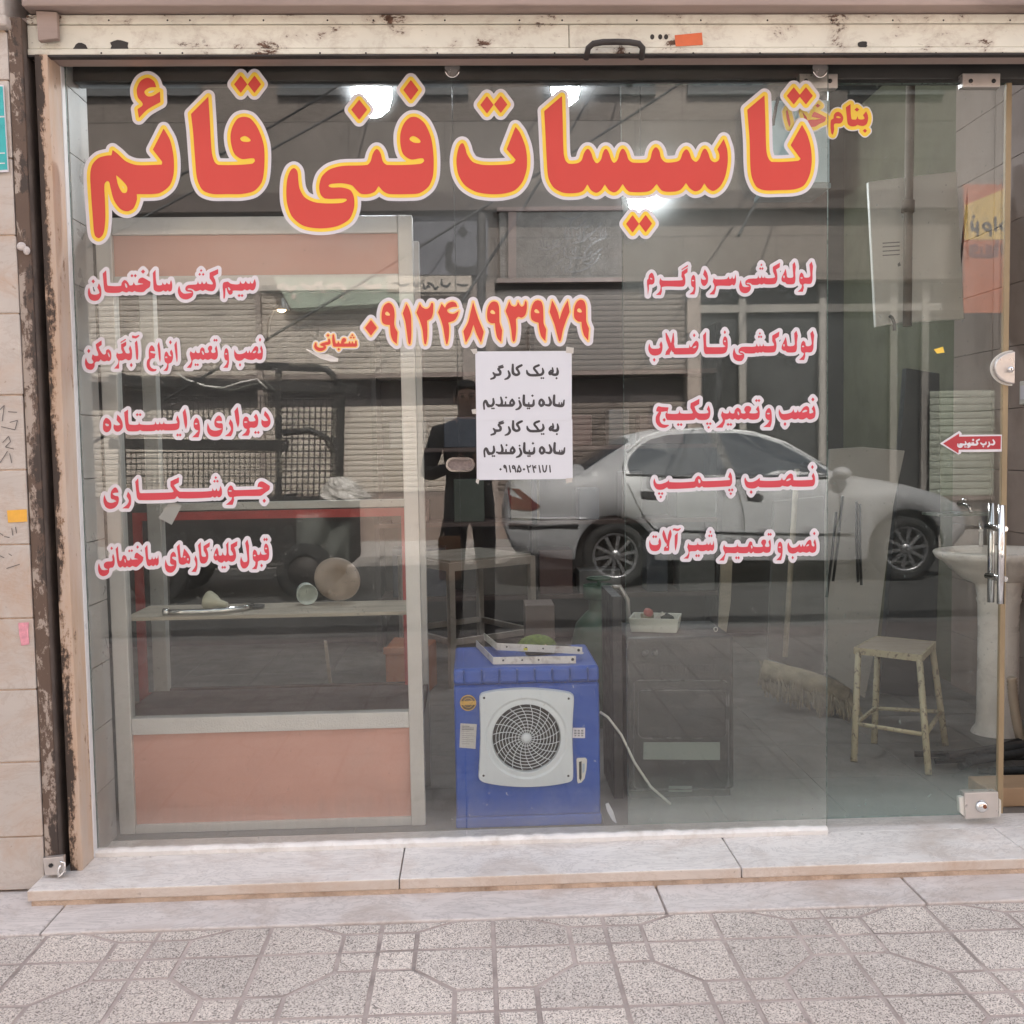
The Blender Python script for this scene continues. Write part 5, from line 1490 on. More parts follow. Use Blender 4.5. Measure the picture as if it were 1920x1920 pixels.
MB().lathe([(0.0, 0.0), (R0*1.0, 0.0)], (fc.x, EY+0.003, fc.z), (0, 1, 0), 40).build('fan_opening', PM('fan_dark', (0.035, 0.034, 0.034), 0.8, vary=0.3), co)
m = MB()
for u, v in ((382, 190), (1432, 198), (375, 1155), (1428, 1157)):
    m.lathe([(0.0, -0.0005), (0.0036, -0.0005), (0.0036, 0.002)], fp(u, v, EY-0.0115), (0, 1, 0), 12)
m.build('screw_holes', M_['dark_steel'], co)
c = fp(183, 252)
st1 = MB().lathe([(0.0, 0.0), (0.0262, 0.0), (0.0262, 0.0006)], (c.x, EY+0.0052, c.z), (0, 1, 0), 28).build('round_emblem', PM('emblem_dark', (0.12, 0.085, 0.05), 0.4), co)
GO = PM('emblem_gold', (0.60, 0.38, 0.10), 0.35, 0.3, vary=0.2, nscale=60)
m = MB().lathe([(0.0225, -0.0006), (0.0255, -0.0006)], (c.x, EY+0.0052, c.z), (0, 1, 0), 28).lathe([(0.0145, -0.0006), (0.0162, -0.0006)], (c.x, EY+0.0052, c.z), (0, 1, 0), 28)
m.box(c.x-0.0225, c.x+0.0258, EY+0.0042, EY+0.0048, c.z-0.0065, c.z+0.006)
for i in range(8):
    a = math.pi*i/8+0.2; m.bar((c.x-0.0175*math.cos(a), EY+0.0040, c.z-0.0175*math.sin(a)), (c.x+0.0175*math.cos(a), EY+0.0040, c.z+0.0175*math.sin(a)), 0.0018, 0.0004)
m.build('gold_mark', GO, st1)
lb = MB().prism([fp(u, v, EY+0.0050) for u, v in ((88, 505), (292, 515), (275, 822), (75, 805))], (0, 0.0006, 0)).build('rating_label', PM('label_grey', (0.48, 0.47, 0.45), 0.5, vary=0.05), co)
m = MB()
for i, v in enumerate((535, 556, 575, 600, 630, 655, 680, 705, 730, 755)):
    m.prism([fp(u, vv, EY+0.0044) for u, vv in ((105, v), (255 if i % 3 else 200, v+3), (255 if i % 3 else 200, v+(13 if i < 3 else 7)), (105, v+(10 if i < 3 else 4)))], (0, 0.0004, 0))
m.build('small_print', PM('print_grey', (0.20, 0.20, 0.20), 0.6), lb)
sb = MB().prism([fp(u, v, EY+0.0046) for u, v in ((1483, 560), (1635, 560), (1635, 688), (1480, 686))], (0, 0.0012, 0)).build('switch_label', M_['vinyl_white'], co)
m = MB()
for u in (1515, 1557, 1600):
    m.prism([fp(u+a, v, EY+0.0040) for a, v in ((-14, 585), (14, 585), (14, 608), (-14, 608))], (0, 0.0004, 0)); m.prism([fp(u+a, v, EY+0.0040) for a, v in ((-16, 618), (16, 618), (16, 640), (-16, 640))], (0, 0.0004, 0))
    m.prism([fp(u+a, v, EY+0.0040) for a, v in ((-12, 650), (12, 650), (12, 666), (-12, 666))], (0, 0.0004, 0))
m.build('switch_marks', PM('mark_grey', (0.25, 0.25, 0.27), 0.6), sb)
wg = MB().prism([fp(u, v, EY+0.0005) for u, v in ((1530, 950), (1545, 938), (1640, 935), (1660, 955), (1652, 1080), (1630, 1190), (1590, 1240), (1550, 1252), (1538, 1225))], (0, 0.005, 0)).build('water_gauge', M_['white_enamel'], co, bevel=0.001)
MB().prism([fp(u, v, EY-0.0003) for u, v in ((1560, 985), (1592, 975), (1592, 1185), (1578, 1218), (1562, 1190))], (0, 0.0006, 0)).build('gauge_slot', M_['black'], wg)
MB().prism([fp(u, v, EY-0.0003) for u, v in ((1602, 1005), (1632, 1005), (1628, 1100), (1602, 1130))], (0, 0.0006, 0)).build('gauge_scale', PM('gauge_blue', (0.38, 0.46, 0.55), 0.4), wg)
cb = MB().tube([at(x, y, Y) for x, y, Y in ((1125, 1335, 0.22), (1140, 1345, 0.22), (1165, 1378, 0.22), (1190, 1430, 0.21), (1220, 1475, 0.20), (1258, 1508, 0.19))], 0.0042, 8)
tag(cb.build('power_cord', M_['white_enamel']), 'white power cord trailing from the blue cooler to the floor', 'cord')
tag(MB().pxprism([(1135, 1508), (1141, 1505), (1150, 1522), (1157, 1545), (1148, 1538), (1139, 1522)], 0.14, 0.002).build('litter_scrap', M_['paper']), 'torn white scrap on the floor beside the cooler', 'scrap')

# on top of the cooler
CT = czt+0.001
def topp(px, py):      # a spot on the cooler's top
    p = gz(px, py, CT); return p
for lab, pts, dz in (('lower white steel wall bracket lying on the cooler', [(893, 1213), (925, 1246), (1080, 1244)], 0.0), ('upper white steel wall bracket resting askew on the other', [(908, 1210), (932, 1228), (1092, 1236)], 0.016)):
    bk_ = thing('wall_bracket', lab, 'bracket', topp(960, 1240), 'white wall brackets on the cooler')
    L = [topp(x, y) for x, y in pts]
    for p in L: p.z = CT+dz+0.0005
    if dz: L[0].z += 0.004
    m = MB()
    for a, b in ((L[0], L[1]), (L[1], L[2])):
        d = (b-a).normalized(); s = Vector((-d.y, d.x, 0))
        for k0, k1, zz0, zz1 in ((-0.001, 0.001, 0.0, 0.024), (0.001, 0.020, 0.0, 0.002)):
            m.prism([a+s*k0+Vector((0, 0, zz0)), b+s*k0+Vector((0, 0, zz0)), b+s*k1+Vector((0, 0, zz0)), a+s*k1+Vector((0, 0, zz0))], (0, 0, zz1-zz0))
    m.build('angle_arm', PM('bracket_white', (0.66, 0.64, 0.59), 0.4, vary=0.08, dirt=(0.20, 0.13, 0.09), dirt_amt=0.7, dirt_scale=22), bk_)
    m = MB()
    d = (L[2]-L[1]).normalized()
    for f in (0.12, 0.35, 0.55, 0.96):
        p = L[1]+(L[2]-L[1])*f+Vector((0, 0, 0.013)); nn = Vector((d.y, -d.x, 0))
        m.lathe([(0.0, 0.0016), (0.0032 if f < 0.9 else 0.005, 0.0016)], p, nn, 10)
    m.build('bolt_hole', M_['black'], bk_)
    if dz:
        p = L[1]+(L[2]-L[1])*0.32; nn = Vector((d.y, -d.x, 0))*0.0016
        MB().prism([p+nn+Vector((0, 0, 0.004)), p+nn+d*0.014+Vector((0, 0, 0.004)), p+nn+d*0.014+Vector((0, 0, 0.012)), p+nn+Vector((0, 0, 0.012))], nn*0.2).build('yellow_sticker', PM('bracket_yellow', (0.70, 0.65, 0.05), 0.5), bk_)
gd = thing('green_mesh_sack', 'rounded green mesh sack on top of the cooler', 'sack', topp(1005, 1210))
c = topp(1005, 1212); c.y = 0.42; c.z = CT
m = MB(); n = 26; vs = []
for j in range(9):
    a = (math.pi/2)*j/8
    for i in range(n):
        t = 2*math.pi*i/n; vs.append(c+Vector((0.072*math.cos(a)*math.cos(t)*(1+0.04*math.sin(5*t)), 0.05*math.cos(a)*math.sin(t), 0.052*math.sin(a))))
m._add(vs, [(j*n+i, j*n+(i+1) % n, (j+1)*n+(i+1) % n, (j+1)*n+i) for j in range(8) for i in range(n)], 0, True)
m.build('mesh', PM('green_mesh', (0.115, 0.17, 0.025), 0.7, vary=0.35, nscale=70, bump=0.6, bscale=120), gd)
bb = thing('black_bag', 'crumpled black bag on top of the cooler', 'bag', topp(1030, 1215))
m = MB(); pts = [topp(x, y) for x, y in ((985, 1222), (1010, 1222), (1035, 1224), (1055, 1220), (1066, 1212))]
for i, p in enumerate(pts): p.y = 0.31+0.02*i; p.z = CT+0.012
m.tube(pts, [0.010, 0.015, 0.016, 0.013, 0.005], 12); m.build('body', M_['black'], bb)
p = topp(1018, 1212); p.y = 0.31
tag(MB().prism([p+Vector((-0.02, -0.005, 0.030)), p+Vector((0.006, -0.02, 0.018)), p+Vector((0.022, -0.012, 0.028)), p+Vector((-0.002, 0.004, 0.036))], (0, 0, 0.001)).build('paper_scrap', PM('peach_paper', (0.62, 0.45, 0.33), 0.7, vary=0.25, nscale=40)), 'folded peach and white paper scrap on the black bag', 'paper')

# ------------------------------------------------------------------ black gas heater with a tray of parts
HY = 0.34
hx0, hx1 = at(1176, 1350, HY).x, at(1378, 1350, HY).x; hzt = at(1280, 1196, HY).z
HB = PM('heater_black', (0.011, 0.011, 0.012), 0.42, vary=0.25, nscale=5, dirt=(0.06, 0.06, 0.06), dirt_amt=0.25, dirt_scale=5)
ht = thing('gas_heater', 'old black gas heater standing behind the overlapping glass', 'heater', ((hx0+hx1)/2, 0.65, 0.05))
MB().box(hx0, hx1, HY+0.012, HY+0.34, 0.075, hzt).build('cabinet', HB, ht, bevel=0.012, seg=3)
MB().box(hx0+0.012, hx1-0.012, HY+0.02, HY+0.33, 0.0505, 0.074).build('plinth', M_['black'], ht)
hq = lambda px, py, Y=HY: at(px, py, Y)
m = MB()
for i in range(19):
    px = 1201+7.7*i; m.pxprism([(px, 1246), (px+3, 1246), (px+3, 1262), (px, 1262)], HY+0.0095, 0.002)
m.build('vent_slots', M_['black'], ht)
def rrect(x0, y0, x1, y1, r, n=5):
    o = []
    for cx, cy, a0 in ((x1-r, y0+r, -90), (x1-r, y1-r, 0), (x0+r, y1-r, 90), (x0+r, y0+r, 180)):
        for k in range(n+1):
            a = R(a0+90*k/n); o.append((cx+r*math.cos(a), cy+r*math.sin(a)))
    return o
HG = PM('heater_trim', (0.10, 0.10, 0.10), 0.3, 0.3, vary=0.15)
m = MB()
for (x0, y0_, x1, y1_) in ((1188, 1276, 1366, 1480), (1196, 1294, 1362, 1384)):
    L = [hq(x, y, HY+0.007) for x, y in rrect(x0, y0_, x1, y1_, 12)]
    m.tube(L+[L[0]], 0.0022, 6, caps=False)
m.build('door_trim', HG, ht)
MB().pxprism([(1207, 1392), (1350, 1392), (1350, 1425), (1206, 1424)], HY+0.008, 0.003).build('name_band', PM('band_grey', (0.24, 0.27, 0.25), 0.4, vary=0.06), ht)
MB().pxprism([(1254, 1474), (1298, 1474), (1298, 1485), (1254, 1485)], HY+0.008, 0.003).build('maker_plate', PM('plate_grey', (0.20, 0.22, 0.21), 0.4), ht)
m = MB()
for px in (1210, 1228): m.lathe([(0.0, -0.012), (0.009, -0.012), (0.011, 0.0)], hq(px, 1224, HY+0.012), (0, 1, 0), 14)
m.build('knob', HG, ht)
tag(MB().box(hx0-0.045, hx0-0.012, HY+0.02, HY+0.30, 0.051, at(1160, 1120, HY).z).build('black_plank', M_['black'], bevel=0.002), 'tall black plank standing left of the gas heater', 'plank')
ty = thing('parts_tray', 'white plastic tray of small fittings on the gas heater', 'tray', at(1235, 1185, 0.6))
tz = hzt+0.001
A, B_2, C2 = at(1185, 1178, 0.45), at(1270, 1184, 0.41), at(1293, 1172, 0.53)
t0, t1 = Vector((A.x, 0.47, tz)), Vector((B_2.x, 0.425, tz)); ex = (t1-t0); ey = Vector((-ex.y, ex.x, 0)).normalized()*0.12
bot = [t0, t1, t1+ey, t0+ey]; cen = sum(bot, Vector())/4
top = [cen+(p-cen)*1.10+Vector((0, 0, 0.05)) for p in bot]; ti = [cen+(p-cen)*1.04+Vector((0, 0, 0.05)) for p in bot]; bi = [cen+(p-cen)*0.94+Vector((0, 0, 0.004)) for p in bot]
m = MB(); m._add(bot+top+ti+bi, [(0, 1, 2, 3)]+[(i+4*r, (i+1) % 4+4*r, (i+1) % 4+4*(r+1), i+4*(r+1)) for r in range(3) for i in range(4)]+[(12, 13, 14, 15)])
m.build('tub', M_['white_enamel'], ty, bevel=0.004, seg=2)
rv = thing('red_valve', 'red handled brass valve lying in the parts tray', 'valve', cen)
p = cen-ex*0.18
MB().tube([p+Vector((-0.02, 0, 0.045)), p+Vector((0.02, 0.01, 0.05))], 0.012, 10).build('valve_body', PM('old_brass', (0.30, 0.22, 0.12), 0.4, 0.6), rv)
MB().lathe([(0.0, 0.01), (0.018, 0.008), (0.018, 0.0)], p+Vector((0.0, -0.012, 0.060)), (0.2, -0.6, 0.7), 8).build('red_handle', PM('valve_red', (0.35, 0.05, 0.04), 0.5), rv)
sbx = thing('silver_packet', 'silver foil packet leaning in the parts tray', 'packet', cen)
p = cen+ex*0.08+Vector((0, -0.01, 0.03))
MB().bar(p+Vector((-0.012, 0, 0)), p+Vector((0.02, 0, 0.024)), 0.008, 0.03).build('packet', M_['satin'], sbx)
bf = thing('black_fitting', 'black elbow fitting lying at the right of the parts tray', 'fitting', cen)
p = cen+ex*0.26+Vector((0, 0, 0.035))
MB().tube([p+Vector((-0.02, 0, 0)), p+Vector((0.0, 0, 0.008)), p+Vector((0.016, 0.012, 0.0))], [0.016, 0.018, 0.014], 12).build('elbow', M_['rubber'], bf)
c = at(1342, 1168, 0.43); 
tag(MB().tube([Vector((c.x, 0.43, hzt+0.009))+Vector((0.0065*math.cos(t), 0, 0.0075*math.sin(t)+0.001)) for t in np.linspace(0, 2*math.pi, 20)], 0.0022, 6, caps=False).build('steel_ring', M_['satin']), 'small steel ring standing on the right end of the heater', 'ring')

# gas cylinder behind the cooler
gcx, gcy = at(1122, 1150, 1.35).x, 1.35
gc = thing('gas_cylinder', 'dull green gas cylinder with a hand wheel behind the cooler', 'gas cylinder', (gcx, gcy, 0.05))
GG = PM('cylinder_green', (0.045, 0.085, 0.055), 0.5, vary=0.25, nscale=4, dirt=(0.12, 0.08, 0.05), dirt_amt=0.5, dirt_scale=7)
MB().lathe([(0.0, 0.0), (0.105, 0.0), (0.12, 0.02), (0.12, 0.36), (0.10, 0.44), (0.055, 0.49), (0.042, 0.50), (0.042, 0.60), (0.0, 0.60)], (gcx, gcy, 0.05), n=28).build('body', GG, gc)
MB().lathe([(0.065, 0.0), (0.065, 0.06), (0.060, 0.06), (0.060, 0.0)], (gcx, gcy, 0.60), n=24, closed=True).build('collar', GG, gc)
MB().tube([(gcx+0.05*math.cos(t), gcy-0.03+0.05*math.sin(t), 0.69) for t in np.linspace(0, 2*math.pi, 18)], 0.006, 8, caps=False).bar((gcx-0.05, gcy-0.03, 0.69), (gcx+0.05, gcy-0.03, 0.69), 0.008, 0.008).tube([(gcx, gcy-0.03, 0.62), (gcx, gcy-0.03, 0.69)], 0.008, 8).build('hand_wheel', GG, gc)
MB().tube([(gcx+0.02, gcy-0.03, 0.65), (gcx+0.09, gcy-0.05, 0.655), (gcx+0.12, gcy-0.06, 0.60), (gcx+0.125, gcy-0.06, 0.50)], 0.010, 8).build('hose_tail', M_['satin'], gc)
tag(MB().box(at(985, 1150, 1.9).x, at(1040, 1150, 1.9).x, 1.9, 2.1, 0.051, at(1010, 1135, 1.9).z).build('parts_box', PM('box_beige', (0.17, 0.13, 0.115), 0.7, vary=0.15), bevel=0.004), 'low brownish box on the floor right of the work table', 'box')

# ------------------------------------------------------------------ right-hand side: boards, broom, stool, basin
def board(name, label, cat, poly, Y, th, mat, lean=0.0):
    P = [at(x, y, Y) for x, y in poly]
    z0 = min(p.z for p in P)
    P = [p+(ray(0, 0)*0) for p in P]
    o = MB().prism(P, (0, th, 0)).build(name, mat, bevel=0.003)
    tag(o, label, cat); return o
board('white_board', 'large pale board leaning on the right wall', 'board', [(1556, 842), (1617, 838), (1697, 845), (1676, 945), (1646, 1190), (1622, 1309), (1548, 1262), (1548, 960)], 1.30, 0.02, PM('pale_board', (0.36, 0.345, 0.32), 0.55, vary=0.08, nscale=2, dirt=(0.20, 0.18, 0.16), dirt_amt=0.4))
board('dark_slab', 'tall dark slab standing behind the yellow stool', 'slab', [(1700, 690), (1762, 700), (1764, 960), (1752, 1312), (1650, 1300), (1664, 1150)], 1.65, 0.05, PM('dark_slab', (0.040, 0.040, 0.042), 0.45, vary=0.2))
board('plaster_board', 'pale panel standing behind the board, splashed with plaster', 'panel', [(1452, 940), (1545, 930), (1545, 1270), (1440, 1235)], 1.95, 0.03, PM('dull_panel', (0.15, 0.145, 0.135), 0.7, vary=0.15))
bm_ = thing('broom', 'straw broom with a pale wooden handle leaning against the panel', 'broom', at(1500, 1320, 1.55))
MB().tube([at(1494, 880, 1.75), at(1472, 1232, 1.55)], 0.013, 10).build('handle', M_['wood'], bm_)
m = MB()
b0, b1 = at(1426, 1240, 1.55), at(1588, 1292, 1.4)
for i in range(420):
    t = random.random(); s = b0+(b1-b0)*t+Vector((0, random.uniform(-0.04, 0.04), 0)); e = Vector((s.x+random.uniform(-0.05, 0.05), s.y-0.08+random.uniform(-0.05, 0.05), max(0.052, s.z-0.10+random.uniform(-0.04, 0.03))))
    m.tube([s, (s+e)/2+Vector((0, 0, 0.015)), e], 0.0028, 4, caps=False)
m.tube([at(1428, 1256, 1.5), at(1510, 1278, 1.44), at(1592, 1303, 1.36)], [0.05, 0.055, 0.045], 12)
m.build('bristles', PM('straw', (0.30, 0.25, 0.17), 0.8, vary=0.3, nscale=20), bm_)
bc = thing('storage_screen', 'pair of dull white panels hanging on the wall with a pipe in front', 'panel', at(1718, 600, 1.5))
WB = PM('boiler_white', (0.86, 0.84, 0.78), 0.4, vary=0.05, nscale=2, dirt=(0.6, 0.58, 0.54), dirt_amt=0.4)
MB().pxprism([(1628, 341), (1702, 331), (1704, 603), (1642, 613)], 1.50, 0.025).build('panel', WB, bc, bevel=0.004)
MB().pxprism([(1706, 331), (1794, 321), (1808, 598), (1709, 604)], 1.48, 0.025).build('panel', WB, bc, bevel=0.004)
MB().tube([at(1708, 120, 1.42), at(1703, 400, 1.42), at(1701, 612, 1.42)], 0.019, 12).tube([at(1703, 376, 1.42), at(1702, 398, 1.42)], 0.028, 12).build('pipe', PM('pipe_tan', (0.24, 0.20, 0.165), 0.6, vary=0.2), bc)
MB().tube([at(x, y, 1.47) for x, y in ((1668, 592), (1673, 596), (1677, 606), (1677, 620))], 0.008, 8).build('cable', M_['black'], bc)
m = MB()
for y in (455, 462, 470, 478): m.pxprism([(1655, y), (1687, y-2), (1687, y), (1655, y+2)], 1.4985, 0.001)
m.pxprism([(1683, 495), (1687, 491), (1689, 498), (1684, 500)], 1.4985, 0.001)
m.build('label_print', PM('faint_print', (0.25, 0.25, 0.24), 0.6), bc)
m = MB()
for (xx, yy0, yy1) in ((1606, 940, 1092), (1612, 945, 1097), (1560, 960, 1120), (1572, 930, 1090)): m.tube([at(xx+8 if xx < 1600 else xx, yy0, 1.22), at(xx, (yy0+yy1)/2, 1.24), at(xx-10 if xx < 1600 else xx+3, yy1, 1.22)], 0.006, 6)
tag(m.build('hanging_cables', M_['black']), 'bundle of black cables hanging over the pale board', 'cable')
tag(MB().tube([at(1905-8, 150, 1.6), at(1832, 250, 1.7), at(1815, 360, 1.75)][1:]+[at(1800, 500, 1.75)], 0.006, 6).build('wall_cable', M_['black']), 'thin black cable running down beside the hanging panels', 'cable')

tag(MB().pxprism([(1353, 1040), (1374, 1040), (1370, 1130), (1358, 1215), (1346, 1215), (1350, 1120)], 1.9, 0.02).build('plank', M_['wood']), 'pale wooden plank leaning upright behind the gas heater', 'plank')
# yellow stool
sf = lambda px, py: gz(px, py, 0.0505)
ss = lambda px, py: gz(px, py, 0.45)
YP = rust_paint('stool_paint', (0.42, 0.37, 0.24), (0.19, 0.15, 0.11), 0.30, (1, 1, 0.6), 60, 0.6)
sl_ = thing('stool', 'worn yellowish metal stool with splayed legs near the door', 'stool', sf(1690, 1410))
seat = [ss(1604, 1214), ss(1727, 1228), ss(1752, 1203), ss(1644, 1193)]
MB().prism([p+Vector((0, 0, -0.022)) for p in seat], (0, 0, 0.022)).build('seat', PM('stool_top', (0.36, 0.30, 0.235), 0.55, vary=0.18, nscale=5, stretch=(0.6, 4, 1), dirt=(0.19, 0.15, 0.12), dirt_amt=0.6, dirt_scale=5), sl_, bevel=0.003)
m = MB(); c = sum(seat, Vector())/4
for i in range(4):
    a, b = seat[i]+Vector((0, 0, -0.012)), seat[(i+1) % 4]+Vector((0, 0, -0.012)); m.bar(c+(a-c)*1.02, c+(b-c)*1.02, 0.008, 0.026)
m.build('seat_edge', YP, sl_)
feet = [sf(1601, 1428), sf(1741, 1453), sf(1773, 1398), sf(1639, 1394)]
tops = [c+(p-c)*0.93+Vector((0, 0, -0.01)) for p in seat]
for a, b in zip(tops, feet): MB().tube([a, b], 0.0125, 12).build('leg', YP, sl_)
m = MB()
q4 = [a+(b-a)*0.67 for a, b in zip(tops, feet)]
for i in range(4): m.tube([q4[i], q4[(i+1) % 4]], 0.0085, 8)
m.build('stretcher', YP, sl_)

# washbasin on a pedestal
BX, BY = at(1872, 1200, 1.02).x, 1.02
PORC = PM('porcelain', (0.78, 0.73, 0.67), 0.3, vary=0.06, nscale=3, dirt=(0.36, 0.31, 0.27), dirt_amt=0.45, dirt_scale=8)
wb = thing('washbasin', 'dusty cream pedestal washbasin inside the door', 'washbasin', (BX, BY, 0.05))
rz = at(1850, 1038, BY-0.1).z
MB().lathe([(0.105, 0.0), (0.100, 0.012), (0.086, 0.03), (0.082, 0.10), (0.080, 0.40), (0.082, rz-0.05-0.22), (0.088, rz-0.05-0.20), (0.084, rz-0.05-0.19), (0.095, rz-0.05-0.13), (0.10, rz-0.05-0.09)], (BX, BY, 0.0505), n=32, sy=0.9).build('pedestal', PORC, wb)
MB().lathe([(0.06, -0.15), (0.13, -0.12), (0.185, -0.075), (0.212, -0.045), (0.240, -0.03), (0.252, -0.008), (0.246, 0.0), (0.228, 0.002), (0.205, -0.010), (0.16, -0.07), (0.08, -0.105), (0.0, -0.11)], (BX, BY+0.02, rz), n=44, sy=0.86).build('bowl', PORC, wb)
MB().lathe([(0.0, 0.002), (0.016, 0.002), (0.016, 0.0)], (BX, BY+0.02, rz-0.107), n=16).build('drain', M_['dark_steel'], wb)
tp_ = thing('tap', 'chrome tap standing on the washbasin rim', 'tap', (BX+0.02, BY+0.19, rz))
MB().tube([(BX+0.02, BY+0.19, rz-0.002), (BX+0.02, BY+0.19, rz+0.07), (BX+0.0, BY+0.16, rz+0.11), (BX-0.03, BY+0.10, rz+0.10), (BX-0.035, BY+0.085, rz+0.075)], 0.009, 12).build('spout', M_['chrome'], tp_)
cl_ = at(1808, 945, 1.35)
wt = thing('wall_tap', 'small chrome wall tap above the washbasin', 'tap', cl_)
MB().tube([cl_+Vector((0, 0.05, 0)), cl_, cl_+Vector((0.01, -0.03, -0.01)), cl_+Vector((0.012, -0.04, -0.035))], 0.010, 10).build('spout', M_['chrome'], wt)
MB().ball(cl_+Vector((0, -0.005, 0.02)), 0.016, sc=(1, 1, 0.6)).build('handle', M_['chrome'], wt)
sf_ = at(1790, 962, 1.5)
tag(MB().box(sf_.x-0.10, sf_.x+0.16, 1.45, 1.62, sf_.z-0.012, sf_.z).build('glass_shelf', PM('shelf_green', (0.20, 0.23, 0.19), 0.3), bevel=0.002), 'narrow greenish shelf on the wall above the basin', 'shelf')
# corrugated hose and the heap of pipes by the door
hz_ = thing('corrugated_hose', 'beige corrugated hose hanging beside the pedestal', 'hose', at(1905, 1400, 0.75))
m = MB(); L = [at(x, y, 0.78) for x, y in ((1897, 1270), (1900, 1310), (1905, 1345), (1912, 1378), (1925, 1402), (1945, 1412))]
Ls = _spline(np.array([list(p) for p in L]), [False]*len(L), False, 14)
m.tube([Vector(p) for p in Ls], [0.016+0.004*(i % 2) for i in range(len(Ls))], 12); m.build('tube', PM('hose_beige', (0.42, 0.34, 0.26), 0.6), hz_)
for i in range(9):
    a = Vector((1.66+0.02*i, 0.40+random.uniform(0, 0.35), 0.07+0.012*(i % 5))); b = a+Vector((0.45+random.random()*0.2, random.uniform(-0.2, 0.35), random.uniform(-0.01, 0.03)))
    tag(MB().tube([a, (a+b)/2+Vector((0, 0, 0.012)), b], random.uniform(0.010, 0.016), 8).build('pipe_length', M_['rubber'] if i % 3 else M_['dark_steel']), 'dark length of pipe in the heap inside the doorway', 'pipe', 'pipe lengths heaped inside the doorway')
tag(MB().box(1.668, 2.03, 0.17, 0.30, 0.051, 0.115).build('wood_block', PM('wood_block', (0.34, 0.22, 0.13), 0.7, vary=0.2, nscale=4, stretch=(0.5, 3, 3)), bevel=0.004), 'brown wooden block on the floor in the doorway', 'block')
sw = thing('wall_switch', 'beige double wall switch beside the door lock', 'switch', (2.355, 1.2, 1.45))
c = at(1912, 735, 1.15)
MB().box(2.345, 2.3595, 1.10, 1.24, c.z-0.05, c.z+0.05).build('plate', M_['white_enamel'], sw, bevel=0.004)
MB().box(2.340, 2.3445, 1.115, 1.160, c.z-0.03, c.z+0.03).box(2.340, 2.3445, 1.175, 1.225, c.z-0.03, c.z+0.03).build('rocker', M_['vinyl_white'], sw, bevel=0.002)

# pale blue box imitating a sky reflection, calligraphy tableau and clutter on the back wall
cb_ = thing('sky_reflection_box', 'pale blue box on the back wall, added to imitate a sky reflection in the glass', 'reflection', at(1500, 350, 3.05))
MB().pxprism([(1447, 158), (1556, 158), (1556, 342), (1447, 342)], 3.05, 0.34).build('box_body', PM('pale_blue', (0.50, 0.63, 0.67), 0.5, vary=0.06), cb_, bevel=0.005)
MB().pxprism([(1445, 343), (1558, 343), (1558, 352), (1445, 352)], 3.03, 0.36).build('base', PM('pale_blue_edge', (0.25, 0.30, 0.31), 0.5), cb_)
MB().tube([at(1467, 158, 3.0), at(1455, 200, 3.0), at(1449, 235, 3.0)], 0.01, 6).build('cord', M_['black'], cb_)
va = thing('calligraphy_tableau', 'dark framed tableau of raised calligraphy on the back wall', 'tableau', at(1060, 520, 3.3))
MB().pxprism([(936, 392), (1166, 390), (1166, 524), (938, 526)], 3.34, 0.05).build('panel', PM('tableau_ground', (0.060, 0.056, 0.052), 0.8, vary=0.35, nscale=10, dirt=(0.07, 0.05, 0.045), dirt_amt=0.6, bump=0.5), va)
m = MB()
m.pxprism([(932, 388), (1170, 386), (1170, 394), (932, 396)], 3.31, 0.06).pxprism([(932, 522), (1170, 520), (1170, 528), (932, 530)], 3.31, 0.06).pxprism([(953, 397), (968, 397), (968, 521), (953, 521)], 3.32, 0.03)
m.build('frame', M_['brown_board'], va)
D, x0, y0, r = sdf_of(TX['verse'], 3, 0.5); m = MB()
for P in contour_faces(D, 0.0, x0, y0, r): m._add([at(x, y, 3.335) for x, y in P], [tuple(range(len(P)))])
m.build('raised_script', M_['black'], va)
sh2 = thing('wall_shelving', 'dark wooden shelving with small goods along the back wall', 'shelving', (0.6, 3.2, 0.05))
m = MB()
for z in (0.35, 0.8, 1.25, 1.7): m.box(-0.6, 1.5, 3.05, 3.39, z, z+0.025)
m.build('boards', M_['brown_board'], sh2)
m = MB()
for x in (-0.6, 0.35, 1.475): m.box(x, x+0.03, 3.05, 3.39, 0.051, 2.0)
m.build('uprights', M_['dark_steel'], sh2)
pal = [(0.10, 0.088, 0.075), (0.05, 0.055, 0.07), (0.09, 0.05, 0.045), (0.07, 0.08, 0.065), (0.13, 0.125, 0.12), (0.03, 0.03, 0.033), (0.11, 0.095, 0.06)]
pm = [PM('carton%d' % i, c, 0.7, vary=0.2) for i, c in enumerate(pal)]
cn = ['tan', 'navy', 'dark red', 'olive', 'grey', 'black', 'ochre']
for zi, z in enumerate((0.35, 0.8, 1.25)):
    x = -0.5
    while x < 1.35:
        w_, h_ = random.uniform(0.12, 0.34), random.uniform(0.12, 0.32); k = random.randrange(7)
        tag(MB().box(x, x+w_, 3.08, 3.08+random.uniform(0.15, 0.28), z+0.026, z+0.026+h_).build('carton', pm[k], bevel=0.004), cn[k]+' carton standing on the dark back-wall shelving', 'carton', 'cartons on the back-wall shelving')
        x += w_+random.uniform(0.03, 0.25)

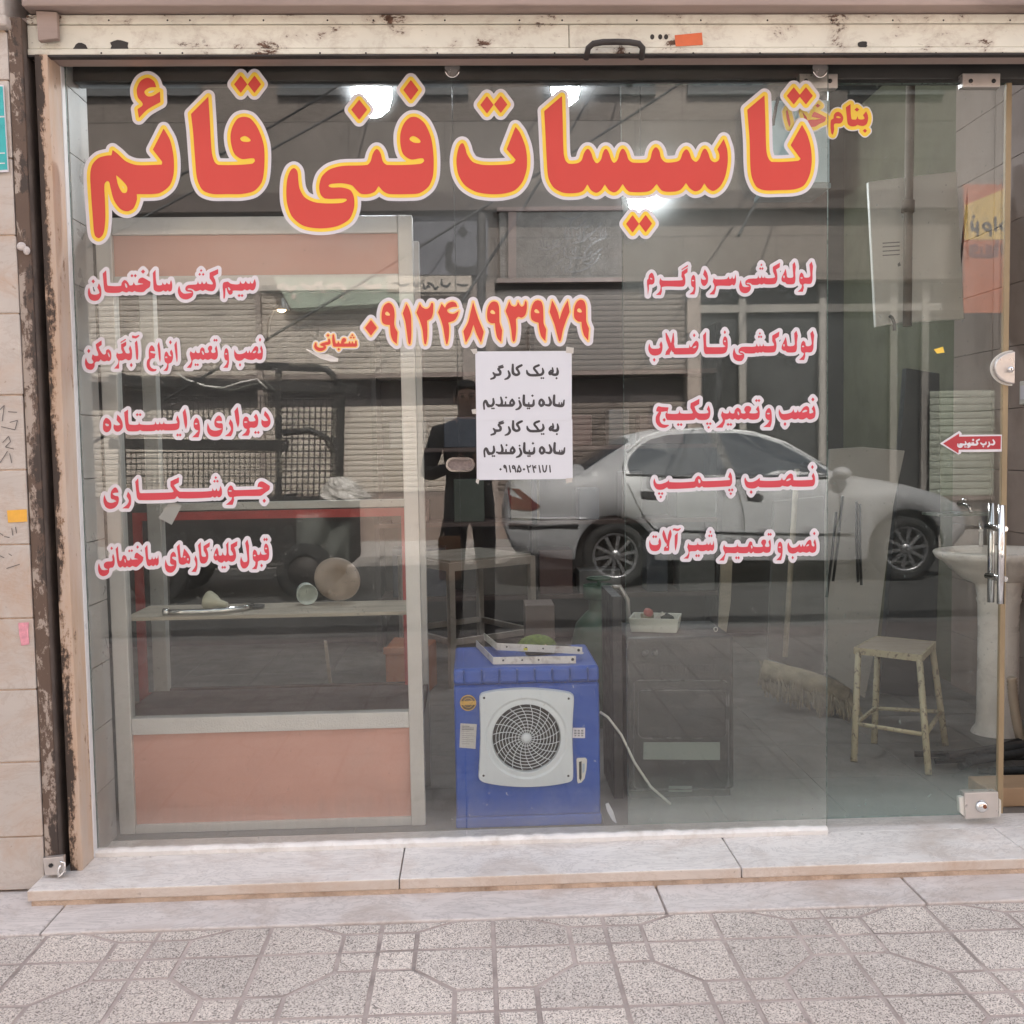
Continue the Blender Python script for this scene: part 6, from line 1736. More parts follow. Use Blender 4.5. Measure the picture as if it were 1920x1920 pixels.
# lit bulbs
EM = emitter('led_white', (0.90, 0.95, 1.0), 42.0)
for px, py, Y, wd, lab in ((700, 178, 0.95, 66, 'large lit bulb above the display case'), (1060, 166, 2.1, 52, 'middle lit bulb hanging near the ceiling'), (1202, 376, 2.6, 46, 'farthest lit bulb, hanging low behind the word تاسیسات')):
    c = at(px, py, Y); r = wd/1900*(Y+3.04)/2
    b_ = thing('led_bulb', lab, 'bulb', c, 'lit bulbs hanging in the shop')
    MB().lathe([(0.0, -r*1.15), (r*0.45, -r*1.08), (r*0.82, -r*0.75), (r, -r*0.2), (r*0.98, r*0.45), (r*0.93, r*0.55)], c, n=28).build('diffuser', EM, b_)
    MB().lathe([(r*0.92, r*0.55), (r*0.85, r*0.75), (r*0.5, r*1.1), (r*0.42, r*1.15), (r*0.42, r*1.6), (0.0, r*1.65)], c, n=24).build('holder', M_['white_enamel'], b_)
    MB().tube([c+Vector((0, 0, r*1.6)), (c.x, c.y, 3.3)], 0.004, 6).build('cord', M_['black'], b_)
# ------------------------------------------------------------------ across the street (seen mirrored in the glass)
FY = 11.0
STONE = None
m_, t_, b_ = _new('far_stone')
v_ = _coord(t_); br_ = t_.nodes.new('ShaderNodeTexBrick')
mp_ = t_.nodes.new('ShaderNodeMapping'); mp_.inputs['Rotation'].default_value = (R(90), 0, 0); t_.links.new(v_, mp_.inputs[0]); t_.links.new(mp_.outputs[0], br_.inputs['Vector'])
br_.inputs['Scale'].default_value = 1.0; br_.inputs['Brick Width'].default_value = 1.3; br_.inputs['Row Height'].default_value = 0.52; br_.inputs['Mortar Size'].default_value = 0.008
br_.inputs['Color1'].default_value = (0.20, 0.165, 0.142, 1); br_.inputs['Color2'].default_value = (0.175, 0.145, 0.125, 1); br_.inputs['Mortar'].default_value = (0.09, 0.07, 0.06, 1)
t_.links.new(_mix(t_, 1.0, br_.outputs[0], _ramp(t_, _noise(t_, v_, 1.2, 6), 0.3, 0.7, (0.8, 0.8, 0.8), (1.05, 1.05, 1.05)), 'MULTIPLY'), b_.inputs['Base Color']); b_.inputs['Roughness'].default_value = 0.7
STONE = m_
fb = thing('opposite_building', 'brown stone building with shuttered shops across the street', 'building', (1, -FY, 0))
vz = lambda py, px=700: vat(px, py, FY).z
vx = lambda px, py=700: vat(px, py, FY).x
zs0, zs1 = vz(930), vz(535)
MB().box(-22, 24, -19, -FY, zs1+0.02, 9.5).build('wall', STONE, fb)
MB().box(-22, 24, -19, -FY-0.5, 0.03, zs1+0.018).build('wall', PM('far_dark', (0.05, 0.045, 0.042), 0.9), fb)
MB().box(-22, 24, -19.05, -FY+0.35, 9.5, 9.7).build('roof', M_['lintel_grey'], fb)
MB().box(-22, 24, -FY+0.002, -FY+0.16, vz(400), vz(366)).build('cornice', PM('far_cornice', (0.11, 0.085, 0.075), 0.8), fb)
PIER = PM('far_pier', (0.30, 0.245, 0.215), 0.75, vary=0.1)
edges = [(-190, -165), (482, 492), (868, 930), (1290, 1315), (1880, 1910)]
for a, b in edges: MB().box(vx(a), vx(b), -FY-0.5, -FY+0.01, 0.03, zs1+0.018).build('pier', PIER, fb)
MB().box(-22, vx(-190), -FY-0.5, -FY, 0.03, zs1+0.018).build('pier', PIER, fb)
MB().box(vx(1910), 24, -FY-0.5, -FY, 0.03, zs1+0.018).build('pier', PIER, fb)
MB().box(vx(-190), vx(1290), -FY-0.3, -FY+0.004, 0.03, zs0-0.02).build('plinth', PM('far_plinth', (0.25, 0.19, 0.16), 0.8, vary=0.15), fb)
WD = PM('far_window', (0.10, 0.115, 0.125), 0.1); WF = PM('far_winframe', (0.10, 0.10, 0.10), 0.5)
for x0, x1 in ((168, 388), (545, 665), (740, 880), (1035, 1225), (1300, 1430), (1600, 1760)):
    wz0 = vz(168); wz1 = wz0+1.5
    w_ = MB().box(vx(x0)-0.06, vx(x1)+0.06, -FY+0.001, -FY+0.07, wz0-0.09, wz0-0.001).box(vx(x0)-0.06, vx(x0), -FY+0.001, -FY+0.06, wz0, wz1).box(vx(x1), vx(x1)+0.06, -FY+0.001, -FY+0.06, wz0, wz1).box(vx(x0), vx(x1), -FY+0.001, -FY+0.05, wz0+0.68, wz0+0.73).build('window', WF, fb)
    MB().box(vx(x0), vx(x1), -FY+0.001, -FY+0.02, wz0, wz1).build('pane', WD, w_)
def shutter(label, px0, px1, z0, z1, mat, slat=0.075):
    o = thing('street_shutter', label, 'shutter', ((vx(px0)+vx(px1))/2, -FY, z0), 'closed shutters across the street')
    m = MB(); x0, x1 = vx(px0), vx(px1); n = int((z1-z0)/slat); prof = []
    for i in range(n):
        z = z0+i*slat
        prof += [(-FY-0.125, z), (-FY-0.106, z+0.009), (-FY-0.102, z+slat*0.5), (-FY-0.104, z+slat-0.006), (-FY-0.125, z+slat-0.0005)]
    k = len(prof); vs = [(x0, y, z) for y, z in prof]+[(x1, y, z) for y, z in prof]
    m._add(vs, [(i, i+1, i+1+k, i+k) for i in range(k-1)])
    m.build('slats', mat, o)
    MB().box(x0, x1, -FY-0.15, -FY-0.08, z0-0.06, z0-0.002).build('bottom_rail', PM('far_rail', (0.20, 0.16, 0.14), 0.7), o)
    return o
CRM = PM('far_cream', (0.50, 0.44, 0.38), 0.55, vary=0.06, nscale=1.5, dirt=(0.42, 0.34, 0.28), dirt_amt=0.4)
TAN = PM('far_tan', (0.19, 0.155, 0.135), 0.55, vary=0.08, nscale=1.5, dirt=(0.25, 0.19, 0.16), dirt_amt=0.4)
zm0, zm1 = vz(752), vz(708)
for lab, a, b, mat in (('cream shutter', -165, 482, CRM), ('narrower cream shutter', 492, 868, CRM), ('tan shutter', 930, 1290, TAN)):
    shutter('lower half of the '+lab+' across the street', a, b, zs0+0.04, zm0, mat); shutter('upper half of the '+lab+' across the street', a, b, zm1+0.06, zs1, mat)
for a, b in ((-165, 482), (492, 868), (930, 1290)):
    MB().box(vx(a), vx(b), -FY-0.34, -FY-0.30, zm0-0.05, zm1+0.08).build('recess', PM('far_recess', (0.06, 0.05, 0.05), 0.9), fb)
# signs over the shutters
sg = thing('street_signboard', 'pale green signboard with white bubble lettering across the street', 'signboard', vat(650, 560, FY))
MB().vprism([(512, 520), (776, 520), (776, 566), (545, 578)], FY-0.10, -0.0).vprism([(512, 520), (776, 520), (776, 566), (545, 578)], FY-0.10, 0.06).build('board', PM('sign_green', (0.31, 0.35, 0.28), 0.5, vary=0.15, nscale=2), sg)
D, x0, y0, r = sdf_of(TX['sign'], 3, 1.0); m = MB()
for P in contour_faces(D, 0.0, x0, y0, r): m._add([vat(x, y, FY-0.11) for x, y in P], [tuple(range(len(P)))])
m.build('bubble_letters', PM('sign_pink', (0.62, 0.52, 0.45), 0.5), sg)
s2 = thing('street_strip_sign', 'cream strip sign with dark writing across the street', 'sign', vat(800, 545, FY))
MB().vprism([(726, 517), (884, 517), (884, 547), (726, 547)], FY-0.12, 0.04).build('board', PM('strip_cream', (0.50, 0.43, 0.36), 0.6), s2)
D, x0, y0, r = sdf_of(TX['strip'], 3, 0.5); m = MB()
for P in contour_faces(D, 0.0, x0, y0, r): m._add([vat(x, y, FY-0.123) for x, y in P], [tuple(range(len(P)))])
m.build('dark_writing', M_['black'], s2)
s3 = thing('street_fascia', 'dark blue-grey fascia board above the cream shutters across the street', 'fascia', vat(800, 500, FY))
MB().vprism([(770, 405), (915, 405), (915, 515), (770, 515)], FY-0.06, 0.05).build('board', PM('fascia_blue', (0.13, 0.13, 0.15), 0.6), s3)
tx = """
@ 480 0 3.84
D 1490,1668 40 42
S 1395,1770,60 1375,1850,66 1400,1920,70 1500,1960,76 1600,1930,74 1640,1830,60 1600,1710,40
"""
D, x0, y0, r = sdf_of(tx, 3, 0.7); m = MB()
for P in contour_faces(D, 0.0, x0, y0, r): m._add([vat(x, y, FY-0.065) for x, y in P], [tuple(range(len(P)))])
m.build('dark_letter', M_['black'], s3)
# dark shop with the orange banner
sp = thing('open_shopfront', 'dark glazed shopfront with grey mullions across the street', 'shopfront', vat(1600, 900, FY))
MB().box(vx(1315), vx(1880), -FY-0.30, -FY-0.26, 0.05, zs1).build('glazing', PM('shop_dark', (0.045, 0.046, 0.046), 0.35), sp)
m = MB()
for px in (1400, 1552, 1690, 1750): m.box(vx(px)-0.05, vx(px)+0.05, -FY-0.25, -FY-0.18, 0.05, zs1)
m.box(vx(1315), vx(1880), -FY-0.251, -FY-0.19, vz(590), vz(575)).box(vx(1315), vx(1880), -FY-0.251, -FY-0.19, 0.05, 0.5)
m.build('mullion', PM('mullion_grey', (0.26, 0.24, 0.22), 0.5), sp)
shutter('grey-green slatted grille beyond the dark shopfront across the street', 1755, 1878, 0.5, vz(735), PM('grille_green', (0.34, 0.36, 0.30), 0.6), 0.10)
bnr = thing('street_banner', 'orange and yellow vertical banner with black writing across the street', 'banner', vat(1850, 590, FY-0.3))
Yb = FY-0.3
MB().vprism([(1812, 343), (1905, 343), (1905, 585), (1812, 585)], Yb, 0.04).build('cloth', PM('banner_orange', (0.46, 0.11, 0.04), 0.6, vary=0.08), bnr)
MB().vprism([(1813, 383), (1904, 345), (1904, 447), (1813, 447)], Yb-0.006, 0.004).build('yellow_field', PM('banner_yellow', (0.62, 0.40, 0.09), 0.6), bnr)
for k in ('banner', 'banner2'):
    D, x0, y0, r = sdf_of(TX[k], 3, 0.5); m = MB()
    for P in contour_faces(D, 0.0, x0, y0, r): m._add([vat(x, y, Yb-0.012) for x, y in P], [tuple(range(len(P)))])
    m.build('writing', M_['black'] if k == 'banner' else PM('maroon', (0.14, 0.02, 0.025), 0.6), bnr)
# two downpipes / utility boxes
pp = thing('street_downpipe', 'dark downpipe on the pier across the street', 'pipe', vat(905, 900, FY-0.1))
MB().tube([vat(903, 930, FY-0.08), vat(903, 300, FY-0.08)], 0.06, 10).build('pipe', M_['dark_steel'], pp)
# cables over the street
for i, (a, b, lab) in enumerate((((400, 275), (560, 190), 'lowest of the overhead cables on the left'), ((300, 370), (770, 120), 'overhead cable crossing behind the title'), ((1030, 290), (1115, 150), 'steep overhead cable in the middle'), ((1000, 310), (1400, 60), 'overhead cable on the right'), ((1480, 230), (1520, 140), 'short overhead cable far right'))):
    p, q_ = vat(*a, 7.5), vat(*b, 9.0); d = q_-p; p = p-d*1.6; q_ = q_+d*1.2
    mid_ = (p+q_)/2+Vector((0, 0, -0.12))
    tag(MB().tube([p, p*0.5+mid_*0.5+Vector((0, 0, -0.03)), mid_, mid_*0.5+q_*0.5+Vector((0, 0, -0.03)), q_], 0.014, 6).build('overhead_cable', M_['black']), lab+' seen mirrored', 'cable', 'cables over the street')

# ------------------------------------------------------------------ silver saloon parked across the street
CYN = 6.55                      # near side of the car
cpt = lambda px, py: vat(px, py, CYN)
RZ = -0.085
HW = 0.86; CYC = -CYN-HW
car = thing('parked_car', 'silver saloon car parked across the street', 'car', (cpt(1390, 1000).x, CYC, RZ))
def curve(pts): 
    P = sorted([(cpt(x, y).x, cpt(x, y).z) for x, y in pts]); return [p[0] for p in P], [p[1] for p in P]
tX, tZ = curve([(949, 960), (953, 925), (962, 903), (985, 893), (1040, 882), (1092, 878), (1140, 848), (1195, 815), (1250, 803), (1350, 799), (1430, 805), (1480, 820), (1540, 856), (1598, 891), (1650, 897), (1720, 908), (1780, 925), (1815, 942), (1830, 962)])
bX, bZ = curve([(949, 1000), (965, 1040), (1060, 1050), (1300, 1052), (1600, 1052), (1790, 1045), (1830, 1000)])
wheels = [(cpt(1155, 1040).x,), (cpt(1708, 1038).x,)]
WR = 0.315; WZ = RZ+WR; AR = 0.385
xs = sorted(set(list(np.linspace(tX[0], tX[-1], 90)) + [w[0]+s*AR*math.cos(a) for w in wheels for s in (-1, 1) for a in np.linspace(0, math.pi/2, 9)]+[w[0]+s*(AR+0.002) for w in wheels for s in (-1, 1)]))
xm, xl = (tX[0]+tX[-1])/2, (tX[-1]-tX[0])/2
beltz = cpt(1300, 893).z
def sect(x):
    zt = float(np.interp(x, tX, tZ)); zb_ = float(np.interp(x, bX, bZ))
    for w in wheels:
        d = abs(x-w[0])
        if d < AR+1e-4: zb_ = max(zb_, WZ+math.sqrt(max(0, AR*AR-d*d)))
    t = abs((x-xm)/xl); w_ = HW*(1-0.16*max(0, (t-0.62)/0.38)**2.2)
    zbelt = min(zt-0.03, beltz)
    g = max(0, min(1, (zt-beltz)/0.42))
    wr = w_*(0.93-0.27*g) if zt > beltz else w_*0.90
    zlow = max(zb_, RZ+0.20)
    zmid = max(zb_+0.01, RZ+0.52); zsh = max(zb_+0.02, (zmid+zbelt)/2)
    return [(w_*0.94, zb_), (w_*0.985, max(zb_+0.004, min(RZ+0.36, zmid-0.004))), (w_, zmid), (w_*0.992, max(zsh, zmid+0.004)), (w_*0.955, max(zbelt, zsh+0.004)),
            (wr, max(zt-0.045, max(zbelt, zsh+0.004)+0.003)), (wr*0.86, max(zt-0.012, zbelt+0.01)), (wr*0.45, zt+0.004), (0.0, zt+0.008)]
SEC = [sect(x) for x in xs]; k = len(SEC[0])
vs = []
for x, s in zip(xs, SEC):
    row = [(x, CYC+w, z) for w, z in s]+[(x, CYC-w, z) for w, z in s[-2::-1]]
    vs += row
kk = 2*k-1
body = MB()
glass_r = [(cpt(1092, 880).x, cpt(1195, 815).x), (cpt(1478, 820).x, cpt(1592, 890).x)]
fs, ms = [], []
for i in range(len(xs)-1):
    xc = (xs[i]+xs[i+1])/2
    for j in range(kk-1):
        body._add([vs[i*kk+j], vs[i*kk+j+1], vs[(i+1)*kk+j+1], vs[(i+1)*kk+j]], [(0, 1, 2, 3)], 1 if (5 <= j <= kk-7 and any(a+0.03 < xc < b-0.03 for a, b in glass_r)) else 0, True)
body._add([vs[j] for j in range(kk)], [tuple(range(kk))]); body._add([vs[(len(xs)-1)*kk+j] for j in range(kk)], [tuple(range(kk))])
SIL = PM('silver_paint', (0.38, 0.38, 0.39), 0.55, 0.1, vary=0.03, nscale=2)
CG = flat('car_glass', (0.030, 0.036, 0.045), 0.08)
bo = body.build('body', [SIL, CG], car)
MB().box(xs[0]+0.25, xs[-1]-0.3, CYC-HW*0.86, CYC+HW*0.86, RZ+0.19, RZ+0.42).box(wheels[0][0]-AR, wheels[0][0]+AR, CYC-HW*0.82, CYC+HW*0.80, RZ+0.3, RZ+0.72).box(wheels[1][0]-AR, wheels[1][0]+AR, CYC-HW*0.82, CYC+HW*0.80, RZ+0.3, RZ+0.72).build('underbody', M_['black'], car)
def side_y(x, z):
    """outer surface of the shop-facing side at x, z"""
    s = sect(x)
    zz = [p[1] for p in s[:7]]; ww = [p[0] for p in s[:7]]
    return CYC+float(np.interp(z, zz, ww))
def onside(pts, lift=0.006, n=1):
    out = []
    for x, y in pts:
        p = cpt(x, y); out.append(Vector((p.x, side_y(p.x, p.z)+lift, p.z)))
    return out
def side_patch(name, pts, mat, lift=0.006, parent=car):
    P = onside(pts, lift); m = MB(); c = sum(P, Vector())/len(P); c.y = side_y(c.x, c.z)+lift
    n = len(P); m._add(P+[c], [(i, (i+1) % n, n) for i in range(n)], 0, False)
    m._add([p-Vector((0, lift+0.004, 0)) for p in P]+P, [(i, (i+1) % n, (i+1) % n+n, i+n) for i in range(n)])
    return m.build(name, mat, parent)
def dens(pts, n=6):
    o = []
    for (a, b), (c, d) in zip(pts, pts[1:]+pts[:1]):
        for i in range(n): o.append((a+(c-a)*i/n, b+(d-b)*i/n))
    return o
side_patch('side_window', dens([(1180, 872), (1186, 858), (1205, 838), (1230, 823), (1260, 815), (1300, 812), (1343, 811), (1356, 850), (1368, 890), (1280, 892), (1184, 889)]), CG)
side_patch('side_window', dens([(1360, 811), (1400, 811), (1440, 818), (1480, 832), (1520, 856), (1560, 884), (1555, 892), (1470, 893), (1384, 892), (1372, 850)]), CG)
def line(name, pts, w, mat, lift=0.004):
    P = onside(pts, lift); m = MB(); m.tube(P, w, 5); return m.build(name, mat, car)
side_patch('centre_pillar', dens([(1344, 811), (1360, 811), (1384, 892), (1368, 891), (1356, 850)], 4), M_['black'], 0.005)
GAP = PM('panel_gap', (0.03, 0.03, 0.032), 0.8)
line('door_gap', [(1172, 868), (1170, 885), (1182, 915), (1195, 945), (1212, 975), (1228, 992)], 0.006, GAP)
line('door_gap', [(1372, 893), (1388, 930), (1395, 965), (1396, 1000)], 0.006, GAP)
line('door_gap', [(1572, 892), (1580, 930), (1580, 965), (1570, 1000)], 0.006, GAP)
line('sill_line', [(1228, 994), (1400, 1000), (1600, 1003)], 0.010, GAP)
line('window_trim', [(1176, 891), (1280, 895), (1400, 896), (1560, 896)], 0.009, M_['black'])
line('roof_rail', [(1182, 848), (1215, 820), (1260, 806), (1350, 802), (1430, 809), (1490, 828), (1550, 868)], 0.012, PM('rail_pale', (0.66, 0.66, 0.67), 0.4))
side_patch('door_handle', dens([(1202, 921), (1226, 922), (1234, 928), (1230, 934), (1204, 932)], 3), M_['black'], 0.022)
side_patch('door_handle', dens([(1402, 925), (1428, 926), (1433, 932), (1428, 938), (1402, 935)], 3), M_['black'], 0.022)
side_patch('taillight', dens([(953, 916), (975, 918), (995, 934), (1014, 950), (1000, 958), (958, 956)], 3), PM('tail_red', (0.11, 0.018, 0.018), 0.25), 0.008)
side_patch('headlight', dens([(1798, 937), (1820, 950), (1826, 966), (1806, 970), (1794, 958)], 3), flat('lamp_glass', (0.45, 0.47, 0.48), 0.1, 0.5), 0.008)
line('bumper_strip', [(956, 986), (1000, 988), (1085, 986)], 0.022, M_['black'])
line('bumper_edge', [(955, 972), (1020, 973), (1100, 972)], 0.010, PM('bumper_pale', (0.60, 0.60, 0.61), 0.4))
side_patch('fuel_cap', dens([(1112, 884), (1122, 884), (1122, 893), (1112, 893)], 3), PM('cap_mark', (0.62, 0.62, 0.62), 0.5), 0.004)
mr = cpt(1580, 893)
MB().ball((mr.x, side_y(mr.x, mr.z)+0.09, mr.z+0.03), 0.085, sc=(1.1, 0.8, 0.75)).build('wing_mirror', SIL, car)
RIM = flat('rim_alloy', (0.46, 0.46, 0.47), 0.3, 0.8)
for (wx,) in wheels:
    for sy in (1, -1):
        cy_ = CYC+sy*(HW-0.12); ax = (0, sy, 0)
        wh = MB().lathe([(0.20, -0.09), (0.29, -0.10), (WR, -0.07), (WR, 0.07), (0.29, 0.10), (0.225, 0.095), (0.215, 0.07)], (wx, cy_, WZ), ax, 40).build('wheel', M_['rubber'], car)
        rm = MB().lathe([(0.222, 0.085), (0.205, 0.092), (0.20, 0.06), (0.19, 0.03)], (wx, cy_, WZ), ax, 40)
        for i in range(10):
            a = 2*math.pi*i/10+0.15
            d = Vector((math.cos(a), 0, math.sin(a))); rm.bar(Vector((wx, cy_+sy*0.085, WZ))+d*0.05, Vector((wx, cy_+sy*0.072, WZ))+d*0.205, 0.032, 0.02, (0, 1, 0))
        rm.lathe([(0.0, 0.10), (0.045, 0.098), (0.06, 0.08)], (wx, cy_, WZ), ax, 20)
        rm.build('rim', RIM, wh)

# ------------------------------------------------------------------ mesh-sided cart parked to the left of the car
KY = 6.3
kq = lambda px, py, Y=KY: vat(px, py, Y)
ck_ = thing('mesh_cart', 'dark steel cart with wire mesh sides and a draped tarpaulin across the street', 'cart', (kq(430, 1000).x, -KY-0.5, RZ))
KB = PM('cart_black', (0.020, 0.018, 0.017), 0.6, vary=0.3, nscale=5)
m = MB()
def kw(a, b, r=0.0065): m.tube([a, b], r, 5, caps=False)
for dy in (0.0, 0.85):
    for i in range(11):
        px = 528+(634-528)*i/10; kw(kq(px, 748, KY+dy), kq(px-4, 932, KY+dy))
    for i in range(16):
        py = 748+184*i/15; kw(kq(528, py, KY+dy), kq(632, py, KY+dy))
    for i in range(30):
        px = 236+9.7*i; kw(kq(px, 740, KY+dy), kq(px, 812, KY+dy), 0.0055); kw(kq(px, 848, KY+dy), kq(px, 932, KY+dy), 0.0055)
    for py in (742, 754, 768, 784, 800, 848, 859, 870, 881, 893, 906, 920):
        kw(kq(232, py, KY+dy), kq(522, py, KY+dy), 0.0055)
m.build('mesh_panels', KB, ck_)
m = MB()
for dy in (0.0, 0.85):
    for (x0, y0_, x1, y1_, w_) in ((205, 712, 668, 728, 0.09), (205, 832, 540, 836, 0.10), (225, 938, 655, 938, 0.07), (522, 690, 522, 940, 0.06), (636, 740, 632, 938, 0.10), (228, 700, 228, 940, 0.06), (480, 686, 600, 690, 0.07)):
        m.bar(kq(x0, y0_, KY+dy), kq(x1, y1_, KY+dy), 0.05, w_, (0, 1, 0) if x0 == x1 else (0, 0, 1))
for px in (228, 522, 634): m.bar(kq(px, 720), kq(px, 720)+Vector((0, -0.85, 0)), 0.05, 0.06); m.bar(kq(px, 938), kq(px, 938)+Vector((0, -0.85, 0)), 0.05, 0.06)
m.tube([kq(590, 690), kq(612, 692), kq(624, 704), kq(630, 724)], 0.03, 8)
m.tube([kq(530, 812), kq(580, 806), kq(612, 822), kq(626, 850)], 0.03, 8)
m.build('frame', KB, ck_)
tag(MB().tube([kq(x, y, KY-0.06) for x, y in ((332, 700), (350, 712), (385, 724), (420, 727), (455, 716), (482, 711), (500, 728))], 0.010, 6).build('loose_wire', M_['white_enamel']), 'thin pale wire looping along the top of the mesh cart', 'wire')
a, b = kq(225, 945), kq(655, 945); lo = kq(300, 1068).z
MB().box(a.x, b.x, -KY-0.86, -KY+0.02, lo, a.z-0.03).build('bed', PM('cart_bed', (0.026, 0.023, 0.022), 0.7, vary=0.3), ck_, bevel=0.02)
for px in (300, 575):
    for yy in (-KY-0.02, -KY-0.82):
        c_ = kq(px, 1050); 
        w1 = MB().lathe([(0.16, -0.05), (0.24, -0.06), (0.265, -0.03), (0.265, 0.03), (0.24, 0.06), (0.16, 0.05)], (c_.x, yy+0.09*(1 if yy > -KY-0.4 else -1), RZ+0.265), (0, 1, 0), 30).build('wheel', M_['rubber'], ck_)
        MB().lathe([(0.0, -0.03), (0.16, -0.035), (0.16, 0.035), (0.0, 0.03)], (c_.x, yy+0.09*(1 if yy > -KY-0.4 else -1), RZ+0.265), (0, 1, 0), 24).build('hub', M_['dark_steel'], w1)
m = MB(); nx, nz = 18, 14; vs = []
for j in range(nz):
    for i in range(nx):
        u, v_ = i/(nx-1), j/(nz-1)
        vs.append(kq(555+100*u+20*(1-v_)*math.sin(u*3), 958+100*v_+8*math.sin(u*5+1), KY-0.06+0.03*math.sin(u*11+v_*4)))
m._add(vs, [(j*nx+i, j*nx+i+1, (j+1)*nx+i+1, (j+1)*nx+i) for j in range(nz-1) for i in range(nx-1)], 0, True)
o = m.build('tarpaulin', PM('tarp_grey', (0.11, 0.115, 0.105), 0.6, vary=0.3), ck_); sm = o.modifiers.new('thick', 'SOLIDIFY'); sm.thickness = 0.01
bag = thing('plastic_bag', 'crumpled pale plastic bag on the end of the mesh cart', 'bag', kq(650, 935, KY-0.1))
m = MB(); n = 26; vs = []; c = kq(648, 938, KY-0.16)
for j in range(9):
    for i in range(n):
        t = 2*math.pi*i/n; h = j/8; r = 0.22*(1-0.7*h**1.4)*(0.8+0.3*random.random())
        vs.append(c+Vector((r*1.1*math.cos(t)-0.06*h, 0.5*r*math.sin(t), 0.21*h)))
m._add(vs, [(j*n+i, j*n+(i+1) % n, (j+1)*n+(i+1) % n, (j+1)*n+i) for j in range(8) for i in range(n)], 0, False)
m.build('film', PM('bag_film', (0.42, 0.39, 0.36), 0.4, vary=0.2, nscale=14), bag)

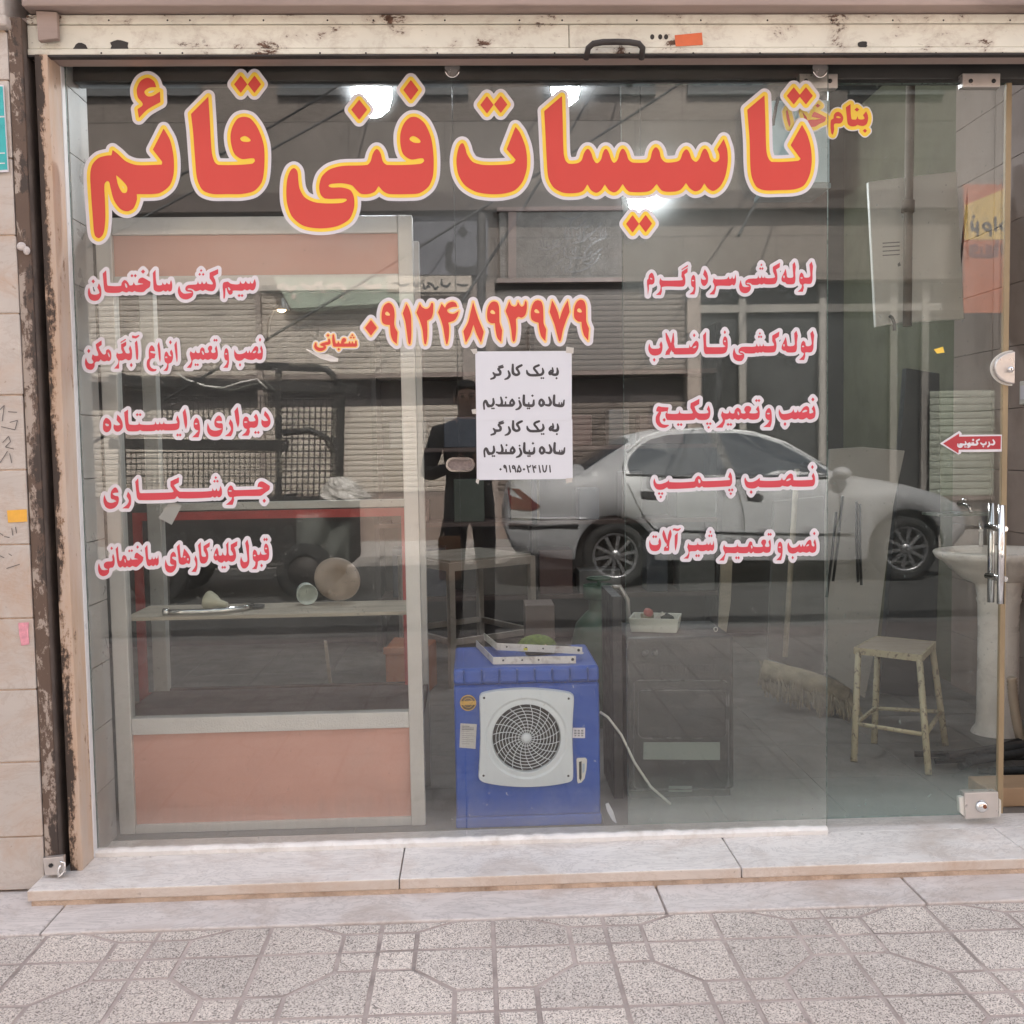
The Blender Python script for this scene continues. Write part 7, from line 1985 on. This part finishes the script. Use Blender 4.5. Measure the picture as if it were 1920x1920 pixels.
# ------------------------------------------------------------------ the photographer, standing at the camera
def photographer():
    root = thing('person', 'person in dark jacket holding up a phone, mirrored in the glass', 'person', (-0.03, -3.50, 0.0))
    J = {}; E = []; Rr = {}
    def v(n, p, r, par=None):
        J[n] = Vector(p); Rr[n] = r if isinstance(r, tuple) else (r, r)
        if par: E.append((par, n))
    px, py = -0.03, -3.50
    v('pelvis', (px, py, 0.92), (0.155, 0.115))
    v('waist', (px, py+0.01, 1.06), (0.15, 0.11), 'pelvis'); v('chest', (px, py+0.01, 1.24), (0.175, 0.125), 'waist'); v('upper', (px, py, 1.37), (0.15, 0.105), 'chest')
    v('neck', (px, py+0.01, 1.46), 0.058, 'upper'); v('jaw', (px, py+0.035, 1.525), (0.066, 0.075), 'neck'); v('skull', (px, py+0.03, 1.60), (0.076, 0.092), 'jaw'); v('crown', (px, py+0.015, 1.655), (0.060, 0.07), 'skull')
    for s, nm in ((-1, 'l'), (1, 'r')):
        v('hip'+nm, (px+s*0.09, py, 0.86), 0.095, 'pelvis'); v('knee'+nm, (px+s*0.10, py+0.02, 0.48), 0.062, 'hip'+nm); v('calf'+nm, (px+s*0.105, py-0.01, 0.33), 0.058, 'knee'+nm)
        v('ank'+nm, (px+s*0.11, py-0.02, 0.09), 0.042, 'calf'+nm); v('toe'+nm, (px+s*0.13, py+0.15, 0.045), 0.038, 'ank'+nm)
        v('sh'+nm, (px+s*0.19, py, 1.365), 0.070, 'upper'); v('elb'+nm, (px+s*0.27, py+0.08, 1.10), 0.052, 'sh'+nm); v('wri'+nm, (px+s*0.085, py+0.335, 1.165), 0.030, 'elb'+nm)
        v('palm'+nm, (px+s*0.062, py+0.40, 1.185), (0.022, 0.034), 'wri'+nm)
        for q, (dz, ln) in enumerate(((0.035, 0.9), (0.013, 1.0), (-0.009, 0.95), (-0.03, 0.75))):
            b = Vector((px+s*0.052, py+0.425, 1.185+dz)); v('f%d0%s' % (q, nm), b, 0.0095, 'palm'+nm)
            v('f%d1%s' % (q, nm), b+Vector((-s*0.012*ln, 0.020*ln, 0.004)), 0.009, 'f%d0%s' % (q, nm)); v('f%d2%s' % (q, nm), b+Vector((-s*0.036*ln, 0.006, 0.006)), 0.008, 'f%d1%s' % (q, nm))
        v('t0'+nm, (px+s*0.055, py+0.385, 1.225), 0.011, 'palm'+nm); v('t1'+nm, (px+s*0.030, py+0.400, 1.245), 0.010, 't0'+nm)
    names = list(J); idx = {n: i for i, n in enumerate(names)}
    me = bpy.data.meshes.new('skeleton'); off = wloc(root)
    bm = bmesh.new(); lay = bm.verts.layers.skin.verify()
    bv = [bm.verts.new(J[n]-off) for n in names]
    for a, b in E: bm.edges.new((bv[idx[a]], bv[idx[b]]))
    for n, q in zip(names, bv):
        q[lay].radius = Rr[n]; q[lay].use_root = (n == 'pelvis')
    bm.to_mesh(me); bm.free()
    tmp = bpy.data.objects.new('skeleton', me); col.objects.link(tmp)
    sk = tmp.modifiers.new('skin', 'SKIN'); sk.use_smooth_shade = True
    ss_ = tmp.modifiers.new('sub', 'SUBSURF'); ss_.levels = 2; ss_.render_levels = 2
    dg = bpy.context.evaluated_depsgraph_get(); dg.update()
    out = bpy.data.meshes.new_from_object(tmp.evaluated_get(dg))
    bpy.data.objects.remove(tmp)
    out.materials.clear()
    for m in (PM('jacket', (0.018, 0.020, 0.026), 0.8, vary=0.2, bump=0.3), PM('trousers', (0.028, 0.029, 0.036), 0.85, vary=0.2), PM('skin_tone', (0.42, 0.26, 0.19), 0.55, vary=0.06), PM('shoe', (0.02, 0.016, 0.014), 0.5)): out.materials.append(m)
    for p in out.polygons:
        c = p.center+off; mi = 0
        if c.z < 0.08: mi = 3
        elif c.z < 0.86: mi = 1
        if c.z > 1.45 and abs(c.x-px) < 0.12: mi = 2
        if c.y > py+0.325 and c.z > 1.0: mi = 2
        p.material_index = mi; p.use_smooth = True
    o = bpy.data.objects.new('body', out); col.objects.link(o); o.parent = root
    # hair, face
    h = MB(); hc = Vector((px, py+0.005, 1.615)); vs = []; n = 24
    for j in range(10):
        a = (math.pi*0.60)*j/9
        for i in range(n):
            t = 2*math.pi*i/n; back = 1.0 if math.sin(t) < 0.35 else 0.0
            aa = a if back else min(a, math.pi*0.33)
            vs.append(hc+Vector((0.090*math.sin(aa)*math.cos(t), 0.108*math.sin(aa)*math.sin(t), 0.095*math.cos(aa)+0.004*math.sin(9*t))))
    h._add(vs, [(j*n+i, j*n+(i+1) % n, (j+1)*n+(i+1) % n, (j+1)*n+i) for j in range(9) for i in range(n)], 0, True)
    h.build('hair', PM('hair', (0.012, 0.010, 0.009), 0.6, vary=0.3, nscale=40), root)
    f = MB(); fy = py+0.115
    f.tube([(px, fy, 1.605), (px, fy+0.018, 1.575), (px, fy+0.012, 1.562)], [0.008, 0.013, 0.012], 8)
    for s in (-1, 1): f.ball((px+s*0.083, py+0.02, 1.585), 0.022, 10, 6, sc=(0.4, 0.8, 1.2))
    f.build('nose_and_ears', bpy.data.materials['skin_tone'], root)
    e = MB()
    for s in (-1, 1): e.ball((px+s*0.031, py+0.112, 1.598), 0.011, 10, 6, sc=(1.2, 0.6, 0.8)); e.tube([(px+s*0.018, py+0.120, 1.617), (px+s*0.046, py+0.112, 1.618)], 0.004, 6)
    e.build('eyes_and_brows', M_['black'], root)
    mo = MB().tube([(px-0.024, py+0.108, 1.535), (px, py+0.116, 1.533), (px+0.024, py+0.108, 1.535)], 0.0055, 6)
    mo.build('mouth', PM('lips', (0.30, 0.12, 0.10), 0.5), root)
    b = thing('shoulder_bag', 'tan leather bag hanging at the thigh of the mirrored person', 'bag', (px-0.16, py+0.10, 0.35))
    MB().box(px-0.20, px-0.055, py+0.125, py+0.19, 0.44, 0.72).build('pouch', PM('tan_leather', (0.28, 0.14, 0.07), 0.6, vary=0.2), b, bevel=0.02, seg=3)
    MB().tube([(px-0.18, py+0.15, 0.72), (px-0.13, py+0.16, 0.95), (px+0.02, py+0.17, 1.22), (px+0.13, py+0.10, 1.40)], 0.010, 8).build('strap', M_['black'], b)
    ph = thing('phone', 'dark phone held up in both hands in front of the person', 'phone', (-0.03, -3.06, 1.12))
    MB().box(-0.066, 0.012, -3.066, -3.058, 1.11, 1.270).build('case', M_['black'], ph, bevel=0.003)
    MB().lathe([(0.0, 0.0), (0.006, 0.0), (0.007, -0.002)], (0.0, -3.0565, 1.250), (0, 1, 0), 16).build('lens', CG, ph)
photographer()
